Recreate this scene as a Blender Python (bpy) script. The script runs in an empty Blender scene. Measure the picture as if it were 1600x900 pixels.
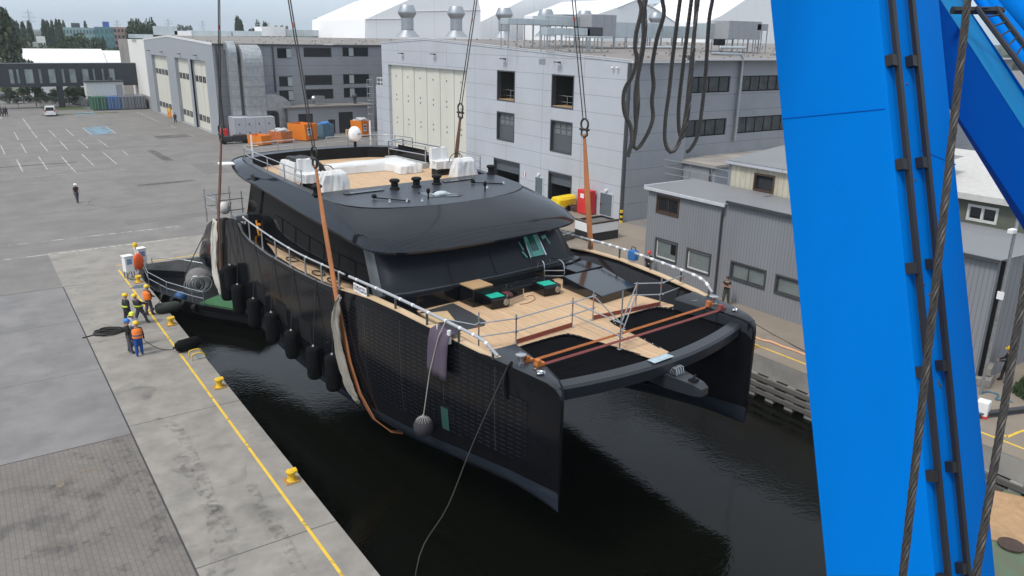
import bpy, bmesh, math, random
from mathutils import Vector, Matrix, Quaternion
random.seed(7)
SC = bpy.context.scene
COL = SC.collection
PI = math.pi

# ------------------------------------------------------------------ camera
CAMH = 15.2
FPX = 1224.09
PIT, ROL, YAW = [math.radians(a) for a in (17.67838, 0.92051, 34.8921)]
cf = Vector((math.sin(YAW)*math.cos(PIT), math.cos(YAW)*math.cos(PIT), -math.sin(PIT)))
_r = Vector((math.cos(YAW), -math.sin(YAW), 0.0)); _u = _r.cross(cf)
cr = _r*math.cos(ROL) + _u*math.sin(ROL)
cu = _u*math.cos(ROL) - _r*math.sin(ROL)
CAM = Vector((0, 0, CAMH))
cam_d = bpy.data.cameras.new('camera'); cam_o = bpy.data.objects.new('camera', cam_d); COL.objects.link(cam_o)
cam_d.sensor_width = 36.0; cam_d.lens = FPX/1600*36
cam_d.clip_start = 0.1; cam_d.clip_end = 20000
M3 = Matrix((cr, cu, -cf)).transposed()
cam_o.matrix_world = Matrix.Translation(CAM) @ M3.to_4x4()
SC.camera = cam_o
SC.render.resolution_x, SC.render.resolution_y = 1024, 576

# ------------------------------------------------------------------ world and sun
SUN_EL, SUN_AZ = math.radians(56), math.radians(262)      # azimuth from +Y clockwise
wd = bpy.data.worlds.new('World'); SC.world = wd; wd.use_nodes = True
wn, wl = wd.node_tree.nodes, wd.node_tree.links
wn.clear()
w_out = wn.new('ShaderNodeOutputWorld'); w_bg = wn.new('ShaderNodeBackground')
w_sky = wn.new('ShaderNodeTexSky'); w_sky.sky_type = 'NISHITA'; w_sky.sun_disc = False
w_sky.sun_elevation = SUN_EL; w_sky.sun_rotation = SUN_AZ
w_sky.air_density = 1.0; w_sky.dust_density = 2.0; w_sky.ozone_density = 2.5; w_sky.altitude = 10
# a thin even overcast mixed over the clear sky
w_tc = wn.new('ShaderNodeTexCoord'); w_map = wn.new('ShaderNodeMapping'); w_map.inputs['Scale'].default_value = (1.5, 1.5, 4.0)
w_nz = wn.new('ShaderNodeTexNoise'); w_nz.inputs['Scale'].default_value = 1.6; w_nz.inputs['Detail'].default_value = 5
w_rmp = wn.new('ShaderNodeValToRGB')
w_rmp.color_ramp.elements[0].position = 0.3; w_rmp.color_ramp.elements[0].color = (4.9, 5.6, 6.5, 1)
w_rmp.color_ramp.elements[1].position = 0.75; w_rmp.color_ramp.elements[1].color = (7.0, 7.5, 8.1, 1)
w_mix = wn.new('ShaderNodeMixRGB'); w_mix.inputs['Fac'].default_value = 0.72
wl.new(w_tc.outputs['Generated'], w_map.inputs['Vector']); wl.new(w_map.outputs['Vector'], w_nz.inputs['Vector'])
wl.new(w_nz.outputs['Fac'], w_rmp.inputs['Fac'])
w_sp = wn.new('ShaderNodeSeparateXYZ'); wl.new(w_tc.outputs['Generated'], w_sp.inputs[0])
w_el = wn.new('ShaderNodeValToRGB'); w_el.color_ramp.elements[0].position = 0.0; w_el.color_ramp.elements[0].color = (0.95, 1.02, 1.08, 1)
w_el.color_ramp.elements[1].position = 0.75; w_el.color_ramp.elements[1].color = (1.3, 1.24, 1.16, 1)     # overcast brightens towards the zenith
wl.new(w_sp.outputs['Z'], w_el.inputs['Fac'])
w_mul = wn.new('ShaderNodeMixRGB'); w_mul.blend_type = 'MULTIPLY'; w_mul.inputs['Fac'].default_value = 1
wl.new(w_rmp.outputs['Color'], w_mul.inputs['Color1']); wl.new(w_el.outputs['Color'], w_mul.inputs['Color2'])
wl.new(w_sky.outputs['Color'], w_mix.inputs['Color1']); wl.new(w_mul.outputs['Color'], w_mix.inputs['Color2'])
wl.new(w_mix.outputs['Color'], w_bg.inputs['Color']); w_bg.inputs['Strength'].default_value = 0.135
wl.new(w_bg.outputs['Background'], w_out.inputs['Surface'])
sun_d = bpy.data.lights.new('sun', 'SUN'); sun_o = bpy.data.objects.new('sun', sun_d); COL.objects.link(sun_o)
sun_d.energy = 2.2; sun_d.angle = math.radians(14); sun_d.color = (1.0, 0.96, 0.9)
sdir = Vector((math.sin(SUN_AZ)*math.cos(SUN_EL), math.cos(SUN_AZ)*math.cos(SUN_EL), math.sin(SUN_EL)))
sun_o.rotation_euler = sdir.to_track_quat('Z', 'Y').to_euler(); sun_o.location = (0, 0, 80)
SC.view_settings.view_transform = 'Standard'; SC.view_settings.look = 'None'
SC.view_settings.exposure = 0.1; SC.view_settings.gamma = 1.0
SC.view_settings.use_curve_mapping = False

# ------------------------------------------------------------------ survey helpers (photo point -> place on the ground or on a wall)
def ray(x, y): return cf + cr*((x-800)/FPX) - cu*((y-450)/FPX)
def G(x, y, z=0.0):
    d = ray(x, y); return CAM + d*((z-CAMH)/d.z)
def GX(x, y, X):
    d = ray(x, y); return CAM + d*(X/d.x)
def GY(x, y, Y):
    d = ray(x, y); return CAM + d*(Y/d.y)
def GD(x, y, depth): return CAM + ray(x, y)*depth

# ------------------------------------------------------------------ object helpers
def lin(c):
    c = c/255.0
    return c/12.92 if c <= 0.04045 else ((c+0.055)/1.055)**2.4
def rgb(r, g, b): return (lin(r), lin(g), lin(b), 1.0)

def put(o, label=None, cat=None, group=None, kind=None):
    if label: o['label'] = label
    if cat: o['category'] = cat
    if group: o['group'] = group
    if kind: o['kind'] = kind
    return o
def thing(name, label, cat, loc=(0, 0, 0), rz=0.0, group=None):
    o = bpy.data.objects.new(name, None); COL.objects.link(o)
    o.empty_display_size = 0.3
    o.location = loc; o.rotation_euler = (0, 0, rz)
    return put(o, label, cat, group)

class MB:
    """collects faces and links them as one mesh object"""
    def __init__(s): s.v = []; s.f = []; s.m = []
    def add(s, vs, fs, mi=0):
        b = len(s.v); s.v += [tuple(v) for v in vs]
        for f in fs: s.f.append(tuple(i+b for i in f)); s.m.append(mi)
        return s
    def poly(s, pts, mi=0): return s.add(pts, [tuple(range(len(pts)))], mi)
    def box(s, a, b, mi=0, M=None):
        x0, y0, z0 = a; x1, y1, z1 = b
        vs = [Vector(p) for p in ((x0,y0,z0),(x1,y0,z0),(x1,y1,z0),(x0,y1,z0),(x0,y0,z1),(x1,y0,z1),(x1,y1,z1),(x0,y1,z1))]
        if M is not None: vs = [M @ v for v in vs]
        return s.add(vs, [(0,3,2,1),(4,5,6,7),(0,1,5,4),(1,2,6,5),(2,3,7,6),(3,0,4,7)], mi)
    def cbox(s, c, d, mi=0, M=None):
        return s.box([c[i]-d[i]/2 for i in range(3)], [c[i]+d[i]/2 for i in range(3)], mi, M)
    def prism(s, pts, z0, z1, mi=0):
        n = len(pts)
        vs = [(p[0], p[1], z0) for p in pts] + [(p[0], p[1], z1) for p in pts]
        ar = sum(pts[i][0]*pts[(i+1) % n][1]-pts[(i+1) % n][0]*pts[i][1] for i in range(n))
        fs = [tuple(range(n))[::-1], tuple(range(n, 2*n))] + [(i, (i+1) % n, n+(i+1) % n, n+i) for i in range(n)]
        if ar < 0: fs = [f[::-1] for f in fs]
        return s.add(vs, fs, mi)
    def cyl(s, p0, p1, r0, r1=None, n=10, mi=0, caps=True):
        r1 = r0 if r1 is None else r1
        return s.tube([p0, p1], [r0, r1], n, mi, caps)
    def tube(s, path, r, n=8, mi=0, caps=True, closed=False):
        P = [Vector(p) for p in path]; k = len(P)
        R = r if isinstance(r, (list, tuple)) else [r]*k
        t0 = (P[1]-P[0]).normalized()
        up = Vector((0, 0, 1)) if abs(t0.z) < 0.9 else Vector((1, 0, 0))
        nrm = t0.cross(up).normalized(); vs = []; prev = t0
        for i in range(k):
            if closed: t = P[(i+1) % k]-P[i-1]
            elif i == 0: t = P[1]-P[0]
            elif i == k-1: t = P[-1]-P[-2]
            else: t = (P[i+1]-P[i]).normalized()+(P[i]-P[i-1]).normalized()
            t = t.normalized() if t.length > 1e-9 else prev
            q = prev.rotation_difference(t); nrm = (q @ nrm).normalized(); prev = t
            bn = t.cross(nrm)
            for j in range(n):
                a = 2*PI*j/n; vs.append(P[i]+(nrm*math.cos(a)+bn*math.sin(a))*R[i])
        fs = []
        for i in range(k if closed else k-1):
            i2 = (i+1) % k
            for j in range(n): fs.append((i*n+j, i*n+(j+1) % n, i2*n+(j+1) % n, i2*n+j))
        if caps and not closed: fs.append(tuple(range(n))[::-1]); fs.append(tuple(range((k-1)*n, k*n)))
        return s.add(vs, fs, mi)
    def lathe(s, prof, c=(0, 0, 0), n=20, mi=0, M=None):
        vs = []; k = len(prof)
        for r, z in prof:
            for j in range(n):
                a = 2*PI*j/n; p = Vector((r*math.cos(a), r*math.sin(a), z))
                vs.append((M @ p if M is not None else p)+Vector(c))
        fs = [(i*n+j, i*n+(j+1) % n, (i+1)*n+(j+1) % n, (i+1)*n+j) for i in range(k-1) for j in range(n)]
        if prof[0][0] > 1e-6: fs.append(tuple(range(n))[::-1])
        if prof[-1][0] > 1e-6: fs.append(tuple(range((k-1)*n, k*n)))
        return s.add(vs, fs, mi)
    def ell(s, c, r, n=12, m=8, mi=0, M=None):
        prof = [(max(1e-7, math.sin(PI*i/m)), -math.cos(PI*i/m)) for i in range(m+1)]
        S = Matrix.Diagonal((r[0], r[1], r[2])) if hasattr(r, '__len__') else Matrix.Diagonal((r, r, r))
        MM = (M.to_3x3() @ S) if M is not None else S
        return s.lathe(prof, c, n, mi, MM)
    def loft(s, rings, closed=True, mi=0, cap0=False, cap1=False):
        n = len(rings[0]); vs = [p for r in rings for p in r]; fs = []
        for i in range(len(rings)-1):
            for j in range(n if closed else n-1):
                fs.append((i*n+j, i*n+(j+1) % n, (i+1)*n+(j+1) % n, (i+1)*n+j))
        if cap0: fs.append(tuple(range(n))[::-1])
        if cap1: fs.append(tuple(range((len(rings)-1)*n, len(rings)*n)))
        return s.add(vs, fs, mi)
    def build(s, name, mats, parent=None, smooth=None, bevel=0.0, fix=True, sub=0):
        me = bpy.data.meshes.new(name); me.from_pydata(s.v, [], s.f)
        for m in (mats if isinstance(mats, (list, tuple)) else [mats]): me.materials.append(m)
        me.polygons.foreach_set('material_index', s.m)
        if fix:
            bm = bmesh.new(); bm.from_mesh(me)
            bmesh.ops.remove_doubles(bm, verts=bm.verts, dist=1e-5)
            bmesh.ops.recalc_face_normals(bm, faces=bm.faces)
            bm.to_mesh(me); bm.free()
        me.update()
        if smooth is not None:
            me.polygons.foreach_set('use_smooth', [True]*len(me.polygons))
            me.set_sharp_from_angle(angle=math.radians(smooth))
        o = bpy.data.objects.new(name, me); COL.objects.link(o)
        if parent is not None: o.parent = parent
        if bevel:
            b = o.modifiers.new('bevel', 'BEVEL'); b.width = bevel; b.segments = 2; b.limit_method = 'ANGLE'; b.angle_limit = math.radians(40)
        if sub:
            b = o.modifiers.new('sub', 'SUBSURF'); b.levels = sub; b.render_levels = sub
        return o

def dup(root, loc=None, rz=None, label=None):
    r = root.copy(); COL.objects.link(r)
    if loc is not None: r.location = loc
    if rz is not None: r.rotation_euler = (0, 0, rz)
    if label: r['label'] = label
    for ch in root.children:
        c = ch.copy(); COL.objects.link(c); c.parent = r
        for g in ch.children:
            d = g.copy(); COL.objects.link(d); d.parent = c
    return r

def catmull(P, k=6, closed=False):
    P = [Vector(p) for p in P]; n = len(P); out = []
    for i in range(n if closed else n-1):
        a = P[(i-1) % n] if (closed or i > 0) else P[0]*2-P[1]
        b, c = P[i], P[(i+1) % n]
        d = P[(i+2) % n] if (closed or i < n-2) else P[-1]*2-P[-2]
        for j in range(k):
            t = j/k
            out.append(0.5*((2*b)+(c-a)*t+(2*a-5*b+4*c-d)*t*t+(3*b-a-3*c+d)*t**3))
    if not closed: out.append(P[-1])
    return out
def interp(tab, x):
    if x <= tab[0][0]: return tab[0][1:]
    for a, b in zip(tab, tab[1:]):
        if x <= b[0]:
            t = (x-a[0])/(b[0]-a[0]); return tuple(p+(q-p)*t for p, q in zip(a[1:], b[1:]))
    return tab[-1][1:]

# ------------------------------------------------------------------ materials
MATS = {}
def mat(name, c, rough=0.6, metal=0.0, var=0.12, scale=3.0, bump=0.0, bscale=40.0, spec=0.5, coat=0.0, dirt=None, dscale=0.6, damt=0.5, stretch=(1, 1, 1), obj=True):
    if name in MATS: return MATS[name]
    m = bpy.data.materials.new(name); m.use_nodes = True
    nt = m.node_tree; N, L = nt.nodes, nt.links
    bs = N['Principled BSDF']
    if len(c) == 3: c = (*c, 1)
    bs.inputs['Roughness'].default_value = rough; bs.inputs['Metallic'].default_value = metal
    bs.inputs['Specular IOR Level'].default_value = spec
    bs.inputs['Coat Weight'].default_value = coat; bs.inputs['Coat Roughness'].default_value = 0.08
    tc = N.new('ShaderNodeTexCoord'); mp = N.new('ShaderNodeMapping'); mp.inputs['Scale'].default_value = stretch
    L.new(tc.outputs['Object'], mp.inputs['Vector'])
    nz = N.new('ShaderNodeTexNoise'); nz.inputs['Scale'].default_value = scale; nz.inputs['Detail'].default_value = 6; nz.inputs['Roughness'].default_value = 0.6
    L.new(mp.outputs['Vector'], nz.inputs['Vector'])
    rp = N.new('ShaderNodeValToRGB')
    rp.color_ramp.elements[0].position = 0.25; rp.color_ramp.elements[1].position = 0.75
    rp.color_ramp.elements[0].color = tuple(x*(1-var) for x in c[:3])+(1,)
    rp.color_ramp.elements[1].color = tuple(min(1, x*(1+var)) for x in c[:3])+(1,)
    L.new(nz.outputs['Fac'], rp.inputs['Fac'])
    out = rp.outputs['Color']
    if dirt is not None:
        n2 = N.new('ShaderNodeTexNoise'); n2.inputs['Scale'].default_value = dscale; n2.inputs['Detail'].default_value = 8; n2.inputs['Roughness'].default_value = 0.7
        L.new(mp.outputs['Vector'], n2.inputs['Vector'])
        r2 = N.new('ShaderNodeValToRGB'); r2.color_ramp.elements[0].position = 0.48; r2.color_ramp.elements[1].position = 0.72
        r2.color_ramp.elements[1].color = (damt, damt, damt, 1)
        r2.color_ramp.elements[0].color = (0, 0, 0, 1)
        L.new(n2.outputs['Fac'], r2.inputs['Fac'])
        mx = N.new('ShaderNodeMixRGB'); mx.inputs['Color2'].default_value = (*dirt[:3], 1)
        L.new(r2.outputs['Color'], mx.inputs['Fac']); L.new(out, mx.inputs['Color1']); out = mx.outputs['Color']
    L.new(out, bs.inputs['Base Color'])
    # a little variation of gloss
    mr = N.new('ShaderNodeMapRange'); mr.inputs['To Min'].default_value = max(0.02, rough*0.85); mr.inputs['To Max'].default_value = min(1, rough*1.15)
    L.new(nz.outputs['Fac'], mr.inputs['Value']); L.new(mr.outputs['Result'], bs.inputs['Roughness'])
    if bump:
        nb = N.new('ShaderNodeTexNoise'); nb.inputs['Scale'].default_value = bscale; nb.inputs['Detail'].default_value = 4
        L.new(mp.outputs['Vector'], nb.inputs['Vector'])
        bp = N.new('ShaderNodeBump'); bp.inputs['Strength'].default_value = bump; bp.inputs['Distance'].default_value = 0.02
        L.new(nb.outputs['Fac'], bp.inputs['Height']); L.new(bp.outputs['Normal'], bs.inputs['Normal'])
    MATS[name] = m
    m['_base'] = 0
    return m

def stripes(m, axis, period, width, color=None, bump=0.0, fac=0.6, profile='line'):
    """adds thin lines (panel seams, ribs) across one object axis to an existing material"""
    nt = m.node_tree; N, L = nt.nodes, nt.links; bs = N['Principled BSDF']
    tc = N.new('ShaderNodeTexCoord'); sp = N.new('ShaderNodeSeparateXYZ'); L.new(tc.outputs['Object'], sp.inputs[0])
    dv = N.new('ShaderNodeMath'); dv.operation = 'DIVIDE'; dv.inputs[1].default_value = period; L.new(sp.outputs[axis], dv.inputs[0])
    fr = N.new('ShaderNodeMath'); fr.operation = 'FRACT'; L.new(dv.outputs[0], fr.inputs[0])
    if profile == 'line':
        lt = N.new('ShaderNodeMath'); lt.operation = 'LESS_THAN'; lt.inputs[1].default_value = width/period; L.new(fr.outputs[0], lt.inputs[0])
    else:
        a = N.new('ShaderNodeMath'); a.operation = 'MULTIPLY'; a.inputs[1].default_value = 2*PI; L.new(fr.outputs[0], a.inputs[0])
        lt = N.new('ShaderNodeMath'); lt.operation = 'SINE'; L.new(a.outputs[0], lt.inputs[0])
    if color is not None:
        src = bs.inputs['Base Color'].links[0].from_socket
        mx = N.new('ShaderNodeMixRGB'); mx.inputs['Color2'].default_value = (*color[:3], 1)
        sc = N.new('ShaderNodeMath'); sc.operation = 'MULTIPLY'; sc.inputs[1].default_value = fac; sc.use_clamp = True; L.new(lt.outputs[0], sc.inputs[0])
        L.new(sc.outputs[0], mx.inputs['Fac']); L.new(src, mx.inputs['Color1']); L.new(mx.outputs['Color'], bs.inputs['Base Color'])
    if bump:
        bp = N.new('ShaderNodeBump'); bp.inputs['Strength'].default_value = 1.0; bp.inputs['Distance'].default_value = bump
        L.new(lt.outputs[0], bp.inputs['Height'])
        if bs.inputs['Normal'].is_linked: L.new(bs.inputs['Normal'].links[0].from_socket, bp.inputs['Normal'])
        L.new(bp.outputs['Normal'], bs.inputs['Normal'])
    return m

black = mat('black_gloss', (0.006, 0.0065, 0.008), 0.14, coat=0.12, var=0.1, spec=0.3)
blackm = mat('black_matt', (0.008, 0.008, 0.009), 0.7, spec=0.2)
steel = mat('stainless', (0.55, 0.56, 0.58), 0.25, 1.0, var=0.08)
galv = mat('galvanised', (0.42, 0.44, 0.46), 0.42, 0.85, var=0.25, scale=9)
white = mat('white_paint', (0.78, 0.78, 0.78), 0.45, var=0.05, dirt=(0.45, 0.43, 0.4), damt=0.25)
dgrey = mat('dark_grey_metal', (0.055, 0.06, 0.066), 0.45, var=0.15)
yellow = mat('yellow_paint', (0.75, 0.48, 0.02), 0.5, var=0.1, dirt=(0.25, 0.1, 0.03), dscale=6, damt=0.5)
rubber = mat('black_rubber', (0.012, 0.012, 0.013), 0.65, bump=0.2, spec=0.2)
glassd = mat('dark_window_glass', (0.018, 0.022, 0.026), 0.06, var=0.3, scale=0.8, spec=0.6)
rope_m = mat('dark_rope', (0.03, 0.028, 0.026), 0.85, bump=0.5, bscale=60)
# ================================================================== SETTING
WATER_Z = -2.2
QX, RX, BY = 8.05, 31.6, 56.9        # left quay edge, right quay edge, back edge of the basin
asphalt = mat('yard_asphalt', (0.19, 0.178, 0.166), 0.85, var=0.2, scale=0.4, bump=0.25, bscale=30, dirt=(0.13, 0.123, 0.117), dscale=0.16, damt=0.7)
concrete = mat('quay_concrete', (0.27, 0.25, 0.222), 0.85, var=0.2, scale=0.9, bump=0.25, bscale=25, dirt=(0.155, 0.15, 0.143), dscale=0.55, damt=0.75)
stripes(concrete, 1, 10.7, 0.05, (0.06, 0.06, 0.06), fac=0.8)
conc_wall = mat('basin_wall_concrete', (0.27, 0.265, 0.255), 0.9, var=0.25, scale=1.2, bump=0.3, dirt=(0.07, 0.07, 0.06), dscale=0.8, damt=0.8)

def sheet(name, quads, z, m, label=None):
    b = MB()
    for q in quads: b.poly([(p[0], p[1], z) for p in q])
    o = b.build(name, m); return put(o, kind='structure')
def rect(x0, y0, x1, y1): return [(x0, y0), (x1, y0), (x1, y1), (x0, y1)]
FAR = 7000
sheet('ground', [rect(-FAR, -300, QX, BY), rect(-FAR, BY, FAR, FAR), rect(RX, -300, FAR, BY), rect(QX, -300, RX, -60)], 0, asphalt)
slab = mat('smooth_slab_concrete', (0.205, 0.195, 0.19), 0.7, var=0.2, scale=0.5, dirt=(0.125, 0.122, 0.122), dscale=0.33, damt=0.8)
stripes(slab, 1, 7.8, 0.05, (0.06, 0.06, 0.06), fac=0.7)
sheet('slab', [rect(-14, 31.4, 3.57, 54.0)], 0.004, slab)
sheet('quay', [rect(3.61, -40, QX, BY), rect(3.61, BY, RX+3, 63.5)], 0.004, concrete)
conc2 = mat('right_quay_concrete', (0.24, 0.2, 0.16), 0.85, var=0.15, scale=0.4, bump=0.2, dirt=(0.2, 0.17, 0.15), dscale=0.3, damt=0.5)
sheet('right_quay', [rect(RX, -40, 46.4, BY)], 0.004, conc2)
# block pavers on the near left
pav = mat('block_pavers', (0.185, 0.167, 0.15), 0.85, var=0.15, scale=0.5, bump=0.15, dirt=(0.13, 0.125, 0.12), dscale=0.35, damt=0.6)
nt = pav.node_tree; N, L = nt.nodes, nt.links; bs = N['Principled BSDF']
tc = N.new('ShaderNodeTexCoord'); br = N.new('ShaderNodeTexBrick')
br.inputs['Scale'].default_value = 1.0; br.inputs['Brick Width'].default_value = 0.34; br.inputs['Row Height'].default_value = 0.17
br.inputs['Mortar Size'].default_value = 0.016; br.inputs['Color1'].default_value = (1, 1, 1, 1); br.inputs['Color2'].default_value = (0.9, 0.9, 0.9, 1); br.inputs['Mortar'].default_value = (0.74, 0.74, 0.74, 1)
mpn = N.new('ShaderNodeMapping'); mpn.inputs['Rotation'].default_value = (0, 0, PI/2); L.new(tc.outputs['Object'], mpn.inputs['Vector']); L.new(mpn.outputs['Vector'], br.inputs['Vector'])
src = bs.inputs['Base Color'].links[0].from_socket; mx = N.new('ShaderNodeMixRGB'); mx.blend_type = 'MULTIPLY'; mx.inputs['Fac'].default_value = 1
L.new(src, mx.inputs['Color1']); L.new(br.outputs['Color'], mx.inputs['Color2']); L.new(mx.outputs['Color'], bs.inputs['Base Color'])
sheet('paving', [rect(-25, -40, 3.57, 31.35)], 0.004, pav)
# dark joints
tar = mat('joint_tar', (0.05, 0.05, 0.05), 0.9)
sheet('joint', [rect(3.57, -40, 3.63, 54), rect(-14, 31.35, 3.57, 31.40), rect(-14, 54.0, 5.5, 54.06)], 0.008, tar)
# grass and rough ground beyond the gate
grass = mat('grass_ground', (0.075, 0.1, 0.035), 0.95, var=0.4, scale=0.05, dirt=(0.16, 0.14, 0.09), dscale=0.02, damt=0.6)
sheet('field', [rect(-FAR, 232, 26, FAR), rect(26, 320, FAR, FAR)], 0.03, grass)
v1 = [(-9, 196), (22, 196), (22, 203), (-9, 203)]
sheet('verge', [[(12.6, 173.5), (26, 174), (26, 176), (12.8, 175.5)], [(14, 184), (21.6, 184), (21.6, 193), (14.2, 193)]], 0.012, grass)

# tyre tracks: rubber left on the concrete
def alpha_mat(name, c, lo, hi, scale, stretch=(1, 1, 1), amt=1.0, rough=0.9):
    m = mat(name, c, rough); nt = m.node_tree; N, L = nt.nodes, nt.links; bs = N['Principled BSDF']
    tc = N.new('ShaderNodeTexCoord'); mp = N.new('ShaderNodeMapping'); mp.inputs['Scale'].default_value = stretch
    L.new(tc.outputs['Object'], mp.inputs[0]); nz = N.new('ShaderNodeTexNoise'); nz.inputs['Scale'].default_value = scale; nz.inputs['Detail'].default_value = 6
    L.new(mp.outputs[0], nz.inputs['Vector']); mr = N.new('ShaderNodeMapRange'); mr.inputs[1].default_value = lo; mr.inputs[2].default_value = hi; mr.inputs[4].default_value = amt
    L.new(nz.outputs['Fac'], mr.inputs[0]); L.new(mr.outputs[0], bs.inputs['Alpha']); return m
tyre = alpha_mat('tyre_rubber_marks', (0.085, 0.085, 0.09), 0.46, 0.72, 3.5, amt=0.45)
def band(b, path, w, step=True):
    P = catmull([(p[0], p[1], 0) for p in path], 40)
    for i in range(len(P)-1):
        t = (P[i+1]-P[i]).normalized(); n = Vector((-t.y, t.x, 0))*w/2
        q = P[i]+(P[i+1]-P[i])*(0.7 if step else 1.0)
        b.poly([P[i]-n, q-n, q+n, P[i]+n])
b = MB()
def gp(*pts): return [G(x/2.647, 560+y/2.647) for x, y in pts]
band(b, gp((640, 250), (740, 300), (800, 420), (860, 560), (890, 700), (900, 830), (870, 900)), 0.45)
band(b, gp((730, 400), (830, 540), (940, 680), (960, 820), (930, 900)), 0.4)
band(b, gp((480, 330), (540, 420), (640, 560), (660, 720), (600, 830), (480, 880)), 0.42)
band(b, gp((260, 395), (420, 420), (520, 500), (560, 560)), 0.35)
band(b, gp((60, 830), (200, 800), (360, 770), (480, 700)), 0.4)
band(b, gp((1040, 520), (1080, 620), (1180, 760), (1240, 880)), 0.4)
put(b.build('tyre_mark', tyre), kind='structure').location.z = 0.010
dust = alpha_mat('pale_sand_dust', (0.3, 0.24, 0.18), 0.46, 0.62, 1.3, amt=0.6)
b = MB(); band(b, gp((420, 455), (300, 480), (235, 550), (260, 610), (390, 630)), 0.25, False); band(b, gp((150, 790), (210, 775), (250, 800)), 0.5, False); band(b, gp((270, 900), (310, 870), (340, 890)), 0.4, False)
put(b.build('sand_trace', dust), kind='structure').location.z = 0.012
oil = alpha_mat('oil_stain', (0.05, 0.05, 0.052), 0.48, 0.85, 0.7, amt=0.4)
b = MB()
for x, y, r in ((210, 690, 1.6), (575, 150, 0.7), (60, 640, 1.4), (330, 575, 1.2), (900, 440, 1.3), (1050, 660, 1.2), (760, 720, 1.3)):
    c = gp((x, y))[0]; b.poly([(c.x+r*math.cos(a)*(1+.3*math.sin(3*a)), c.y+r*1.3*math.sin(a), 0) for a in [i*PI/10 for i in range(20)]])
put(b.build('oil_stain', oil), kind='structure').location.z = 0.0065

# painted markings
wpaint = alpha_mat('worn_white_paint', (0.55, 0.55, 0.53), 0.34, 0.56, 2.5)
ypaint = alpha_mat('worn_yellow_paint', (0.72, 0.47, 0.05), 0.29, 0.43, 1.6)
bpaint = alpha_mat('worn_blue_paint', (0.22, 0.36, 0.47), 0.34, 0.52, 0.8, amt=0.75)
def line(b, p, q, w):
    p, q = Vector((p[0], p[1], 0)), Vector((q[0], q[1], 0)); t = (q-p).normalized(); n = Vector((-t.y, t.x, 0))*w/2
    k = max(1, int((q-p).length/3))
    for i in range(k):
        a, c = p+(q-p)*(i/k), p+(q-p)*((i+1)/k); b.poly([a-n, c-n, c+n, a+n])
b = MB(); S45 = lambda x, y: G(x/4.5, 140+y/4.5)
for s in ((100,300,130,352),(222,292,262,340),(343,284,392,333),(462,276,518,326),(580,267,640,317),(742,258,815,307),(5,390,33,455),(148,380,184,444),(282,370,335,433),(420,362,478,423),(550,354,618,411),(680,346,760,402),(117,492,160,576),(270,470,332,560),(427,465,533,583),(577,455,657,532),(725,443,820,522),(865,433,900,462),(160,203,218,283),(0,190,10,208),(320,178,330,190),(415,168,432,186),(513,165,535,180),(660,160,676,173)):
    line(b, S45(s[0], s[1]), S45(s[2], s[3]), 0.125)
line(b, G(214, 175), G(247.5, 190), 0.16); line(b, G(267, 196), G(275, 200), 0.14)
line(b, G(0, 280.4), G(200, 264.5), 0.1)
line(b, G(0, 385), G(280, 353.5), 0.13); line(b, G(0, 407), G(290, 371), 0.13)
line(b, G(0, 270), G(118, 259.5), 0.08); line(b, G(0, 232), G(160, 223), 0.07)
put(b.build('parking_line', wpaint), kind='structure').location.z = 0.006
b = MB(); b.poly([S45(*p) for p in ((590,270),(745,258),(802,305),(643,320))]); b.poly([S45(*p) for p in ((525,163),(655,157),(668,172),(540,180))])
put(b.build('blue_bay', bpaint), kind='structure').location.z = 0.005
b = MB(); line(b, (7.12, -30), (7.12, 56.3), 0.105); line(b, (7.12, 57.5), (31, 57.5), 0.12); line(b, (32.6, 0), (32.6, 50), 0.12)
put(b.build('yellow_line', ypaint), kind='structure').location.z = 0.009

# old repair patches and gullies in the yard
patch = alpha_mat('asphalt_patch', (0.115, 0.11, 0.105), 0.25, 0.6, 0.5, amt=0.55); patch_l = alpha_mat('pale_asphalt_patch', (0.26, 0.245, 0.23), 0.25, 0.6, 0.4, amt=0.5)
for m_, pl_, zz in ((patch, ((-3, 78, 2.5, 7), (14, 88, 6, 1.4), (20, 104, 1.2, 12), (2, 108, 9, 1.1), (24, 128, 5, 4)), .0052), (patch_l, ((10, 70, 9, 2.2), (22, 92, 3, 9), (-4, 98, 4, 3), (12, 120, 12, 1.0)), .0048)):
    b = MB()
    for x, y, w, h in pl_: b.poly([(x, y, 0), (x+w, y+.4, 0), (x+w-.2, y+h, 0), (x+.1, y+h-.3, 0)])
    put(b.build('asphalt_patch', m_), kind='structure').location.z = zz
crack = alpha_mat('crack_filler', (0.05, 0.05, 0.05), 0.4, 0.5, 2.0, amt=0.7); b = MB(); rnd = random.Random(12)
for k in range(9):
    p = Vector((rnd.uniform(-6, 26), rnd.uniform(66, 120), 0)) if k < 6 else Vector((rnd.uniform(4, 6.5), rnd.uniform(20, 50), 0)); a = rnd.uniform(0, 6.3)
    for j in range(9 if k < 6 else 5): a += rnd.uniform(-.5, .5); q = p+Vector((math.cos(a), math.sin(a), 0))*rnd.uniform(.5, 1.6)*(1 if k < 6 else .5); line(b, p, q, .05 if k < 6 else .025); p = q
put(b.build('crack', crack), kind='structure').location.z = .0105
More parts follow.
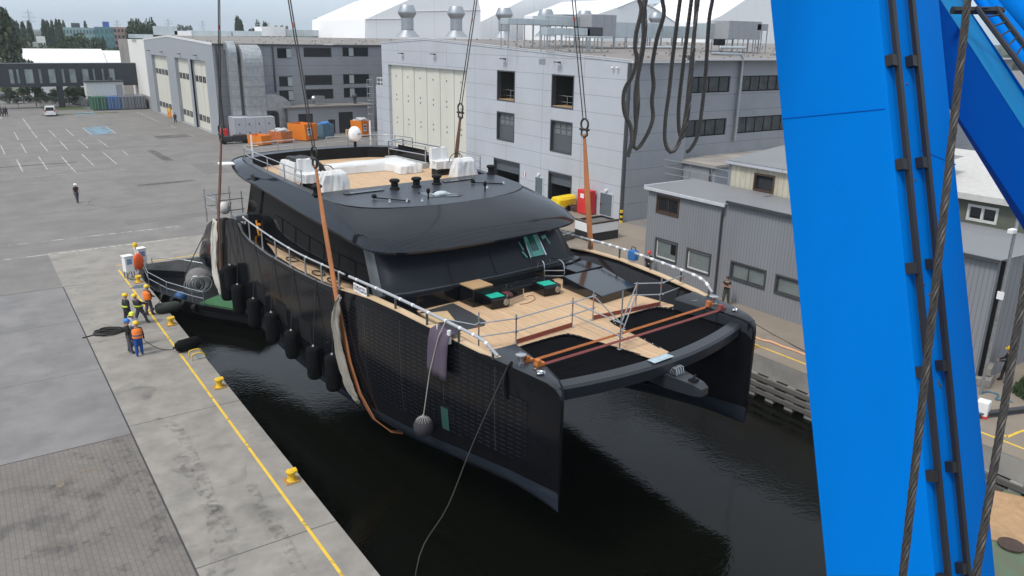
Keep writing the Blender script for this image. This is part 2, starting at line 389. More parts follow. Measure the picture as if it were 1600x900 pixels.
# basin walls and water
b = MB()
b.box((QX-0.9, -60, -6), (QX-0.002, BY, -0.02)); b.box((QX-0.9, BY+0.002, -6), (RX+0.9, BY+0.9, -0.02)); b.box((RX+0.25, -60, -6), (RX+0.9, BY, -0.95))
put(b.build('basin_wall', conc_wall), kind='structure')
b = MB(); b.box((RX+0.001, -60, -0.95), (RX+0.9, BY-0.01, -0.012))
put(b.build('quay_cap', mat('cap_concrete', (0.3, 0.29, 0.27), 0.85, var=0.15, scale=1, dirt=(0.16, 0.16, 0.15), damt=0.5)), kind='structure')
timber = mat('weathered_timber', (0.12, 0.115, 0.105), 0.9, var=0.4, scale=3, bump=0.4, stretch=(1, 0.15, 1))
tb = MB()
for z in (-1.12, -1.5, -1.86): tb.box((RX-0.18, -30, z-0.13), (RX+0.0, BY-0.02, z+0.11))
put(tb.build('timber_fender', timber, bevel=0.02), 'weathered timber wale running along the right quay wall', 'fender timber')
pb = MB(); yv = 7.0
while yv < 56: pb.box((RX-0.12, yv, -2.9), (RX+0.26, yv+0.5, -0.96)); yv += 1.15
put(pb.build('quay_pile', conc_wall, bevel=0.03), kind='structure')

water = bpy.data.materials.new('harbour_water'); water.use_nodes = True
N, L = water.node_tree.nodes, water.node_tree.links; bs = N['Principled BSDF']
bs.inputs['Base Color'].default_value = (0.003, 0.0036, 0.0022, 1); bs.inputs['Roughness'].default_value = 0.05; bs.inputs['IOR'].default_value = 1.33; bs.inputs['Specular IOR Level'].default_value = 0.38
tc = N.new('ShaderNodeTexCoord')
def wnoise(scale, stretch, det=3):
    mp = N.new('ShaderNodeMapping'); mp.inputs['Scale'].default_value = stretch; mp.inputs['Rotation'].default_value = (0, 0, 0.6); L.new(tc.outputs['Object'], mp.inputs[0])
    nz = N.new('ShaderNodeTexNoise'); nz.inputs['Scale'].default_value = scale; nz.inputs['Detail'].default_value = det; L.new(mp.outputs[0], nz.inputs['Vector']); return nz
n1 = wnoise(4.5, (1, 1.6, 1), 4); n2 = wnoise(0.6, (1, 1.4, 1), 2); n3 = wnoise(0.07, (1, 1, 1), 2)
ms = N.new('ShaderNodeMapRange'); ms.inputs[1].default_value = 0.35; ms.inputs[2].default_value = 0.65; ms.inputs[3].default_value = 0.25; ms.inputs[4].default_value = 1.0; L.new(n3.outputs['Fac'], ms.inputs[0])
b1 = N.new('ShaderNodeBump'); b1.inputs['Distance'].default_value = 0.016; L.new(n1.outputs['Fac'], b1.inputs['Height']); L.new(ms.outputs[0], b1.inputs['Strength'])
b2 = N.new('ShaderNodeBump'); b2.inputs['Distance'].default_value = 0.028; b2.inputs['Strength'].default_value = 0.6; L.new(n2.outputs['Fac'], b2.inputs['Height']); L.new(b1.outputs[0], b2.inputs['Normal'])
L.new(b2.outputs[0], bs.inputs['Normal'])
sheet('water', [rect(QX-0.5, -60, RX+0.5, BY+0.5)], WATER_Z, water)
# ================================================================== BUILDINGS
def wall_open(b, P, u0, u1, v0, v1, ops, depth=0.3, mi=0, mr=None):
    """a wall face with rectangular openings and their reveals; P(u, v, d): point d metres behind the face"""
    us = sorted({u0, u1} | {o[0] for o in ops} | {o[2] for o in ops}); vs = sorted({v0, v1} | {o[1] for o in ops} | {o[3] for o in ops})
    for i in range(len(us)-1):
        for j in range(len(vs)-1):
            cu_, cv_ = (us[i]+us[i+1])/2, (vs[j]+vs[j+1])/2
            if any(o[0] < cu_ < o[2] and o[1] < cv_ < o[3] for o in ops): continue
            b.poly([P(us[i], vs[j], 0), P(us[i+1], vs[j], 0), P(us[i+1], vs[j+1], 0), P(us[i], vs[j+1], 0)], mi)
    for o in ops:
        c = [(o[0], o[1]), (o[2], o[1]), (o[2], o[3]), (o[0], o[3])]
        for k in range(4):
            p, q = c[k], c[(k+1) % 4]
            b.poly([P(*p, 0), P(*q, 0), P(*q, depth), P(*p, depth)], mi if mr is None else mr)
def pbox(b, P, u0, v0, u1, v1, d0, d1, mi=0):
    vs = [P(u0, v0, d0), P(u1, v0, d0), P(u1, v1, d0), P(u0, v1, d0), P(u0, v0, d1), P(u1, v0, d1), P(u1, v1, d1), P(u0, v1, d1)]
    b.add(vs, [(0, 3, 2, 1), (4, 5, 6, 7), (0, 1, 5, 4), (1, 2, 6, 5), (2, 3, 7, 6), (3, 0, 4, 7)], mi)
def frame(b, P, u0, v0, u1, v1, w, d0, d1, nx=1, ny=1, mi=0):
    pbox(b, P, u0, v0, u0+w, v1, d0, d1, mi); pbox(b, P, u1-w, v0, u1, v1, d0, d1, mi)
    pbox(b, P, u0+w, v0, u1-w, v0+w, d0, d1, mi); pbox(b, P, u0+w, v1-w, u1-w, v1, d0, d1, mi)
    for i in range(1, nx):
        u = u0+(u1-u0)*i/nx; pbox(b, P, u-w/2, v0+w, u+w/2, v1-w, d0+0.003, d1-0.003, mi)
    for i in range(1, ny):
        v = v0+(v1-v0)*i/ny; pbox(b, P, u0+w, v-w/2, u1-w, v+w/2, d0+0.005, d1-0.005, mi)
def window(P, par, u0, v0, u1, v1, depth=0.18, nx=1, ny=1, fm=None, gm=None, w=0.08):
    fm = fm or dgrey; gm = gm or glassd
    b = MB(); frame(b, P, u0+0.004, v0+0.004, u1-0.004, v1-0.004, w, depth-0.07, depth, nx, ny); f = b.build('window', fm, par)
    b = MB(); pbox(b, P, u0+w*0.9, v0+w*0.9, u1-w*0.9, v1-w*0.9, depth-0.03, depth-0.02); b.build('pane', gm, f)
    return f

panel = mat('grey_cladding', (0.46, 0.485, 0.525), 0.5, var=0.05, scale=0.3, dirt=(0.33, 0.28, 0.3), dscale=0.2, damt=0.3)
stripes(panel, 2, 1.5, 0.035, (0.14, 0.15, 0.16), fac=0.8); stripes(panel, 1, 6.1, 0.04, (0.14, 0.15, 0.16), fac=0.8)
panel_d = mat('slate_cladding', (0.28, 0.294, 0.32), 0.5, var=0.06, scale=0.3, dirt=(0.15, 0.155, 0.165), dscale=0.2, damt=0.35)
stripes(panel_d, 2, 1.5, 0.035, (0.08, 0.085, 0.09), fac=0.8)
roofm = mat('brown_grey_roof_felt', (0.23, 0.21, 0.195), 0.9, var=0.15, scale=0.3, dirt=(0.13, 0.12, 0.11), dscale=0.2, damt=0.6)
cream = mat('cream_door_panel', (0.62, 0.61, 0.53), 0.5, var=0.05, scale=0.4, dirt=(0.42, 0.4, 0.33), dscale=0.5, damt=0.3, stretch=(1, 1, 0.2))
shutter = mat('slate_shutter', (0.085, 0.1, 0.112), 0.5, var=0.08); stripes(shutter, 2, 0.5, 0.02, (0.04, 0.045, 0.05))
wood = mat('pine_board', (0.42, 0.27, 0.14), 0.7, var=0.25, scale=4, stretch=(1, 6, 1))
inner_shade = mat('dark_interior', (0.02, 0.02, 0.022), 0.9)  # near-black colour stands in for the shade inside the openings

def lamp_part(par, P, u, v, name='wall_lamp'):
    b = MB(); pbox(b, P, u-0.06, v-0.08, u+0.06, v+0.08, -0.25, 0.0); pbox(b, P, u-0.35, v-0.02, u+0.35, v+0.07, -0.55, -0.25); b.build(name, dgrey, par)

# ---- central hangar -------------------------------------------------
HX, H0, H1 = 46.4, 49.7, 97.0
hang = thing('hangar', 'large light grey clad hangar with a tall cream folding door behind the yacht', 'building', (HX, H0, 0))
loc0 = Vector((HX, H0, 0))
PX = lambda u, v, d: Vector((d, u-H0, v))                     # face towards -X
PY = lambda u, v, d: Vector((u-HX, d, v))                     # face towards -Y
door = (76.0, 0.05, 95.2, 11.75)
wins = [(66.6, 9.05, 69.8, 12.05), (57.2, 9.05, 60.5, 12.05), (66.6, 5.0, 69.8, 7.9), (57.2, 4.9, 60.5, 7.85)]
sh = [(65.5, 0.05, 70.3, 3.0), (57.0, 0.05, 60.6, 2.95)]
b = MB(); ops = [door]+wins+sh
wall_open(b, PX, H0, H1, 0, 13.3, ops, 0.45)
b.poly([PX(H0, 13.3, 0), PX(H1, 13.3, 0), PX(H1, 14.45, 0), PX(85, 15.0, 0), PX(H0, 13.55, 0)])
b.build('wall', panel, hang, fix=False)
strip = [(54.4, 10.7, 59.9, 12.15), (61.6, 10.7, 69.5, 12.15), (54.4, 6.75, 59.9, 8.3), (61.6, 6.75, 69.5, 8.3), (71, 10.7, 80, 12.15), (71, 6.75, 80, 8.3)]
b = MB(); wall_open(b, PY, HX, 53.4, 0, 13.5, [], 0.2)
P2 = lambda u, v, d: Vector((u-HX, d+1.0, v))
wall_open(b, P2, 53.4, 115, 0, 13.7, strip, 0.2)
b.poly([PY(53.4, 0, 0), PY(53.4, 0, 1.0), PY(53.4, 13.5, 1.0), PY(53.4, 13.5, 0)])
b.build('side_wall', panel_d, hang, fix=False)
strip_glass = mat('office_strip_glass', (0.055, 0.065, 0.07), 0.08, var=0.6, scale=0.9)
for s in strip: window(P2, hang, *s, nx=max(3, int((s[2]-s[0])/1.25)), w=0.1, fm=blackm, gm=strip_glass)
b = MB(); R = [(H0-0.15, 13.58), (85, 15.03), (H1, 14.48)]
b.loft([[PX(y, z, -0.1) for y, z in R], [PX(y, z, 70) for y, z in R]], closed=False)
for k in range(150):                                          # clamps dotted over the roof
    y = random.uniform(50.5, 84); x = random.uniform(0.8, 45); z = 13.58+(y-H0)*(1.45/35.3)
    b.cbox((x, y-H0, z+0.07), (0.14, 0.14, 0.14))
rf = b.build('roof', roofm, hang, fix=False)
b = MB(); b.loft([[PX(y, z+dz, dd) for y, z in R] for dz, dd in ((-0.16, -0.06), (0.06, -0.06), (0.06, 0.1))], closed=False); b.box((-0.1, -0.3, 13.4), (7.1, 0.0, 13.56)); b.box((7.1, 0.72, 13.6), (68, 0.98, 13.76))
b.build('roof_trim', mat('pale_trim', (0.55, 0.57, 0.6), 0.4), hang)
for k, x in enumerate((53.75, 61.0, 69.9)):                   # corner gutter pipes
    b = MB(); p = [P2(x, 13.9, -3.0 if k else -0.1), P2(x, 13.9, -0.25), P2(x, 13.5, -0.25), P2(x, 6.2, -0.25)]
    if k: p = [P2(x-3.2, 14.15, 0.8), P2(x-0.2, 14.1, -0.2), P2(x, 13.8, -0.25), P2(x, 6.1, -0.25)]
    b.tube(p, 0.16, 10); b.build('downpipe', galv if k else dgrey, hang, smooth=50)
b = MB(); b.tube([PX(49.85, 13.4, -0.12), PX(49.85, 0.3, -0.12)], 0.17, 10); b.build('downpipe', dgrey, hang, smooth=50)
# the big folding door: eight leaves
nl = 12; dw = (door[2]-door[0])/nl
for i in range(nl):
    b = MB(); u = door[0]+i*dw; pbox(b, PX, u+0.02, 0.06, u+dw-0.02, 11.74, 0.34+0.05*(i % 2), 0.44+0.05*(i % 2))
    lf = b.build('door_leaf', cream, hang)
    for z in (0.9, 1.3, 4.5, 5.1, 7.4, 8.0, 10.3):
        if i % 2: b = MB(); pbox(b, PX, u-0.05, z, u+0.05, z+0.18, 0.28, 0.36); b.build('hinge', dgrey, lf)
b = MB(); pbox(b, PX, door[0], 0.05, door[2], 11.75, 0.6, 0.7); b.build('door_backing', inner_shade, hang)
for i, w in enumerate(wins):
    if i < 2:                                                 # open loading hatches with a rail inside
        b = MB()
        for f in ([0, 1], [2, 3]): pass
        D = 3.0; c = [(w[0], w[1]), (w[2], w[1]), (w[2], w[3]), (w[0], w[3])]
        b.poly([PX(*p, D) for p in c])
        for k in range(4): b.poly([PX(*c[k], 0.45), PX(*c[(k+1) % 4], 0.45), PX(*c[(k+1) % 4], D), PX(*c[k], D)])
        hb = b.build('hatch_recess', inner_shade, hang, fix=False)
        b = MB(); pbox(b, PX, w[0]+0.1, w[1]+1.05, w[2]-0.1, w[1]+1.1, 0.6, 0.66); pbox(b, PX, w[0]+0.1, w[1]+0.5, w[2]-0.1, w[1]+0.54, 0.6, 0.66); pbox(b, PX, (w[0]+w[2])/2-0.03, w[1], (w[0]+w[2])/2+0.03, w[1]+1.1, 0.6, 0.66)
        b.build('guard_rail', steel, hb)
        b = MB(); pbox(b, PX, w[0]+0.05, w[1]+0.01, w[2]-0.05, w[1]+0.14, 0.1, 1.6); b.build('sill_board', wood, hb)
        if i == 0:
            b = MB(); pbox(b, PX, w[0]+0.15, w[1]+0.16, w[0]+0.9, w[1]+0.8, 0.9, 1.5); pbox(b, PX, w[0]+0.2, w[1]+0.8, w[0]+0.6, w[1]+1.2, 0.9, 1.4); b.build('wooden_crate', wood, hb)
    else:
        b = MB(); pbox(b, PX, w[0]+0.02, w[1]+0.02, w[2]-0.02, w[3]-0.02, 0.3, 0.36); s_ = b.build('shutter', shutter, hang)
        for a in range(3):
            for c in range(2):
                b = MB(); uu = w[0]+0.35+a*0.9; vv = w[3]-1.25+c*0.55; pbox(b, PX, uu, vv, uu+0.72, vv+0.42, 0.27, 0.295); b.build('shutter_pane', mat('frosted_pane', (0.16, 0.175, 0.185), 0.3), s_)
    b = MB(); frame(b, PX, w[0]-0.02, w[1]-0.02, w[2]+0.02, w[3]+0.02, 0.12, -0.03, 0.42); b.build('hatch_frame', dgrey, hang)
for w in sh:
    b = MB(); pbox(b, PX, w[0], 1.75, w[2], w[3]-0.25, 0.3, 0.36); b.build('shutter', shutter, hang)
    b = MB(); pbox(b, PX, w[0], w[3]-0.24, w[2], w[3], 0.05, 0.4); b.build('shutter_box', dgrey, hang)
    b = MB(); D = 5; c = [(w[0], w[1]), (w[2], w[1]), (w[2], w[3]), (w[0], w[3])]; b.poly([PX(*p, D) for p in c])
    for k in range(4): b.poly([PX(*c[k], 0.45), PX(*c[(k+1) % 4], 0.45), PX(*c[(k+1) % 4], D), PX(*c[k], D)])
    b.build('bay_recess', inner_shade, hang, fix=False)
    b = MB(); frame(b, PX, w[0]-0.02, w[1]-0.02, w[2]+0.02, w[3]+0.02, 0.1, -0.03, 0.42); b.build('bay_frame', dgrey, hang)
for u0, u1, zt in ((61.5, 62.7, 2.05), (51.2, 52.8, 2.1)):
    b = MB(); frame(b, PX, u0-0.12, 0.02, u1+0.12, zt+0.12, 0.12, -0.05, 0.02); dfm = b.build('door_frame', mat('pale_frame', (0.5, 0.52, 0.55), 0.5), hang)
    b = MB(); pbox(b, PX, u0, 0.05, u1, zt, -0.03, 0.0); d = b.build('door', mat('slate_door', (0.1, 0.13, 0.15), 0.45), hang)
    b = MB(); pbox(b, PX, u1-0.2, 1.0, u1-0.1, 1.15, -0.09, -0.03); b.build('handle', steel, d)
    b = MB(); pbox(b, PX, (u0+u1)/2-0.14, zt+0.25, (u0+u1)/2+0.14, zt+0.42, -0.2, 0.0); b.build('door_light', white, hang)
for u, v in ((90.9, 13.2), (82.8, 13.3), (68.3, 13.2), (59.3, 13.15)): lamp_part(hang, PX, u, v)
b = MB(); pbox(b, PX, 61.6, 12.9, 62.6, 13.9-0.5, -0.03, 0.0); b.build('vent_grille', galv, hang)
b = MB(); pbox(b, PX, 64.4, 1.8, 64.8, 2.3, -0.02, 0.0); pbox(b, PX, 64.5, 1.75, 64.7, 2.35, -0.03, -0.02, 1); b.build('fire_sign', [mat('sign_red', (0.6, 0.03, 0.03), 0.5), white], hang)
for u in (51.3, 51.9):
    b = MB(); b.ell(PX(u, 12.95, -0.2), (0.16, 0.1, 0.1)); b.build('security_camera', white, hang, smooth=60)
# lower wing and ladder at the hangar's far end
b = MB(); b.box((0.3, H1-H0+0.01, 0), (14, 99.7-H0, 8.9)); b.build('side_wing', panel, hang)
rb = MB()
for z in (9.35, 9.9): rb.tube([PX(97.2, z, 0.4), PX(99.5, z, 0.4), PX(99.5, z, 5.0)], 0.035, 5)
for y in (97.3, 98.4, 99.5): rb.tube([PX(y, 8.9, 0.4), PX(y, 9.9, 0.4)], 0.035, 5)
rb.build('roof_rail', white, hang)
lad = thing('cage_ladder', 'caged white steel ladder climbing beside the large hangar door', 'ladder', (46.6, 100.4, 0))
lb = MB()
for s in (-0.25, 0.25): lb.tube([(-0.15, s, 0), (-0.15, s, 10)], 0.03, 5)
for i in range(33): lb.tube([(-0.15, -0.25, 0.3*i), (-0.15, 0.25, 0.3*i)], 0.02, 4)
lb.build('rung_ladder', galv, lad)
cb = MB()
for i in range(9):
    z = 2.4+i*0.9; cb.tube([(-0.15+-0.75*math.sin(a), 0.4*math.cos(a)*1.0, z) for a in [PI*k/8 for k in range(9)]], 0.02, 4)
for k in (2, 4, 6):
    a = PI*k/8; cb.tube([(-0.15-0.75*math.sin(a), 0.4*math.cos(a), 2.4), (-0.15-0.75*math.sin(a), 0.4*math.cos(a), 9.6)], 0.018, 4)
cb.build('safety_cage', galv, lad)

# ---- low flat annex beside the hangar --------------------------------
b = MB(); b.box((53.5, 41.5, 0), (85, 50.6, 4.75)); b.box((49.8, 46.5, 0), (53.5, 49.68, 4.75))
an = thing('annex', 'low slate annex with a stained flat roof below the hangar windows', 'building', (53.5, 46, 0))
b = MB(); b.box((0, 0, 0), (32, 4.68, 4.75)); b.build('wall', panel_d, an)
b = MB(); b.box((-0.3, -0.3, 4.75), (32, 4.68, 4.95)); b.build('roof', mat('stained_flat_roof', (0.34, 0.31, 0.28), 0.9, var=0.25, scale=0.6, stretch=(1, 0.3, 1), dirt=(0.17, 0.15, 0.14), dscale=0.5, damt=0.7), an)
b = MB(); b.tube([(-0.12, 0.4, 4.6), (-0.12, 0.4, 0.2)], 0.12, 8); b.build('downpipe', dgrey, an)

# ---- left hangar ------------------------------------------------------
LX, LY0, LY1 = 32.7, 126.3, 177.2
lh = thing('hangar', 'grey clad hangar with cream doors and outside ducts at the far side of the yard', 'building', (LX, LY0, 0))
QXp = lambda u, v, d: Vector((d, u-LY0, v)); QYp = lambda u, v, d: Vector((u-LX, d, v))
panel_l = mat('mid_grey_cladding', (0.31, 0.325, 0.35), 0.5, var=0.05, scale=0.2)
d1 = (158.0, 0.05, 171.4, 11.1); d2 = (131.3, 0.05, 140.7, 11.1); d3 = (142.2, 0.05, 151.8, 11.1)
b = MB(); wall_open(b, QXp, LY0, LY1, 0, 13.2, [d1, d2, d3], 1.2)
b.poly([QXp(LY0, 13.2, 0), QXp(LY1, 13.2, 0), QXp(LY1, 13.9, 0), QXp(155.5, 14.7, 0), QXp(LY0, 13.75, 0)]); b.build('wall', panel_l, lh, fix=False)
smallw = [(42.5, 11.6, 44.8, 13.2), (46.8, 11.8, 51.5, 13.3), (53.4, 11.9, 58.0, 13.4), (42.5, 7.3, 44.7, 8.9), (46.7, 7.4, 51.4, 9.0), (53.3, 7.5, 58.0, 9.1), (42.4, 5.1, 44.7, 6.75), (46.7, 5.2, 51.5, 6.8), (53.3, 5.3, 58.0, 6.9)]
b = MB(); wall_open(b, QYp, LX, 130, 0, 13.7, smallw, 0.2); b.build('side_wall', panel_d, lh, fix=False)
for w in smallw:
    window(QYp, lh, *w, w=0.1)
    if w[0] != 46.7 and w[0] != 46.8:
        bb = MB(); x = w[2]-0.75 if w[0] < 45 else w[0]+1.15; pbox(bb, QYp, x, w[1]+0.12, x+0.8, w[3]-0.12, 0.07, 0.1); bb.build('window_blind', mat('pale_blind', (0.42, 0.45, 0.46), 0.5), lh)
RL_ = [(LY0-0.2, 13.75), (155.5, 14.72), (LY1, 13.95)]
b = MB(); b.loft([[QXp(y, z+0.03, -0.1) for y, z in RL_], [QXp(y, z+0.03, 97) for y, z in RL_]], closed=False)
for k in range(90):
    y = random.uniform(127, 152); x = random.uniform(0.8, 60); z = 13.78+(y-LY0)*(0.97/29.2); b.cbox((x, y-LY0, z+0.07), (0.16, 0.16, 0.14))
b.build('roof', roofm, lh, fix=False)
b = MB(); b.loft([[QXp(y, z+dz, dd) for y, z in RL_] for dz, dd in ((-0.2, -0.07), (0.08, -0.07), (0.08, 0.12))], closed=False); b.build('roof_trim', white, lh)
b = MB(); b.box((0, -0.25, 13.5), (97, -0.01, 13.72)); b.build('eave_trim', dgrey, lh)
for d in (d1, d2, d3):
    n = 5 if d is d1 else 4; w = (d[2]-d[0])/n
    for i in range(n):
        b = MB(); pbox(b, QXp, d[0]+i*w+0.03, 0.1, d[0]+(i+1)*w-0.03, 11.0, 0.55, 0.65); lf = b.build('door_leaf', cream, lh)
        for z in (1.3, 7.6):
            b = MB()
            for k in (0.12, 0.55): pbox(b, QXp, d[0]+(i+k)*w, z, d[0]+(i+k+0.33)*w, z+1.0, 0.52, 0.56)
            b.build('leaf_window', glassd, lf)
    b = MB(); pbox(b, QXp, d[0], 0.05, d[2], 11.1, 0.9, 1.0); b.build('door_backing', inner_shade, lh)
b = MB(); pbox(b, QXp, 140.7, 0, 142.2, 11.1, 0.05, 0.3); b.build('door_post', dgrey, lh)
for u in (172.5, 161, 147, 136): lamp_part(lh, QXp, u, 11.8)
b = MB(); b.tube([QYp(41.8, 13.6, -0.15), QYp(41.8, 6.5, -0.15)], 0.13, 8); b.build('downpipe', dgrey, lh)
b = MB(); b.tube([QYp(33.2, 13.6, -0.15), QYp(33.2, 0, -0.15)], 0.16, 8); b.build('downpipe', dgrey, lh)
# white block at its left
b = MB(); b.box((0.25, 177.25-LY0, 0), (28, 196-LY0, 13.75)); b.build('white_wing', mat('white_render', (0.74, 0.72, 0.68), 0.7, var=0.04), lh)
b = MB(); b.box((0.2, 177.26-LY0, 0), (0.24, 188-LY0, 2.6)); b.build('plinth', conc_wall, lh)

# ducts against its side wall
ductm = mat('galvanised_duct', (0.44, 0.46, 0.47), 0.4, 0.7, var=0.2, scale=1.5)
stripes(ductm, 2, 1.3, 0.05, (0.2, 0.21, 0.22), fac=0.6)
def bend(b, prof, path, ups):
    """sweeps a rectangle (w across, h up) along a path"""
    rings = []
    for (p, (wx, wy)) in zip(path, ups): rings.append([Vector(p)+Vector(q) for q in (tuple(-a/2-c/2 for a, c in zip(wx, wy)), tuple(a/2-c/2 for a, c in zip(wx, wy)), tuple(a/2+c/2 for a, c in zip(wx, wy)), tuple(-a/2+c/2 for a, c in zip(wx, wy)))])
    b.loft(rings, True, 0, True, True)
def duct_up(name, label, X, Y, w, z0, z1, rad, cat='duct'):
    """vertical square duct that bends over into the wall behind it"""
    t = thing(name, label, cat, (X, Y, z0)); b = MB()
    path = [(0, 0, 0), (0, 0, z1-z0-rad)]; ups = [((w, 0, 0), (0, w, 0))]*2
    for k in range(1, 8):
        a = PI/2*k/7; path.append((0, rad*(1-math.cos(a)), z1-z0-rad+rad*math.sin(a))); ups.append(((w, 0, 0), (0, w*math.cos(a), -w*math.sin(a))))
    path.append((0, 126.2-Y, z1-z0)); ups.append(((w, 0, 0), (0, 0, -w)))
    bend(b, None, path, ups); b.build('duct_run', ductm if w < 2 else mat('crumpled_foil', (0.40, 0.42, 0.43), 0.5, 0.6, var=0.25, scale=2, bump=1.0, bscale=2.5), t)
    for z in [i*1.45 for i in range(int((z1-z0-rad)/1.45)+1)]: fb = MB(); fb.box((-w/2-0.05, -w/2-0.05, z), (w/2+0.05, w/2+0.05, z+0.07)); fb.build('flange', galv, t)
    return t
duct_up('exhaust_duct', 'narrow tall galvanised duct bending over at the corner of the left hangar', 34.9, 124.4, 1.25, 3.3, 13.5, 0.9)
duct_up('exhaust_duct', 'wide galvanised duct with pale curved top on the left hangar wall', 37.5, 123.9, 2.9, 3.3, 12.2, 1.0)
t = thing('exhaust_duct', 'low crumpled silver duct bending down to the ground by the annex', 'duct', (41.2, 123.8, 0)); b = MB()
path = [(-2.2, 0, 5.2), (-1.0, 0, 5.2)]; ups = [((0, 2.4, 0), (0, 0, 2.4))]*2
for k in range(1, 8):
    a = PI/2*k/7; path.append((-1.0+1.9*math.sin(a), 0, 5.2-1.9*(1-math.cos(a)))); ups.append(((0, 2.4, 0), (2.4*math.sin(a), 0, 2.4*math.cos(a))))
path.append((0.9, 0, 0)); ups.append(((0, 2.4, 0), (2.4, 0, 0)))
bend(b, None, path, ups); b.build('duct_run', mat('crumpled_foil', (0.36, 0.38, 0.39), 0.5, 0.6, var=0.25, scale=2, bump=1.0, bscale=2.5), t)
t = thing('filter_housing', 'pale panelled steel housing standing under the tall ducts', 'housing', (36.6, 122.6, 0)); b = MB()
hs = mat('pale_steel_panel', (0.46, 0.48, 0.52), 0.5, var=0.08); stripes(hs, 0, 1.5, 0.07, (0.2, 0.2, 0.22))
b.box((-3.0, -1.6, 0.1), (3.0, 1.8, 3.25)); b.build('cabinet', hs, t); b = MB(); b.box((-3.1, -1.7, 0), (3.1, 1.9, 0.1)); b.build('base_frame', yellow, t)
b = MB()
for i in range(4):
    for zz in (0.9, 2.2): b.box((-2.5+i*1.5, -1.68, zz), (-2.35+i*1.5, -1.6, zz+0.2))
b.build('latch', dgrey, t)

# annex of the left hangar
la = thing('annex', 'low grey workshop annex with dark doors behind the orange skips', 'building', (41.8, 122, 0)); b = MB()
PA = lambda u, v, d: Vector((u-41.8, d, v))
dd = [(43.7, 0.02, 46.1, 3.35), (50.4, 0.02, 52.9, 3.4), (48.6, 0.02, 49.8, 2.3)]
wall_open(b, PA, 41.8, 56.5, 0, 4.3, dd, 0.25); b.build('wall', panel_l, la, fix=False)
b = MB(); b.box((-0.3, -0.3, 4.3), (15, 4.2, 4.5)); b.build('roof', roofm, la)
for d in dd: b = MB(); pbox(b, PA, d[0], d[1], d[2], d[3], 0.2, 0.25); b.build('door', mat('dark_slate_door', (0.03, 0.035, 0.04), 0.5), la)
b = MB(); b.tube([(0.05, -0.1, 4.2), (0.05, -0.1, 0)], 0.1, 6); b.build('downpipe', dgrey, la)
for x, lab in ((48.0, 'small grey air unit on the workshop annex roof'), (54.2, 'dark cowl standing on the workshop annex roof')):
    t = thing('roof_unit', lab, 'air unit', (x, 124, 4.5)); b = MB()
    if x < 50: b.box((-0.8, -0.5, 0.2), (0.8, 0.5, 1.4)); b.ell((-0.8, 0, 1.0), (0.5, 0.5, 0.5))
    else: b.cyl((0, 0, 0), (0, 0, 1.0), 0.25); b.ell((0, 0, 1.2), (0.45, 0.45, 0.5))
    b.build('casing', galv if x < 50 else dgrey, t)

# ---- shed on the right quay ------------------------------------------
shedm = mat('ribbed_grey_cladding', (0.24, 0.252, 0.275), 0.5, var=0.05, scale=0.5, dirt=(0.16, 0.16, 0.165), dscale=0.4, damt=0.35, stretch=(1, 1, 0.25))
stripes(shedm, 1, 0.22, 0.045, (0.12, 0.125, 0.135), fac=0.55)
tin = mat('grey_tin_roof', (0.2, 0.203, 0.212), 0.6, var=0.08, scale=0.5); stripes(tin, 1, 1.7, 0.03, (0.2, 0.2, 0.21), fac=0.7)
SX = 37.2
shed = thing('shed', 'long ribbed grey shed with small windows along the right quay', 'building', (SX, 18, 0))
PS = lambda u, v, d: Vector((d, u-18, v))
wn_ = [(34.75, 4.4, 36.6, 5.42), (34.6, 1.3, 36.45, 2.55), (31.75, 1.22, 33.6, 2.46), (27.55, 1.47, 30.0, 2.46), (24.5, 1.47, 26.7, 2.44), (20.5, 1.47, 22.8, 2.44)]
b = MB(); wall_open(b, PS, 30.75, 37.5, 0, 5.85, wn_[:3], 0.16); wall_open(b, PS, 15.3, 30.75, 0, 6.1, wn_[3:], 0.16)
b.poly([PS(37.5, 0, 0), PS(37.5, 0, 9), PS(37.5, 6.0, 4.0), PS(37.5, 5.85, 0)]); b.poly([PS(37.5, 0, 9), PS(15.3, 0, 9), PS(15.3, 5.4, 9), PS(37.5, 5.4, 9)])
b.build('wall', shedm, shed, fix=False)
shedx = stripes(mat('ribbed_grey_end_cladding', (0.24, 0.252, 0.275), 0.5, var=0.05, scale=0.5, dirt=(0.16, 0.16, 0.165), dscale=0.4, damt=0.35, stretch=(1, 1, 0.25)), 0, 0.5, 0.06, (0.1, 0.105, 0.115), fac=0.7)
b = MB(); b.poly([PS(15.3, 0, 0), PS(15.3, 0, 9), PS(15.3, 5.5, 9), PS(15.3, 5.9, 4.3), PS(15.3, 6.1, 0)]); b.build('end_wall', shedx, shed, fix=False)
b = MB(); pbox(b, PS, 15.15, 0.1, 15.29, 6.0, 0.25, 0.4); b.build('downpipe', blackm, shed)
rust = mat('brown_window_frame', (0.07, 0.04, 0.025), 0.6)
wframe = mat('white_window_frame', (0.65, 0.65, 0.63), 0.5)
gl2 = mat('pale_reflecting_glass', (0.17, 0.2, 0.2), 0.12, var=0.2, scale=1)
for i, w in enumerate(wn_):
    b = MB(); frame(b, PS, w[0]-0.1, w[1]-0.1, w[2]+0.1, w[3]+0.1, 0.11, -0.05, 0.02); b.build('window_surround', rust if i == 0 else dgrey, shed)
    f = window(PS, shed, *w, depth=0.12, nx=2 if i in (0, 3) else 1, fm=rust if i == 0 else (wframe if i in (1, 2) else dgrey), gm=glassd if i == 0 else gl2)
    if i == 1: bb = MB(); pbox(bb, PS, 34.75, 1.75, 35.15, 2.4, 0.05, 0.075); bb.build('window_sticker', blackm, f)
b = MB()
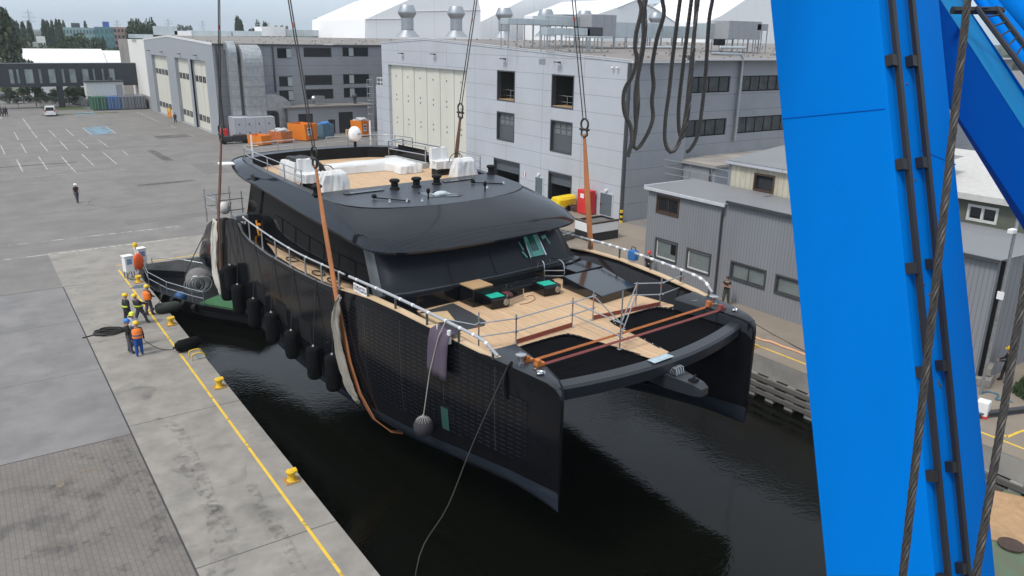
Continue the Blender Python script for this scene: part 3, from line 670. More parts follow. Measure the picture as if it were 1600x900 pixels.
b.add([PS(30.8, 5.87, -0.2), PS(37.6, 5.87, -0.2), PS(37.6, 6.05, 4.3), PS(30.8, 6.05, 4.3)], [(0, 1, 2, 3)]); b.add([PS(15.2, 6.12, -0.2), PS(30.75, 6.12, -0.2), PS(30.75, 5.98, 4.3), PS(15.2, 5.98, 4.3)], [(0, 1, 2, 3)]); b.add([PS(15.2, 5.98, 4.3), PS(24, 5.98, 4.3), PS(24, 5.55, 9.2), PS(15.2, 5.55, 9.2)], [(0, 1, 2, 3)])
b.build('roof', tin, shed, fix=False)
b = MB(); pbox(b, PS, 30.8, 5.72, 37.65, 5.9, -0.28, -0.18); pbox(b, PS, 37.6, 5.75, 37.72, 6.0, -0.25, 4.3)
b.build('roof_trim', mat('pale_trim', (0.5, 0.5, 0.5), 0.4), shed); b = MB(); pbox(b, PS, 15.2, 5.98, 30.72, 6.14, -0.28, -0.18); b.build('gutter', dgrey, shed)
b = MB(); b.tube([PS(30.9, 5.72, -0.22), PS(30.9, 5.5, -0.22), PS(31.05, 5.2, -0.1), PS(31.05, 0.15, -0.1)], 0.07, 8); b.build('downpipe', dgrey, shed, smooth=50)

# rusty pale shed behind
cor = mat('rust_streaked_corrugated', (0.5, 0.47, 0.37), 0.6, var=0.15, scale=1, dirt=(0.2, 0.09, 0.04), dscale=0.9, damt=0.7, stretch=(1, 1, 0.3)); stripes(cor, 1, 0.42, 0.1, (0.3, 0.28, 0.22), fac=0.5)
rs = thing('shed', 'older pale corrugated shed with rust streaks behind the grey quay shed', 'building', (41.6, 18, 0))
PR = lambda u, v, d: Vector((d, u-18, v))
b = MB(); wall_open(b, PR, 24.2, 34.4, 5.0, 7.55, [(31.0, 6.15, 32.4, 7.1)], 0.2); b.build('wall', cor, rs, fix=False)
b = MB(); frame(b, PR, 30.9, 6.05, 32.5, 7.2, 0.12, -0.05, 0.15); b.build('window_frame', rust, rs); b = MB(); pbox(b, PR, 31.0, 6.15, 32.4, 7.1, 0.15, 0.2); b.build('pane', glassd, rs)
b = MB(); b.add([PR(24, 7.75, -0.3), PR(34.7, 7.75, -0.3), PR(34.7, 8.7, 9.0), PR(24, 8.7, 9.0)], [(0, 1, 2, 3)]); b.build('roof', tin, rs, fix=False)
b = MB(); pbox(b, PR, 24, 7.5, 34.7, 7.72, -0.28, -0.02); b.build('eave_trim', panel, rs)
b = MB(); b.box((0.0, 16.4, 0), (9, 16.6, 5.0)); b.box((0.0, 16.39, 5.0), (0.12, 16.62, 7.5)); b.build('rear_wall', shedm, rs)
rr = MB()
for z in (5.9, 6.4, 6.9): rr.tube([PR(34.5, z, 0.5), PR(41, z, 0.5)], 0.03, 5)
for y in (34.6, 36.5, 38.5, 41): rr.tube([PR(y, 4.0, 0.5), PR(y, 6.9, 0.5)], 0.03, 5)
put(rr.build('roof_rail', galv), 'thin galvanised guard rail between the old corrugated shed and the hangar', 'railing').location = (41.6, 18, 0)
# ================================================================== FAR BACKGROUND
fabric = mat('white_tent_fabric', (0.9, 0.9, 0.9), 0.55, var=0.02, scale=0.1)
fabric2 = mat('pale_tent_fabric', (0.8, 0.81, 0.82), 0.55, var=0.03, scale=0.1)
stripes(fabric, 0, 7.0, 0.16, (0.66, 0.67, 0.69), fac=0.5)
def slab_from(name, label, cat, pts, Y, depth, m, group=None):
    """upright outline surveyed on the plane Y, built as a solid hall running back from it"""
    P = [GY(x, y, Y) for x, y in pts]; c = Vector((sum(p.x for p in P)/len(P), Y, 0))
    b = MB(); r0 = [p-c for p in P]
    b.loft([r0, [p+Vector((0, depth, 0)) for p in r0]], True, 0, True, True)
    t = thing(name, label, cat, c, 0, group); b.build('hall_shell', m, t); return t, c
def hall(name, label, pts, Y, depth, m):
    t, c = slab_from(name, label, 'building', [(x, y) for x, y in pts], Y, depth, m); return t, c
g_ = 'white membrane halls behind the hangar'
t, c = hall('membrane_hall', 'white membrane hall whose left gable edge slopes up beside the first roof stack', [(570, 75), (570.5, 30), (642, -2), (700, -22), (745, -14), (751, 16), (751, 75)], 160, 30, fabric); t['group'] = g_
b = MB(); P = [GY(571, 30, 159.9)-c, GY(640, 29.5, 159.9)-c, GY(645, 18, 159.9)-c, GY(751, 16, 159.9)-c]; b.tube(P, 0.12, 5); b.build('eave_seam', mat('seam_grey', (0.5, 0.51, 0.53), 0.6), t)
t, c = hall('membrane_hall', 'white membrane hall with a long bright roof slope behind the middle roof stacks', [(735, 75), (751, 34), (765, 27), (822, -3), (930, -55), (1005, -10), (1005, 75)], 185, 40, fabric); t['group'] = g_
t, c = hall('membrane_hall', 'pale gabled membrane hall seen between the slack wire ropes', [(930, 75), (934, 22), (966, 11), (997, -2), (1030, 16), (1060, 38), (1062, 75)], 150, 30, fabric2); t['group'] = g_
b = MB(); P = [GY(x, y, 149.9)-c for x, y in ((966, 12), (997, -1), (1022, 13), (1060, 38))]; b.tube(P, 0.15, 5); b.build('gable_seam', mat('seam_grey', (0, 0, 0)), t)
t, c = hall('storage_hall', 'flat pale grey hall with a thin dark eave between two white gables', [(1020, 75), (1022, 6), (1150, 2), (1150, 75)], 200, 40, mat('pale_grey_sheet', (0.55, 0.57, 0.6), 0.5))
t, c = hall('membrane_hall', 'white membrane hall with a steep roof edge next to the blue crane leg', [(1100, 75), (1106, 34), (1126, 25), (1170, -4), (1250, -40), (1330, -10), (1330, 75)], 140, 30, fabric); t['group'] = g_

# roof stacks
for i, (x, yb, yt, lab) in enumerate(((637, 58, 8, 'leftmost silver roof stack with conical foot and flared cap'), (713, 58, 10, 'second silver roof stack from the left with flared cap'), (787.5, 59, 12, 'third silver roof stack from the left, nearest the duct run'), (852, 57, 14.5, 'silver stack half hidden behind the raised rooftop duct'), (912, 57, 16.5, 'silver stack whose cap shows above the grey air handlers'), (1023, 57, 20, 'small silver stack cap behind the slack wire ropes'))):
    p = GY(x, yb, 112); q = GY(x, yt, 112); h = q.z-p.z
    t = thing('roof_stack', lab, 'stack', p, 0, 'silver stacks along the hangar roof')
    r = 1.0; b = MB(); b.lathe([(r*1.9, 0), (r*0.95, h*0.22), (r*0.95, h*0.24)], (0, 0, 0), 20); b.build('cone_foot', galv, t, smooth=40)
    b = MB(); b.lathe([(r*0.95, h*0.2), (r*0.95, h*0.62)], (0, 0, 0), 20); b.build('pipe', galv, t, smooth=40)
    b = MB(); b.lathe([(r*0.95, h*0.6), (r*1.4, h*0.74), (r*1.4, h*0.8), (r*1.0, h*1.0), (r*0.9, h*1.0)], (0, 0, 0), 20); b.build('flared_cap', galv, t, smooth=40)
put(MB().box((56, 97.2, 0), (115, 115, 14.55)).build('rear_hall', roofm), 'long flat roofed hall behind the central hangar under the silver stacks', 'building')

# air handling plant on the hangar roof (stands on thin legs)
ahu = mat('ahu_grey', (0.30, 0.31, 0.33), 0.5, var=0.08); stripes(ahu, 0, 1.1, 0.05, (0.16, 0.165, 0.175))
duct2 = mat('pale_duct', (0.50, 0.55, 0.57), 0.4, 0.5, var=0.12, scale=0.6); stripes(duct2, 0, 1.9, 0.06, (0.3, 0.32, 0.34))
def plant(name, label, x0, y0, x1, y1, Y, dep, m, leg=True, zroof=None, cat='air unit', pipe=False):
    a, c = GY(x0, y0, Y), GY(x1, y1, Y); X0, X1, Z0, Z1 = a.x, c.x, min(a.z, c.z), max(a.z, c.z)
    zr = zroof if zroof is not None else 13.58+min(max(Y-49.7, 0), 35.3)*0.041
    t = thing(name, label, cat, ((X0+X1)/2, Y+dep/2, zr)); w = (X1-X0)/2
    b = MB()
    if pipe: b.tube([(-w, 0, (Z0+Z1)/2-zr), (w, 0, (Z0+Z1)/2-zr)], (Z1-Z0)/2, 14)
    else: b.box((-w, -dep/2, Z0-zr), (w, dep/2, Z1-zr))
    b.build('casing', m, t, bevel=0.04, smooth=40 if pipe else None)
    if leg and Z0-zr > 0.2:
        n = max(2, int(2*w/1.6)); 
        for i in range(n+1):
            for s in (-1, 1):
                b = MB(); xx = -w*0.97+2*w*0.97*i/n; b.box((xx-.04, s*dep*0.45-.04, 0.0), (xx+.04, s*dep*0.45+.04, Z0-zr)); b.build('leg', galv, t)
    return t
YR = 66
plant('rooftop_duct', 'raised rectangular silver duct on thin legs at the left end of the roof plant', 794, 28, 870, 40, YR, 1.4, duct2, cat='duct')
plant('rooftop_duct', 'deep rounded duct bay behind the left sling cable of the roof plant', 852, 24, 905, 41, YR+2, 2.2, duct2, cat='duct')
plant('rooftop_duct', 'lower pale duct running in front of the roof plant', 855, 43, 922, 56, YR-6, 1.0, duct2, cat='duct')
plant('air_handler', 'grey panelled air handler with small dark handles on the hangar roof', 880, 22, 925, 42, YR+4, 3.0, ahu)
plant('air_handler', 'tall grey air handler block in the middle of the roof plant', 925, 22, 962, 58, YR, 3.0, ahu)
plant('air_handler', 'small dark louvre box at the end of the lower duct', 918, 42, 942, 57, YR-6, 1.2, dgrey)
plant('rooftop_duct', 'big faceted silver duct behind the slack wire ropes', 962, 34, 1035, 60, YR+1, 2.4, duct2, cat='duct')
plant('rooftop_duct', 'silver transition duct right of the slack wire ropes', 1035, 40, 1085, 60, YR+1, 2.0, duct2, cat='duct')
plant('air_handler', 'grey two door air handler beside the blue crane leg', 1140, 32, 1188, 62, YR-6, 2.4, ahu)
plant('rooftop_duct', 'angled silver duct feeding the air handler by the crane leg', 1108, 36, 1146, 62, YR-4, 2.0, duct2, cat='duct')
plant('air_handler', 'slim louvre unit at the right end of the roof plant', 1184, 37, 1200, 48, YR-6, 1.2, ahu)
plant('rooftop_pipe', 'pale horizontal pipe lying along the hangar roof', 884, 56, 960, 60, YR-8, 0.5, duct2, leg=False, cat='pipe', pipe=True)
plant('rooftop_pipe', 'long silver pipe lying on the roof above the side windows', 985, 71.5, 1090, 76, 55, 0.5, duct2, leg=False, cat='pipe', pipe=True)
plant('rooftop_pipe', 'short silver pipe lying on the roof beside the crane leg', 1128, 72, 1168, 77, 55, 0.5, duct2, leg=False, cat='pipe', pipe=True)
plant('roof_cowl', 'dark round cowl standing on the hangar roof near the crane leg', 1124, 61, 1133, 71, 58, 0.8, blackm, leg=False)

# long rooftop plant on the halls beyond the left hangar
for x0, y0, x1, y1, lab, m in ((246, 40.5, 278, 55, 'round ended silver tank on the roofs left of the first sling', duct2), (207, 53.5, 240, 60, 'low silver duct just above the white wing of the left hangar', duct2), (272, 48, 300, 56, 'white boxed duct next to the round ended tank', white), (300, 47.5, 362, 57, 'long crumpled silver duct beyond the left hangar roof', duct2), (363, 48, 409, 57, 'curved silver duct beyond the left hangar roof ridge', duct2), (408, 41.5, 447, 57, 'white stepped plant box on the far roofs', white), (447, 46, 500, 57, 'flat silver duct at the right end of the far roof plant', duct2), (318, 36, 0, 0, '', None)):
    if m is None: continue
    plant('rooftop_duct', lab, x0, y0, x1, y1, 186, 5, m, leg=False, zroof=13.5, cat='duct')
put(MB().box((38, 183, 0), (130, 240, 13.4)).build('rear_hall', roofm), 'flat roofed hall carrying silver ducts beyond the left hangar', 'building')

# skywalk
navy = mat('dark_blue_cladding', (0.028, 0.034, 0.042), 0.5, var=0.1)
sk = thing('skywalk', 'dark enclosed footbridge with tall narrow windows crossing to the white wing', 'footbridge', (0, 190, 0))
PK = lambda u, v, d: Vector((u, d, v))
wl_ = []
for x0, x1 in ((-20, -4), (12.5, 20), (24, 29), (37, 51), (59, 64), (74, 86), (95, 100), (107, 118), (127, 138), (144, 148), (158, 162), (169, 179)):
    a, c = GY(x0, 108.5, 190).x, GY(x1, 108.5, 190).x; wl_.append((a, 4.95, c, 7.85))
b = MB(); wall_open(b, PK, -40, 32.9, 4.3, 8.8, wl_, 0.25)
b.poly([PK(-40, 8.8, 0), PK(32.9, 8.8, 0), PK(32.9, 8.8, 3.4), PK(-40, 8.8, 3.4)]); b.poly([PK(-40, 4.3, 0), PK(32.9, 4.3, 0), PK(32.9, 4.3, 3.4), PK(-40, 4.3, 3.4)]); b.poly([PK(-40, 4.3, 3.4), PK(32.9, 4.3, 3.4), PK(32.9, 8.8, 3.4), PK(-40, 8.8, 3.4)]); b.poly([PK(32.9, 4.3, 0), PK(32.9, 4.3, 3.4), PK(32.9, 8.8, 3.4), PK(32.9, 8.8, 0)])
b.build('wall', navy, sk, fix=False)
pale_g = mat('pale_bridge_glass', (0.28, 0.33, 0.33), 0.1, var=0.35, scale=0.5)
for w in wl_: window(PK, sk, *w, w=0.08, gm=pale_g)
b = MB(); b.box((17.5, 0.8, 0), (18.6, 2.4, 4.3)); b.build('pillar', navy, sk)
b = MB(); b.box((-40, -0.05, 8.8), (32.9, 3.45, 8.9)); b.build('roof_edge', dgrey, sk)
# white low hall behind it
a = GY(6, 78, 250); bq = GY(166, 77, 250)
t = thing('membrane_hall', 'low white hall with a broad plain roof behind the dark footbridge', 'building', (20, 250, 0))
b = MB(); b.loft([[Vector((X, y, z)) for y, z in ((0, 0), (0, 5.4), (9, 10.5), (18, 5.4), (18, 0))] for X in (a.x-20-0.5, bq.x-20)], True, 0, True, True); b.build('hall_shell', fabric, t)
b = MB(); b.loft([[Vector((X, y, z)) for y, z in ((1, 0), (1, 5.1), (10, 10.05), (19, 5.1), (19, 0))] for X in (bq.x-20, bq.x-20+6)], True, 0, True, True); b.build('hall_annex', fabric, t)

# portacabin and containers
conm = lambda n, c: stripes(mat(n, c, 0.55, var=0.12, scale=1.5, dirt=(0.2, 0.16, 0.13), damt=0.3), 0, 0.3, 0.09, tuple(x*0.6 for x in c), fac=0.6)
def container(x0, x1, Y, lab, n, c, z=0, h=2.62, dep=6.0):
    t = thing('shipping_container', lab, 'container', ((x0+x1)/2, Y, z), 0, 'containers by the yard entrance'); w = (x1-x0)/2-0.03
    m = conm(n, c); b = MB(); b.box((-w, 0.06, 0.12), (w, dep, h)); b.build('body', m, t)
    for k in range(2):
        b = MB(); b.box((-w+k*w+0.03, 0, 0.18), (-w+(k+1)*w-0.03, 0.055, h-0.08)); d = b.build('door', m, t)
        b = MB()
        for q in (0.3, 0.7): b.box((-w+k*w+w*q-0.03, -0.05, 0.2), (-w+k*w+w*q+0.03, -0.004, h-0.1))
        b.build('lock_bar', galv, d)
    return t
container(22.4, 25.0, 180.3, 'green shipping container at the left end of the row', 'container_green', (0.03, 0.13, 0.07))
container(25.0, 27.6, 180.3, 'blue shipping container between the green and grey ones', 'container_blue', (0.06, 0.15, 0.33))
container(27.6, 30.2, 180.3, 'grey shipping container next to the blue one', 'container_grey', (0.2, 0.21, 0.23))
container(30.2, 32.4, 180.3, 'grey shipping container against the white wing', 'container_grey', (0, 0, 0))
t = thing('site_cabin', 'white ribbed site cabin standing above the containers', 'cabin', (25.4, 183.5, 2.64)); b = MB()
b.box((-3.4, 0, 0.0), (3.6, 3, 2.75)); b.build('cabin_body', stripes(mat('white_cabin_ribs', (0.62, 0.63, 0.62), 0.5), 0, 0.35, 0.06, (0.35, 0.36, 0.36)), t); b = MB(); b.box((-3.6, -0.3, 2.75), (3.7, 3.1, 3.0)); b.build('cabin_roof', dgrey, t)
b = MB(); b.box((2.1, -0.06, 0.1), (3.3, -0.01, 2.2)); b.build('cabin_door', ahu, t); b = MB(); b.box((1.0, 0.8, 3.0), (1.8, 1.6, 3.6)); b.build('aircon_box', dgrey, t)

# gate, fence, small house, parked cars
fm_ = mat('fence_galv', (0.25, 0.26, 0.26), 0.6, 0.3)
def fence_run(label, pts, h, name='mesh_fence'):
    t = thing(name, label, 'fence', (pts[0][0], pts[0][1], 0)); o0 = Vector((pts[0][0], pts[0][1], 0))
    for a, c in zip(pts, pts[1:]):
        A_, B_ = Vector((a[0], a[1], 0))-o0, Vector((c[0], c[1], 0))-o0; n = max(1, int((B_-A_).length/2.6))
        for i in range(n+1):
            p = A_.lerp(B_, i/n); b = MB(); b.tube([p, p+Vector((0, 0, h))], 0.04, 5); b.build('post', fm_, t)
        b = MB()
        for z in (0.1, h*0.5, h-0.05): b.tube([A_+Vector((0, 0, z)), B_+Vector((0, 0, z))], 0.025, 4)
        k = int((B_-A_).length/0.3)
        for i in range(k): p = A_.lerp(B_, i/k); b.tube([p+Vector((0, 0, 0.1)), p+Vector((0, 0, h-0.05))], 0.010, 3)
        b.build('mesh_panel', fm_, t)
fence_run('grey bar gate across the yard entrance near the parked cars', [(4, 191), (10.2, 191.2), (14.2, 192)], 2.1, 'yard_gate')
fence_run('grey bar fence along the verge right of the gate', [(14.5, 193), (22, 194.4)], 2.0)
fence_run('grey bar fence beside the green container', [(21.6, 182), (21.6, 193.5)], 2.3)
ho = thing('house', 'small pale house with a brown roof seen under the footbridge', 'house', (15.0, 235, 0)); b = MB(); b.box((-4, 0, 0), (4, 7, 3.6)); b.build('wall', mat('pale_plaster', (0.48, 0.45, 0.4), 0.8, dirt=(0.25, 0.23, 0.2)), ho)
b = MB(); b.loft([[Vector((x, y, z)) for y, z in ((-0.4, 3.5), (3.5, 5.4), (7.4, 3.5))] for x in (-4.4, 4.4)], True, 0, True, True); b.build('roof', mat('brown_tiles', (0.22, 0.1, 0.07), 0.8), ho)
b = MB(); b.box((0.2, -0.03, 1.2), (1.2, 0.0, 2.4)); b.build('window', glassd, ho)
def car(loc, rz, lab, name='parked_car', col=(0.02, 0.022, 0.026), cat='car', van=False):
    t = thing(name, lab, cat, loc, rz, None if van else 'dark cars parked beyond the gate'); L_, W_, Hh = (4.4, 1.8, 1.45) if not van else (4.4, 1.82, 1.83)
    pm = mat('car_paint_white' if van else 'car_paint_%d' % int(col[0]*1e4), (0.8, 0.8, 0.8) if van else col, 0.25, coat=0.6, var=0.03); b = MB()
    if van: pr = [(-2.2, .3), (-2.2, 1.0), (-2.15, 1.78), (-1.9, 1.83), (0.4, 1.83), (0.75, 1.7), (1.3, 1.12), (2.05, 0.95), (2.2, 0.75), (2.2, .3)]
    else: pr = [(-2.2, .3), (-2.2, .85), (-2.05, .98), (-1.5, 1.38), (-1.2, 1.45), (0.1, 1.45), (0.5, 1.36), (1.1, 0.98), (2.0, 0.85), (2.2, 0.65), (2.2, .3)]
    rg = []
    for s, ins in ((-1, 0.10), (-0.93, 0.0), (0.93, 0.0), (1, 0.10)): rg.append([Vector((s*W_/2*(0.86 if z > 1.05 else 1.0), x*(1-ins*0.25), z-(ins*0.4 if z > 1 else 0))) for x, z in pr])
    b.loft(rg, True, 0, True, True); b.build('body', pm, t, smooth=35)
    for x, y in ((-1, -1.35), (1, -1.35), (-1, 1.35), (1, 1.35)):
        b = MB(); b.tube([(x*W_/2*0.84, y, .32), (x*W_/2*1.01, y, .32)], .32, 16); w = b.build('wheel', rubber, t, smooth=40); b = MB(); b.tube([(x*W_/2*1.0, y, .32), (x*W_/2*1.02, y, .32)], .2, 12); b.build('rim', galv, w)
    zt = 1.68 if van else 1.36
    b = MB(); y0, y1 = (-2.22, -2.19) if van else (-2.09, -1.5); b.add([(-.68, -2.195 if van else -2.06, 1.05), (.68, -2.195 if van else -2.06, 1.05), (.62, -2.175 if van else -1.5, zt), (-.62, -2.175 if van else -1.5, zt)], [(0, 1, 2, 3)]); b.build('rear_window', glassd, t, fix=False).location = (0, -0.012, 0.008)
    b = MB(); ya, yb2 = (1.28, 0.78) if van else (1.08, 0.52); b.add([(-.7, ya, 1.08), (.7, ya, 1.08), (.62, yb2, zt), (-.62, yb2, zt)], [(0, 1, 2, 3)]); b.build('windscreen', glassd, t, fix=False).location = (0, 0.012, 0.012)
    for s in (-1, 1):
        x = s*(W_/2*0.935+0.01); b = MB(); b.add([(x, -1.5 if not van else 0.0, 1.06), (x, 0.9, 1.06), (s*(W_/2*.86-.005), .5, zt-.02), (s*(W_/2*.86-.005), -1.2 if not van else 0.0, zt-.02)], [(0, 1, 2, 3)]); b.build('side_window', glassd, t, fix=False).location.x = s*0.02
        b = MB(); b.box((s*.78-.09, -2.24, .75 if not van else .8), (s*.78+.09, -2.19, .95 if not van else 1.25)); b.build('tail_light', mat('tail_red', (.35, .02, .02), .3), t)
    b = MB(); b.box((-.26, -2.23, .62), (.26, -2.2, .74)); b.build('number_plate', white, t); return t
car(G(80.5, 180.5), -0.15, 'white delivery van parked nose to the verge below the footbridge', 'parked_van', van=True, cat='van')
car(G(4, 155), 0.2, 'dark estate car at the left edge beyond the gate', col=(0.03, 0.035, 0.045))
car(G(21, 153), 0.1, 'dark car standing in the gateway drive', col=(0.02, 0.02, 0.024))
car(G(62, 158.5), 1.45, 'black car parked side on before the white garage', col=(0.011, 0.011, 0.012))
car(G(80, 155.5), 1.5, 'dark grey car behind the black one near the pillar', col=(0.05, 0.052, 0.055))
car(G(132, 164.5), 0.3, 'grey car half hidden by the fence beside the green container', col=(0.12, 0.125, 0.13))
t = thing('garage', 'low white garage behind the parked cars', 'building', G(75, 149)); b = MB(); b.box((-4, 0, 0), (4, 6, 2.9)); b.build('wall', white, t); b = MB(); b.box((-4.2, -.2, 2.9), (4.2, 6.2, 3.1)); b.build('roof', dgrey, t)

# offices
def dist_pt(x, y, D):
    d = ray(x, y); k = D/math.hypot(d.x, d.y); return CAM+d*k
def office(lab, x0, x1, yt, D, base, win, rows, cols, dep=18, name='office_block', top=None):
    a, c, tp = dist_pt(x0, yt, D), dist_pt(x1, yt, D), dist_pt((x0+x1)/2, yt, D); h = tp.z
    ax = Vector((c.x-a.x, c.y-a.y, 0)); w = ax.length; t = thing(name, lab, 'building', (a.x, a.y, 0), math.atan2(ax.y, ax.x)); b = MB(); b.box((0, 0, 0), (w, dep, h)); b.build('wall', base, t)
    for r in range(rows):
        for k in range(cols):
            b = MB(); x = w*(k+0.22)/cols; z = h*(1-(r+0.82)/(rows+0.6)); b.box((x, -0.12, z), (x+w/cols*0.55, 0.05, z+h/(rows+.6)*0.5)); b.build('window', win, t)
    if top: b = MB(); b.box((w*top[0], 3, h), (w*top[1], 10, h+top[2])); b.build('roof_plant', top[3], t)
    return t
teal = mat('teal_glass_wall', (0.10, 0.24, 0.27), 0.3, var=0.2, scale=0.2); stripes(teal, 0, 1.6, 0.35, (0.03, 0.1, 0.12)); tealp = mat('pale_teal_wall', (0.30, 0.42, 0.43), 0.4, var=0.1); 
office('long pale teal office block with white floor bands', 97, 148, 43, 480, tealp, mat('office_glass', (0.1, 0.17, 0.19), 0.2), 4, 10, top=(.28, .55, 2.2, dgrey))
office('dark teal glazed office tower with a blue roof box', 147, 177, 42, 470, teal, mat('office_glass', (0, 0, 0)), 4, 4, top=(.45, .8, 2.6, mat('roof_blue', (0.05, 0.12, 0.4), .5)))
office('pink brick office block with rows of square windows', 176, 205, 42.5, 500, mat('pink_brick', (0.36, 0.22, 0.18), 0.8), glassd, 5, 5)
office('narrow teal block right of the round tree', 235, 247, 41, 520, teal, mat('office_glass', (0, 0, 0)), 4, 2)
office('small white roofed house among the poplars', 56, 70, 57, 400, white, glassd, 1, 3, dep=8, name='house')
office('long low pale shed in front of the distant poplars', 14, 60, 66, 330, mat('pale_shed_wall', (0.4, 0.4, 0.38), 0.7), glassd, 1, 8, dep=10, name='shed')
office('far low white works beyond the trees', 395, 450, 44.5, 700, mat('pale_shed_wall', (0, 0, 0)), glassd, 1, 6, dep=10, name='works_building')
office('little white house among the trees left of the membrane hall', 532, 540, 52, 420, white, glassd, 1, 2, dep=8, name='house')

# trees: trunk, limbs and a crown of many leaf clumps
def crown_mesh(kind, seed):
    rnd = random.Random(seed); b = MB(); nleaf = 3200 if kind != 'shrub' else 2000
    lobes = []
    if kind == 'poplar':
        for i in range(26): 
            z = 0.1+0.88*i/25; r = 0.13*math.sin(PI*min(1, (z*0.92+0.09)))**0.7+0.01; a = rnd.uniform(0, 6.28); lobes.append((Vector((math.cos(a)*r*0.7, math.sin(a)*r*0.7, z)), 0.07+r*0.35, 1.9))
    elif kind == 'broad':
        for i in range(24):
            a = rnd.uniform(0, 6.28); z = rnd.uniform(0.25, 0.9); r = 0.42*math.sqrt(max(0, 1-((z-0.5)/0.5)**2)); lobes.append((Vector((math.cos(a)*r, math.sin(a)*r, z)), rnd.uniform(.11, .19), 0.9))
    else:                                                      # spreading shrubby tree
        for i in range(22):
            a = rnd.uniform(0, 6.28); z = rnd.uniform(0.12, 0.85); r = 0.6*(1-z*0.6)*rnd.random()**0.5; lobes.append((Vector((math.cos(a)*r, math.sin(a)*r, z)), rnd.uniform(.12, .2), 0.9))
    for k in range(nleaf):
        c, r, st = lobes[rnd.randrange(len(lobes))]
        d = Vector((rnd.gauss(0, 1), rnd.gauss(0, 1), rnd.gauss(0, 1))).normalized()*r*(0.55+0.5*rnd.random()); d.z *= st; p = c+d
        s = rnd.uniform(0.014, 0.034); u = Vector((rnd.gauss(0, 1), rnd.gauss(0, 1), rnd.gauss(0, .6))).normalized(); v = u.cross(Vector((rnd.gauss(0, 1), rnd.gauss(0, 1), rnd.gauss(0, 1)))).normalized()
        b.add([p-u*s-v*s*.6, p+u*s-v*s*.8, p+u*s*.7+v*s, p-u*s*.8+v*s*.9], [(0, 1, 2, 3)], rnd.choice((0, 0, 1, 2)))
    return b
leafs = [mat('leaf_dark', (0.022, 0.042, 0.016), 0.7, var=0.35, scale=20), mat('leaf_mid', (0.04, 0.07, 0.022), 0.7, var=0.35, scale=20), mat('leaf_light', (0.07, 0.105, 0.035), 0.7, var=0.3, scale=20)]
bark = mat('bark', (0.06, 0.045, 0.035), 0.9, bump=0.4)
CR = {}
for kd in ('poplar', 'broad', 'shrub'):
    for v in range(2):
        o = crown_mesh(kd, 11*v+len(kd)).build('crown', leafs, None, fix=False); me = o.data; bpy.data.objects.remove(o)
        tb_ = MB(); tb_.tube([(0, 0, 0), (0.008, 0.0, 0.3), (0, 0.01, 0.7)], [.028, .02, .006], 6)
        for a in range(6): tb_.tube([(0, 0, .2+.07*a), (.12*math.cos(a*2.1), .12*math.sin(a*2.1), .42+.07*a)], [.012, .004], 4)
        o = tb_.build('trunk', bark); tm = o.data; bpy.data.objects.remove(o); CR[kd, v] = (me, tm)
KLAB = {'poplar': 'slim dark poplar', 'broad': 'round dense leafy tree', 'shrub': 'spreading bushy tree'}
def tree(x, yt, D, kd, lab, wf=1.0, v=0):
    p = dist_pt(x, yt, D); h = p.z; t = thing('poplar_tree' if kd == 'poplar' else 'leafy_tree', lab, 'tree', (p.x, p.y, 0), random.uniform(0, 6), 'trees beyond the yard'); 
    for nm, me in (('crown', CR[kd, v][0]), ('trunk', CR[kd, v][1])):
        o = bpy.data.objects.new(nm, me); COL.objects.link(o); o.parent = t; o.scale = (h*wf, h*wf, h)
where = iter(range(99))
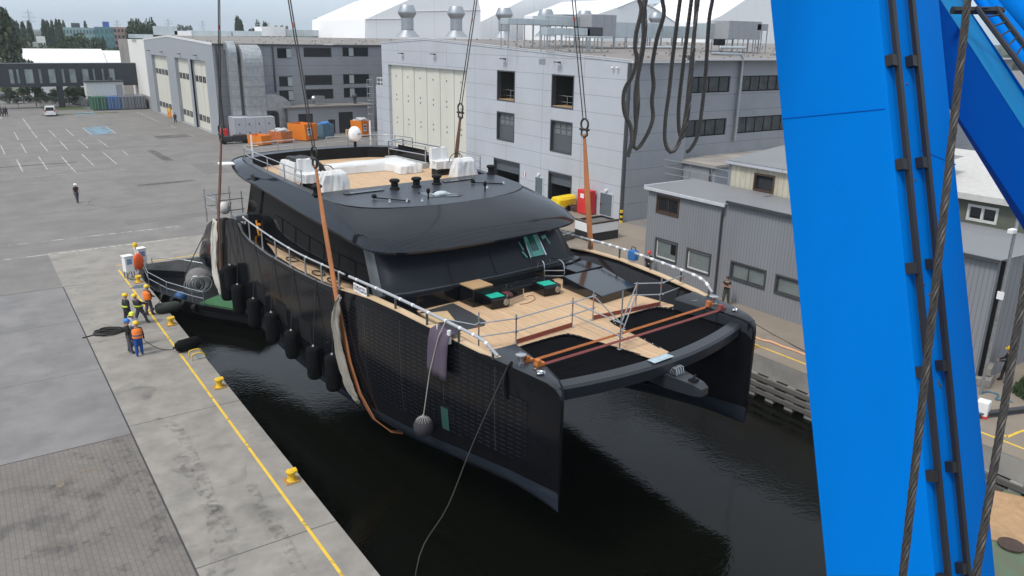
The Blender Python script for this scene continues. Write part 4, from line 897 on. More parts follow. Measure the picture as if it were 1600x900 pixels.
TREES = [(4, 24, 240, 'poplar', 'tall near dark poplar at the left edge of the view', 0.68), (12, 36, 250, 'poplar', 'second dark tree stepping down from the left edge poplar', 0.65), (20, 36.5, 430, 'poplar', 'leftmost of the three free standing distant poplars', 0.48), (26, 39, 430, 'poplar', 'poplar leaning against the leftmost distant poplar', 0.44), (35, 40, 440, 'poplar', 'middle one of the three free standing distant poplars', 0.48), (45, 38.5, 440, 'poplar', 'rightmost of the three free standing distant poplars', 0.48), (68, 37, 430, 'poplar', 'first poplar of the close row left of the teal offices', 0.48), (74, 38, 435, 'poplar', 'second poplar of the close row left of the teal offices', 0.40), (81, 38, 440, 'poplar', 'slimmer poplar in the middle of the row by the teal offices', 0.36), (88, 37, 430, 'poplar', 'poplar one before last of the row by the teal offices', 0.40), (93, 37.5, 430, 'poplar', 'last poplar of the row touching the pale teal office', 0.40), (99, 37, 560, 'poplar', 'small far poplar showing above the pale teal office', 0.36), (133, 38, 600, 'poplar', 'tiny far tree above the roof of the pale teal office', 0.44),
  (38, 58, 300, 'broad', 'dark tree below the middle free standing poplar', 0.50), (112, 51, 330, 'shrub', 'broad green tree in front of the pale teal office', 0.74), (128, 54, 320, 'shrub', 'wide dark bush right in front of the pale teal office', 0.68), (96, 56, 310, 'shrub', 'green bushy tree left of the offices above the white hall', 0.55), (153, 58.5, 320, 'broad', 'dark conical tree before the dark teal tower', 0.45), (75, 68, 270, 'shrub', 'yellowish green bush behind the white hall roof', 0.84), (140, 70, 280, 'shrub', 'low bush at the foot of the teal tower', 1.36), (182, 70, 270, 'shrub', 'low green bush beside the white wing of the left hangar', 1.36), (25, 68, 280, 'shrub', 'low bush at the far left behind the white hall', 1.02),
  (212, 36, 340, 'broad', 'left half of the big round tree above the white wing', 0.42), (221, 30, 345, 'broad', 'big round dark tree above the white wing', 0.56), (230, 36, 340, 'broad', 'right half of the big round tree above the white wing', 0.42), (281, 39, 900, 'broad', 'small round tree above the boxed white duct', 0.42), (293, 39.5, 900, 'broad', 'small round tree just left of the rear left sling', 0.42), (371, 32, 420, 'poplar', 'tall dark tree right of the rear left sling', 0.48), (376, 37, 420, 'poplar', 'shorter dark tree beside the tall one right of the sling', 0.44), (389, 39, 420, 'shrub', 'wide bushy tree left of the white plant box', 0.62), (402, 40, 420, 'shrub', 'bushy tree touching the white plant box', 0.50), (408, 33.5, 425, 'broad', 'tall rounded tree behind the white plant box', 0.30), (432, 40, 1000, 'broad', 'first tiny treetop above the white plant box', 0.30), (440, 40, 1000, 'broad', 'second tiny treetop above the white plant box', 0.30), (446, 40, 1000, 'broad', 'third tiny treetop above the white plant box', 0.30), (494, 36, 420, 'poplar', 'dark tree standing alone right of the front left sling', 0.48), (499, 40, 420, 'poplar', 'smaller dark tree beside the lone one by the sling', 0.44), (512, 42, 380, 'shrub', 'hazy wide tree left of the small white house', 0.81), (527, 44, 380, 'shrub', 'hazy low tree above the small white house', 0.74), (541, 40, 300, 'broad', 'dark tree left of the membrane hall', 0.35), (554, 40, 300, 'broad', 'brownish tree nearest the membrane hall', 0.35), (564, 45, 320, 'shrub', 'low tree tucked against the membrane hall', 0.62)]
for i, (x, yt, D, kd, lab, wf) in enumerate(TREES): tree(x, yt, D, kd, lab, wf, i % 2)
for x, y, D, lab in ((122, 148, 215, 'hedge like tree under the footbridge left of the site cabin'), (112, 150, 225, 'leafy bush under the footbridge right of the pillar'), (45, 92, 197, 'small spruce like tree rising above the footbridge'), (104, 152, 198, 'bush under the footbridge beside the pillar'), (116, 150, 199, 'green bush under the footbridge, second from the pillar'), (128, 152, 198, 'low bush between the pillar and the site cabin'), (60, 152, 204, 'bush behind the parked cars under the footbridge'), (84, 154, 203, 'bush left of the footbridge pillar'), (33, 150, 206, 'bush beside the gateway drive'), (10, 150, 205, 'bush at the far left under the footbridge')): tree(x, y-(16 if D != 197 else 0), D, 'shrub' if D != 197 else 'broad', lab, .9 if D != 197 else .3, 0)

# distant wooded land as one mass
b = MB(); rnd = random.Random(5)
for ring, (D, hh) in enumerate(((620, 8), (900, 11), (1500, 15), (2600, 21))):
    a0, a1 = -0.35, 1.25; n = 420; pts = []
    for i in range(n+1):
        a = a0+(a1-a0)*i/n; r = D*(1+0.05*rnd.random()); h = hh*(0.82+0.28*rnd.random()+0.10*math.sin(i*0.21+ring)*math.sin(i*0.057)); pts.append((a, r, max(2, h)))
    for (p, q) in zip(pts, pts[1:]):
        A_ = Vector((math.sin(p[0])*p[1], math.cos(p[0])*p[1], 0)); B2 = Vector((math.sin(q[0])*q[1], math.cos(q[0])*q[1], 0)); back = 1.06
        b.add([A_, B2, B2*1.005+Vector((0, 0, q[2]*.7)), A_*1.005+Vector((0, 0, p[2]*.7)), A_*1.02+Vector((0, 0, p[2])), B2*1.02+Vector((0, 0, q[2])), A_*back, B2*back], [(0, 1, 2, 3), (3, 2, 5, 4), (4, 5, 7, 6)], rnd.choice((0, 0, 1)))
put(b.build('far_wood', leafs, None, fix=False), kind='stuff')

# power pylons
def pylon(x, yt, D, lab):
    p = dist_pt(x, yt, D); h = p.z; t = thing('power_pylon', lab, 'pylon', (p.x, p.y, 0), 0.5, 'power pylons on the horizon'); b = MB(); r = D*0.00011+0.06
    for sx in (-1, 1):
        for sy in (-1, 1): b.tube([(sx*h*.09, sy*h*.09, 0), (sx*h*.025, sy*h*.025, h*.6), (0, 0, h)], r, 4)
    for i in range(9):
        z0, z1 = h*.6*i/9, h*.6*(i+1)/9; w0, w1 = h*(.09-.065*i/9), h*(.09-.065*(i+1)/9)
        for s in (-1, 1): b.tube([(-w0, s*w0, z0), (w1, s*w1, z1)], r*.7, 3); b.tube([(w0, s*w0, z0), (-w1, s*w1, z1)], r*.7, 3)
    b.build('lattice_tower', galv, t)
    for z, w in ((.62, .2), (.75, .24), (.88, .16)):
        b = MB(); b.tube([(-h*w, 0, h*z), (h*w, 0, h*z)], r, 4); b.tube([(-h*w, 0, h*z), (0, 0, h*(z+.06)), (h*w, 0, h*z)], r*.8, 3); b.build('cross_arm', galv, t)
for x, yt, D, lab in ((43, 14, 1300, 'tallest lattice pylon above the distant poplars'), (26, 31, 1800, 'faint small pylon at the far left'), (182, 30, 1700, 'faint pylon above the pink brick office'), (262, 28, 1500, 'lattice pylon right of the big round tree'), (316, 31, 1600, 'lattice pylon left of the rear left sling'), (547, 31, 1600, 'pylon between the last trees and the membrane hall'), (419, 33, 1900, 'faint pylon behind the white plant box')): pylon(x, yt, D, lab)

# air between here and the horizon
hz = MB(); hz.box((-3200, -250, -8), (3400, 3600, 70)); ho_ = hz.build('haze', mat('unused_haze_slot', (.5, .5, .5)))
hm = bpy.data.materials.new('haze_air'); hm.use_nodes = True; hn = hm.node_tree.nodes; hn.clear(); o_ = hn.new('ShaderNodeOutputMaterial'); pv = hn.new('ShaderNodeVolumePrincipled')
pv.inputs['Color'].default_value = (0.88, 0.94, 1.0, 1); pv.inputs['Density'].default_value = 0.00024; pv.inputs['Anisotropy'].default_value = 0.3
hm.node_tree.links.new(pv.outputs[0], o_.inputs['Volume']); ho_.data.materials.clear(); ho_.data.materials.append(hm); put(ho_, kind='stuff')
# ================================================================== YACHT (catamaran hanging in four slings)
YTH = math.radians(4.5); YO = Vector((18.955, 17.51, 0))
yS = Vector((math.cos(YTH), math.sin(YTH), 0)); yA = Vector((-math.sin(YTH), math.cos(YTH), 0))
def YW(u, v, z): return YO+yS*u+yA*v+Vector((0, 0, z))
def YL(P): d = P-YO; return Vector((d.dot(yS), d.dot(yA), d.z))
def Yz(x, y, z): return YL(G(x, y, z))
yacht = thing('catamaran', 'huge black catamaran yacht with teak decks hanging in slings over the basin', 'yacht', YO, YTH)

def ymat(name, base, rough, coat, rows=0):
    return mat(name, base, rough, coat=coat, var=0.12)
hullm = mat('hull_black_paint', (0.006, 0.0065, 0.0085), 0.09, coat=0.0, spec=0.18, var=0.2, scale=0.8)
bottomm = mat('antifoul_blue_black', (0.016, 0.023, 0.036), 0.55, var=0.3, scale=2, dirt=(0.045, 0.06, 0.08), dscale=1.2, damt=0.5, stretch=(1, 0.4, 2))
greym = mat('dark_graphite_paint', (0.026, 0.029, 0.035), 0.3, coat=0.1, spec=0.35, var=0.08)
# solar skin: rows of cells with short pale bus lines
solar = mat('solar_cell_skin', (0.006, 0.0066, 0.009), 0.15, coat=0.0, var=0.15, spec=0.18)
nt = solar.node_tree; N, L = nt.nodes, nt.links; bs = N['Principled BSDF']
tc = N.new('ShaderNodeTexCoord'); uvn = N.new('ShaderNodeUVMap'); uvn.uv_map = 'cells'
def math_(op, a, bval=None, b_=None):
    n = N.new('ShaderNodeMath'); n.operation = op; L.new(a, n.inputs[0])
    if b_ is not None: L.new(b_, n.inputs[1])
    elif bval is not None: n.inputs[1].default_value = bval
    return n.outputs[0]
sp = N.new('ShaderNodeSeparateXYZ'); L.new(uvn.outputs[0], sp.inputs[0])
fx = math_('FRACT', math_('DIVIDE', sp.outputs[0], 0.36)); fy = math_('FRACT', math_('DIVIDE', sp.outputs[1], 0.175))
dash = math_('MULTIPLY', math_('LESS_THAN', fx, 0.62), b_=math_('LESS_THAN', fy, 0.10))
seam = math_('LESS_THAN', math_('FRACT', math_('DIVIDE', sp.outputs[0], 2.6)), 0.012)
nz = N.new('ShaderNodeTexNoise'); nz.inputs['Scale'].default_value = 0.7; L.new(uvn.outputs[0], nz.inputs['Vector'])
amt = math_('MULTIPLY', dash, b_=math_('MULTIPLY', nz.outputs['Fac'], 1.1))
src = bs.inputs['Base Color'].links[0].from_socket; mx = N.new('ShaderNodeMixRGB'); mx.inputs['Color2'].default_value = (0.055, 0.057, 0.066, 1)
L.new(amt, mx.inputs['Fac']); L.new(src, mx.inputs['Color1'])
mx2 = N.new('ShaderNodeMixRGB'); mx2.inputs['Color2'].default_value = (0.03, 0.03, 0.034, 1); L.new(seam, mx2.inputs['Fac']); L.new(mx.outputs[0], mx2.inputs['Color1']); L.new(mx2.outputs[0], bs.inputs['Base Color'])
teak = mat('teak_deck', (0.56, 0.38, 0.225), 0.75, var=0.3, scale=2.2, stretch=(7, 0.3, 7), dirt=(0.40, 0.29, 0.19), dscale=0.5, damt=0.6)
stripes(teak, 0, 0.075, 0.008, (0.1, 0.07, 0.05), fac=0.55)
capm = mat('varnished_cap_wood', (0.58, 0.42, 0.26), 0.5, var=0.15, scale=3, stretch=(2, 0.3, 1))
netm = mat('trampoline_net', (0.004, 0.004, 0.005), 0.9, spec=0.05, bump=0.4, bscale=90)

# station table: v, half beam outside, sheer z, half beam inside, keel z
ST = [(0.0, 5.13, 4.45, 5.00, 0.58), (0.06, 5.17, 4.72, 4.95, 0.57), (0.2, 5.23, 4.90, 4.86, 0.56), (0.5, 5.32, 5.02, 4.74, 0.56), (1.2, 5.47, 5.10, 4.55, 0.54), (2.0, 5.58, 5.14, 4.38, 0.5), (2.7, 5.68, 5.18, 4.25, 0.42), (4, 5.84, 5.26, 4.05, 0.25), (5.5, 5.98, 5.36, 3.86, 0.02),
      (8, 6.15, 5.46, 3.6, -0.4), (10, 6.2, 5.43, 3.5, -0.62), (11, 6.2, 5.33, 3.48, -0.7), (12.3, 6.22, 5.19, 3.45, -0.76), (14.2, 6.24, 5.06, 3.42, -0.8), (16.8, 6.25, 5.03, 3.4, -0.8), (19.7, 6.25, 5.08, 3.4, -0.66), (22, 6.23, 5.28, 3.4, -0.42), (22.9, 6.22, 5.52, 3.4, -0.28), (23.4, 6.22, 5.9, 3.4, -0.2), (24.2, 6.21, 6.0, 3.42, -0.1),
      (25.5, 6.2, 5.84, 3.45, 0.05), (27.6, 6.15, 5.33, 3.55, 0.4), (29.1, 6.05, 4.73, 3.7, 0.75), (30.5, 5.95, 3.56, 3.85, 1.2), (31.6, 5.85, 2.5, 4.0, 1.6)]
STv = []
for a, b in zip(ST, ST[1:]):
    n = max(1, int((b[0]-a[0])/0.45)); STv += [a[0]+(b[0]-a[0])*i/n for i in range(n)]
STv.append(ST[-1][0])
PROF = [(0, 0.02), (.035, .36), (.09, .62), (.18, .80), (.32, .92), (.5, .985), (.72, 1.0), (.9, 1.0), (.975, 0.995), (1.0, 0.97)]
def outer(v, t, off=0.0):
    uo, zc, ui, zk = interp(ST, v); uc = (uo+ui)/2; w = (uo-ui)/2
    a = PROF[-1][1]
    for p, q in zip(PROF, PROF[1:]):
        if p[0] <= t <= q[0]: a = p[1]+(q[1]-p[1])*(t-p[0])/(q[0]-p[0]); break
    return uc+w*a+off, zk+(zc-zk)*t
INZ = 4.35
def hull(sgn):
    rings = []
    for v in STv:
        uo, zc, ui, zk = interp(ST, v); uc = (uo+ui)/2; w = (uo-ui)/2; r = []
        for t, a in reversed(PROF): r.append(Vector((sgn*(uc+w*a), v, zk+(zc-zk)*t)))
        zi = min(INZ, zc) if v > 2.2 else zc-0.02
        for t, a in PROF[1:]: r.append(Vector((sgn*(uc-w*a), v, zk+(zi-zk)*t)))
        rings.append(r)
    b = MB(); b.loft(rings, closed=True, cap0=True, cap1=True)
    o = b.build('hull', [hullm, bottomm], yacht, smooth=35)
    for p in o.data.polygons:
        zk = interp(ST, p.center.y)[3]
        if p.center.z < zk+0.9: p.material_index = 1
    # solar skin on the outer face
    me = bpy.data.meshes.new('solar_skin'); vs, fs, uv = [], [], []
    vv = [v for v in STv if 0.9 <= v <= 30.0]; ts = [0.30, 0.36, 0.42, 0.5, 0.58, 0.66, 0.72, 0.8, 0.9, 0.955]
    for v in vv:
        s0 = max(0.0, min(1, (1.25-v)/0.8))
        for t in ts:
            tt = t
            u, z = outer(v, tt, 0.012); vs.append((sgn*u, v, z)); uv.append((v, z*1.02))
    k = len(ts)
    for i in range(len(vv)-1):
        for j in range(k-1):
            if vv[i] < 1.3 and j > 6: continue
            f = (i*k+j, (i+1)*k+j, (i+1)*k+j+1, i*k+j+1); fs.append(f if sgn > 0 else f[::-1])
    me.from_pydata(vs, [], fs); ul = me.uv_layers.new(name='cells')
    for p in me.polygons:
        for li in p.loop_indices: ul.data[li].uv = uv[me.loops[li].vertex_index]
    me.polygons.foreach_set('use_smooth', [True]*len(me.polygons)); me.materials.append(solar)
    so = bpy.data.objects.new('solar_skin', me); COL.objects.link(so); so.parent = o
    # dark rectangular hull windows and a small green masked window
    for v0, v1, t0, t1, m in ((15.4, 16.6, .44, .62, blackm), (18.0, 19.2, .46, .64, blackm), (20.6, 21.6, .48, .66, blackm)):
        b = MB(); g = [[(v0+(v1-v0)*i/4, t0+(t1-t0)*j/3) for j in range(4)] for i in range(5)]
        rr = [[Vector((sgn*outer(v, t, 0.02)[0], v, outer(v, t)[1])) for v, t in row] for row in g]
        b.loft(rr, closed=False, mi=0); b.build('hull_window', m, o, fix=False)
    if sgn < 0:
        b = MB(); rr = [[Vector((sgn*outer(v, t, 0.026)[0], v, outer(v, t)[1])) for t in (.30, .36, .42, .47)] for v in (5.0, 5.2, 5.4)]
        b.loft(rr, closed=False); b.build('masked_window', mat('green_masking', (0.02, 0.07, 0.058), 0.5), o, fix=False)
        b = MB(); rr = [[Vector((sgn*outer(v, t, 0.02)[0], v, outer(v, t)[1])) for t in (.26, .36, .42, .51)] for v in (4.85, 5.2, 5.6)]
        b.loft(rr, closed=False); b.build('hull_window', black, o, fix=False)
    return o
hulls = [hull(-1), hull(1)]

# toe rail / cap rail / bulwarks
DZ = 4.66
for sg in (-1, 1):
    b = MB(); vs_ = [v for v in STv if 2.6 <= v <= 12.4]
    b.loft([[Vector((sg*(interp(ST, v)[0]-0.10), v, interp(ST, v)[1]-0.02)), Vector((sg*(interp(ST, v)[0]-0.12), v, DZ-0.15))] for v in vs_], closed=False)
    b.build('bulwark', black, yacht, fix=False, smooth=30)
    b = MB(); rg = []
    for v in vs_:
        uo, zc = interp(ST, v)[:2]; w0 = 0.02 if v > 3.0 else 0.1
        rg.append([Vector((sg*(uo-w0), v, zc-0.01)), Vector((sg*(uo-w0), v, zc+0.03)), Vector((sg*(uo-0.34), v, zc+0.03)), Vector((sg*(uo-0.34), v, zc-0.02))])
    b.loft(rg, closed=True, cap0=True, cap1=True); b.build('cap_rail', capm, yacht, smooth=30)
    b = MB(); rg = []
    for v in [v for v in STv if 12.3 <= v <= 23.5]:
        uo, zc = interp(ST, v)[:2]
        rg.append([Vector((sg*(uo+0.01), v, zc-0.03)), Vector((sg*(uo+0.01), v, zc+0.05)), Vector((sg*(uo-0.09), v, zc+0.05)), Vector((sg*(uo-0.09), v, zc-0.03))])
    b.loft(rg, closed=True, cap0=True, cap1=True); b.build('toe_rail', steel, yacht, smooth=30)
    # side deck
    b = MB(); b.loft([[Vector((sg*(interp(ST, v)[0]-0.08), v, min(interp(ST, v)[1]-0.06, 5.0) if v > 12 else DZ)), Vector((sg*4.9, v, min(interp(ST, v)[1]-0.06, 5.0) if v > 12 else DZ))] for v in [10.5, 11.2, 12.0, 12.4, 13, 14.2, 16, 18, 20, 22, 23.4, 26]], closed=False)
    b.build('side_deck', teak, yacht, fix=False)
    # stepped stern quarter
    b = MB(); b.box((sg*3.6 if sg > 0 else -6.1, 27.7, 4.0), (6.1 if sg > 0 else -3.6, 28.6, 4.5)); b.box((sg*3.7 if sg > 0 else -6.0, 28.5, 3.2), (6.0 if sg > 0 else -3.7, 29.9, 3.7)); b.build('stern_step', greym, yacht)
    # bow deck triangle
    b = MB(); rg = []
    for v in [0.05, 0.12, 0.25, 0.5, 0.9, 1.2, 1.8, 2.4, 2.9, 3.3]:
        uo, zc, ui, zk = interp(ST, v); zc = zc+0.012
        rg.append([Vector((sg*(uo-0.03), v, zc)), Vector((sg*(uo-0.10), v, zc+0.015)), Vector((sg*(ui+0.10), v, zc-0.02)), Vector((sg*(ui+0.0), v, zc-0.10)), Vector((sg*(ui-0.01), v, zc-0.5))])
    b.loft(rg, closed=False); bd = b.build('bow_deck', greym, yacht, fix=False, smooth=40)

# bridge deck body under the teak
b = MB()
rg = [[Vector((u, v, z)) for u, z in ((-3.95, DZ-0.02), (3.95, DZ-0.02), (3.95, zb+0.5), (2.0, zb), (-2.0, zb), (-3.95, zb+0.5))] for v, zb in ((4.02, 3.9), (5.0, 3.0), (7, 2.6), (26, 2.6), (27, 3.2))]
b.loft(rg, True, 0, True, True); b.build('bridge_deck', black, yacht, smooth=30)
b = MB(); b.loft([[Vector((u, v, z)) for u, z in ((-w, DZ-0.02), (w, DZ-0.02), (w*0.7, zb), (-w*0.7, zb))] for v, w, zb in ((-0.1, 0.45, 4.3), (1.5, 0.5, 4.0), (4.1, 1.05, 3.6))], True, 0, True, True); b.build('longeron', black, yacht, smooth=30)
# teak decks
b = MB()
b.poly([(-5.75, 3.6, DZ), (-4.3, 3.65, DZ), (-4.0, 4.02, DZ), (4.0, 4.02, DZ), (4.3, 3.65, DZ), (5.75, 3.6, DZ), (6.02, 8.0, DZ), (6.05, 12.2, DZ), (-6.05, 12.2, DZ), (-6.02, 8.0, DZ)])
b.poly([(-1.12, 4.02, DZ), (-0.95, 3.6, DZ), (-0.5, 0.45, DZ), (0.5, 0.45, DZ), (0.95, 3.6, DZ), (1.12, 4.02, DZ)])
b.build('fore_deck', teak, yacht, fix=False)
# teak waterways rising towards the bulwarks
for sg in (-1, 1):
    b = MB(); wv = lambda v: DZ+0.006+0.30*max(0, min(1, (v-4.4)/4.5))
    b.loft([[Vector((sg*4.95, v, DZ+0.006)), Vector((sg*(interp(ST, v)[0]-0.13), v, wv(v)))] for v in (3.75, 4.4, 5, 6, 7, 8, 9, 10, 11, 12.1)], closed=False); b.build('waterway', teak, yacht, fix=False)
# trampolines with laced edges
for sg in (-1, 1):
    c = [(4.32, 0.95), (4.28, 3.2), (4.05, 3.75), (3.6, 4.02), (1.6, 4.02), (1.15, 3.8), (0.98, 3.3), (0.52, 0.9), (0.5, 0.62), (2.4, 0.55)]
    P = [Vector((sg*p[0], p[1], DZ-0.01)) for p in c]
    b = MB(); b.poly([p-Vector((0, 0, 0.05)) for p in P]); nt_ = b.build('trampoline', netm, yacht, fix=False)
    b = MB(); Q = catmull(P[1:8], 6); 
    b.tube(Q, 0.035, 6); lc = b.build('lacing_rail', blackm, nt_, smooth=60)
    b = MB()
    acc = 0; last = Q[0]
    for q in Q:
        if (q-last).length > 0.16: b.ell(q+Vector((0, 0, 0.03)), 0.028, 6, 4); last = q
    o_ = b.build('lacing_cleat', steel, nt_); put(o_, kind='stuff')

# forward cross beam
b = MB(); rg = []
for k in range(25):
    u = -4.95+9.9*k/24; a = 1-(u/4.95)**2; v = 0.78-0.72*a; z = 4.80-0.02*a
    rg.append([Vector((u, v+0.23, z-0.06)), Vector((u, v+0.17, z)), Vector((u, v-0.20, z-0.05)), Vector((u, v-0.27, z-0.14)), Vector((u, v-0.18, z-0.56)), Vector((u, v+0.15, z-0.6))])
b.loft(rg, True, 0, True, True); cbm = b.build('cross_beam', greym, yacht, smooth=35)
b = MB(); b.box((-0.95, -0.02-0.1, 4.792), (0.05, 0.22, 4.802)); b.build('film_patch', mat('pale_blue_film', (0.35, 0.45, 0.5), 0.3, var=0.3, scale=6), cbm)
# short bowsprit block with anchor roller
b = MB(); b.loft([[Vector((u, v, z)) for u, z in ((-w, zt), (w, zt), (w, zb), (-w, zb))] for v, w, zt, zb in ((1.0, 0.5, 4.3, 3.8), (-0.2, 0.42, 4.28, 3.75), (-1.3, 0.26, 4.22, 3.8), (-1.55, 0.2, 4.12, 3.85))], True, 0, True, True)
bsp = b.build('bowsprit', greym, yacht, bevel=0.02)
b = MB(); b.box((-0.32, -0.55, 4.28), (0.2, -0.15, 4.33))
for i in range(4): b.tube([(-0.2+i*0.12, -0.5, 4.33), (-0.2+i*0.12, -0.45, 4.5), (-0.2+i*0.12, -0.28, 4.5), (-0.2+i*0.12, -0.2, 4.33)], 0.025, 6)
b.build('anchor_roller', steel, bsp, smooth=50)
b = MB(); b.box((-0.15, -1.2, 4.23), (0.12, -0.95, 4.30)); b.tube([(-0.13, -1.1, 4.3), (0.1, -1.05, 4.42)], 0.04, 6); b.build('chain_stopper', blackm, bsp)

# bow deck gear
def winch(par, c, r=0.17, h=0.34, m=steel, name='winch'):
    b = MB(); b.lathe([(r*1.15, 0), (r*1.15, 0.03), (r*0.8, 0.06), (r*0.7, h*0.45), (r*0.75, h*0.7), (r*1.1, h*0.78), (r*1.1, h*0.92), (r*0.55, h)], c, 14); return b.build(name, m, par, smooth=40)
for sg in (-1, 1):
    zb = 5.13
    winch(yacht, (sg*5.05, 2.05, zb-0.03), 0.17, 0.36, name='deck_winch')
    b = MB(); b.tube([(sg*5.02, 0.92, zb-0.02), (sg*5.02, 0.92, zb+0.08), (sg*5.14, 1.12, zb+0.08), (sg*5.14, 1.12, zb-0.02)], 0.035, 6); b.ell((sg*5.08, 1.02, zb+0.02), (0.16, 0.1, 0.05)); b.build('cleat', steel, yacht, smooth=60)
    b = MB(); b.lathe([(0.07, 0), (0.07, 0.02), (0.02, 0.03)], (sg*4.95, 1.45, zb-0.03), 10); b.build('deck_cap', steel, yacht)
    b = MB()
    b.box((sg*4.55-0.02, 2.6, 5.16), (sg*4.55+0.02, 3.25, 5.18)); b.box((min(sg*4.55, sg*5.05), 2.6, 5.16), (max(sg*4.55, sg*5.05), 2.64, 5.18)); b.box((min(sg*4.55, sg*5.05), 3.22, 5.16), (max(sg*4.55, sg*5.05), 3.26, 5.18)); b.build('hatch_frame', steel, yacht)
    b = MB(); b.loft([[Vector((sg*u, v, z)) for u, z in ((4.3, 4.6), (4.42, 5.1), (5.3, 5.14), (5.5, 4.6))] for v in (2.55, 3.5)], True, 0, True, True); b.build('bow_locker', greym, yacht, bevel=0.04)
    for v in (5.2, 4.2):
        b = MB(); b.lathe([(0.2, -0.02), (0.24, 0.0), (0.2, 0.03), (0.13, 0.03), (0.12, 0.0)], (0, 0, 0), 18, M=Matrix.Rotation(PI/2, 3, 'Y')); o_ = b.build('port_ring', steel, yacht, smooth=40); o_.location = (sg*(interp(ST, v)[0]-0.15), v, 4.98 if v > 4.5 else 4.93)
# ---- cabin -------------------------------------------------------------
sideg = mat('cabin_black_glass', (0.005, 0.0055, 0.006), 0.06, coat=0.0, spec=0.09, var=0.3, scale=0.7)
wscreen = mat('windscreen_film', (0.014, 0.0175, 0.0235), 0.3, var=0.03, scale=0.5, spec=0.2)
bot = [(0, 9.75), (2.6, 9.85), (4.4, 10.0), (5.05, 10.25), (5.28, 10.7), (5.3, 11.6), (5.3, 16), (5.3, 22), (5.25, 25.5)]
top = [(0, 11.1), (2.5, 11.2), (4.2, 11.35), (4.75, 11.6), (4.95, 12.1), (5.1, 13), (5.15, 16.4), (5.15, 21.5), (5.1, 24.0)]
zb_ = [5.3, 5.3, 5.3, 5.28, 5.15, 4.6, 4.6, 4.6, 4.6]; zt_ = [7.2, 7.2, 7.2, 7.2, 7.2, 7.25, 7.5, 7.9, 8.1]
def ringc(L_, zz): 
    h = [Vector((-p[0], p[1], z)) for p, z in zip(L_, zz)][::-1]+[Vector((p[0], p[1], z)) for p, z in list(zip(L_, zz))[1:]]
    return h
B_, T_ = ringc(bot, zb_), ringc(top, zt_); nB = len(B_)
mids = [[a.lerp(c, t)+Vector((0, -0.06*math.sin(PI*t) if abs(a.x) < 5.0 else 0, 0)) for a, c in zip(B_, T_)] for t in (0, .25, .5, .75, 1)]
b = MB(); b.loft([m[4:nB-4] for m in mids], closed=False); ws = b.build('windscreen', wscreen, yacht, fix=False, smooth=40)
for rng, nm in ((range(0, 4), 'l'), (range(nB-5, nB-1), 'r')):
    b = MB()
    b.loft([[m[i] for i in list(rng)+[rng[-1]+1]] for m in mids], closed=False); b.build('side_glazing', sideg, yacht, fix=False, smooth=40)
for sg in (-1, 1):                                             # pale corner pillars
    k = 4 if sg < 0 else nB-5; k2 = 3 if sg < 0 else nB-4; b = MB()
    rg = []
    for m in mids: a, c = m[k], m[k2]; a2 = m[k+(-sg)*1].lerp(a, 0.72); off = Vector((sg*0.015, -0.03, 0)); rg.append([a2+off, a+off, a.lerp(c, 0.55)+off])
    b.loft(rg, closed=False); b.build('corner_pillar', mat('pillar_grey', (0.085, 0.095, 0.105), 0.3, coat=0.2), yacht, fix=False, smooth=50)
b = MB()
for f in (-0.5, 0.0, 0.5):                                     # windscreen seams
    x = f*4.6; p = [Vector((x, 9.77+0.01*abs(x), 5.32)), Vector((x*0.96, 11.07, 7.1))]; n_ = Vector((0, -0.05, 0.02))
    p = [p[0]+n_, p[0].lerp(p[1], .5)+n_*2, p[1]+n_]
    b.tube(p, 0.012, 4)
b.build('screen_seam', blackm, ws)
b = MB(); b.tube([p+Vector((0, -0.05, 0.015)) for p in B_[4:nB-4]], 0.03, 6); b.build('screen_sill', mat('sill_grey', (0.07, 0.078, 0.088), 0.3), ws, smooth=60)
b = MB()
for x in (1.9, 2.0): pass
qa = lambda x, t: Vector((x, 9.8+0.02*x, 5.3)).lerp(Vector((x*0.95, 11.12, 7.2)), t)+Vector((0, -0.115, 0.03))
b.poly([qa(2.15, .22), qa(3.05, .22), qa(3.0, .93), qa(2.25, .93)]); mk = b.build('masked_pane', mat('green_masking_light', (0.11, 0.37, 0.31), 0.5, var=0.2), ws, fix=False)
b = MB(); up = Vector((0, -0.012, 0.006)); b.poly([qa(2.38, .33)+up, qa(2.82, .33)+up, qa(2.78, .8)+up, qa(2.42, .8)+up]); b.build('pane_center', mat('dark_green_glass', (0.02, 0.09, 0.08), 0.2), mk, fix=False)
b = MB(); b.tube([qa(3.08, .2)+up, qa(3.04, .95)+up], 0.03, 6); b.tube([qa(2.12, .2)+up, qa(2.22, .95)+up], 0.02, 6); b.build('pane_rail', steel, mk)
for pts in ([(1.72, .82), (1.86, .84), (1.88, .74), (1.75, .72)], [(1.8, .58), (1.86, .57), (1.95, .4), (1.89, .39)], [(1.78, .36), (1.85, .38), (2.0, .24), (1.94, .22)], [(3.25, .6), (3.55, .63), (3.55, .56), (3.27, .53)], [(3.49, .58), (3.55, .58), (3.63, .42), (3.58, .41)]):
    b = MB(); b.poly([qa(*p) for p in pts]); b.build('masking_tape', mat('green_masking_light', (0, 0, 0)), ws, fix=False)
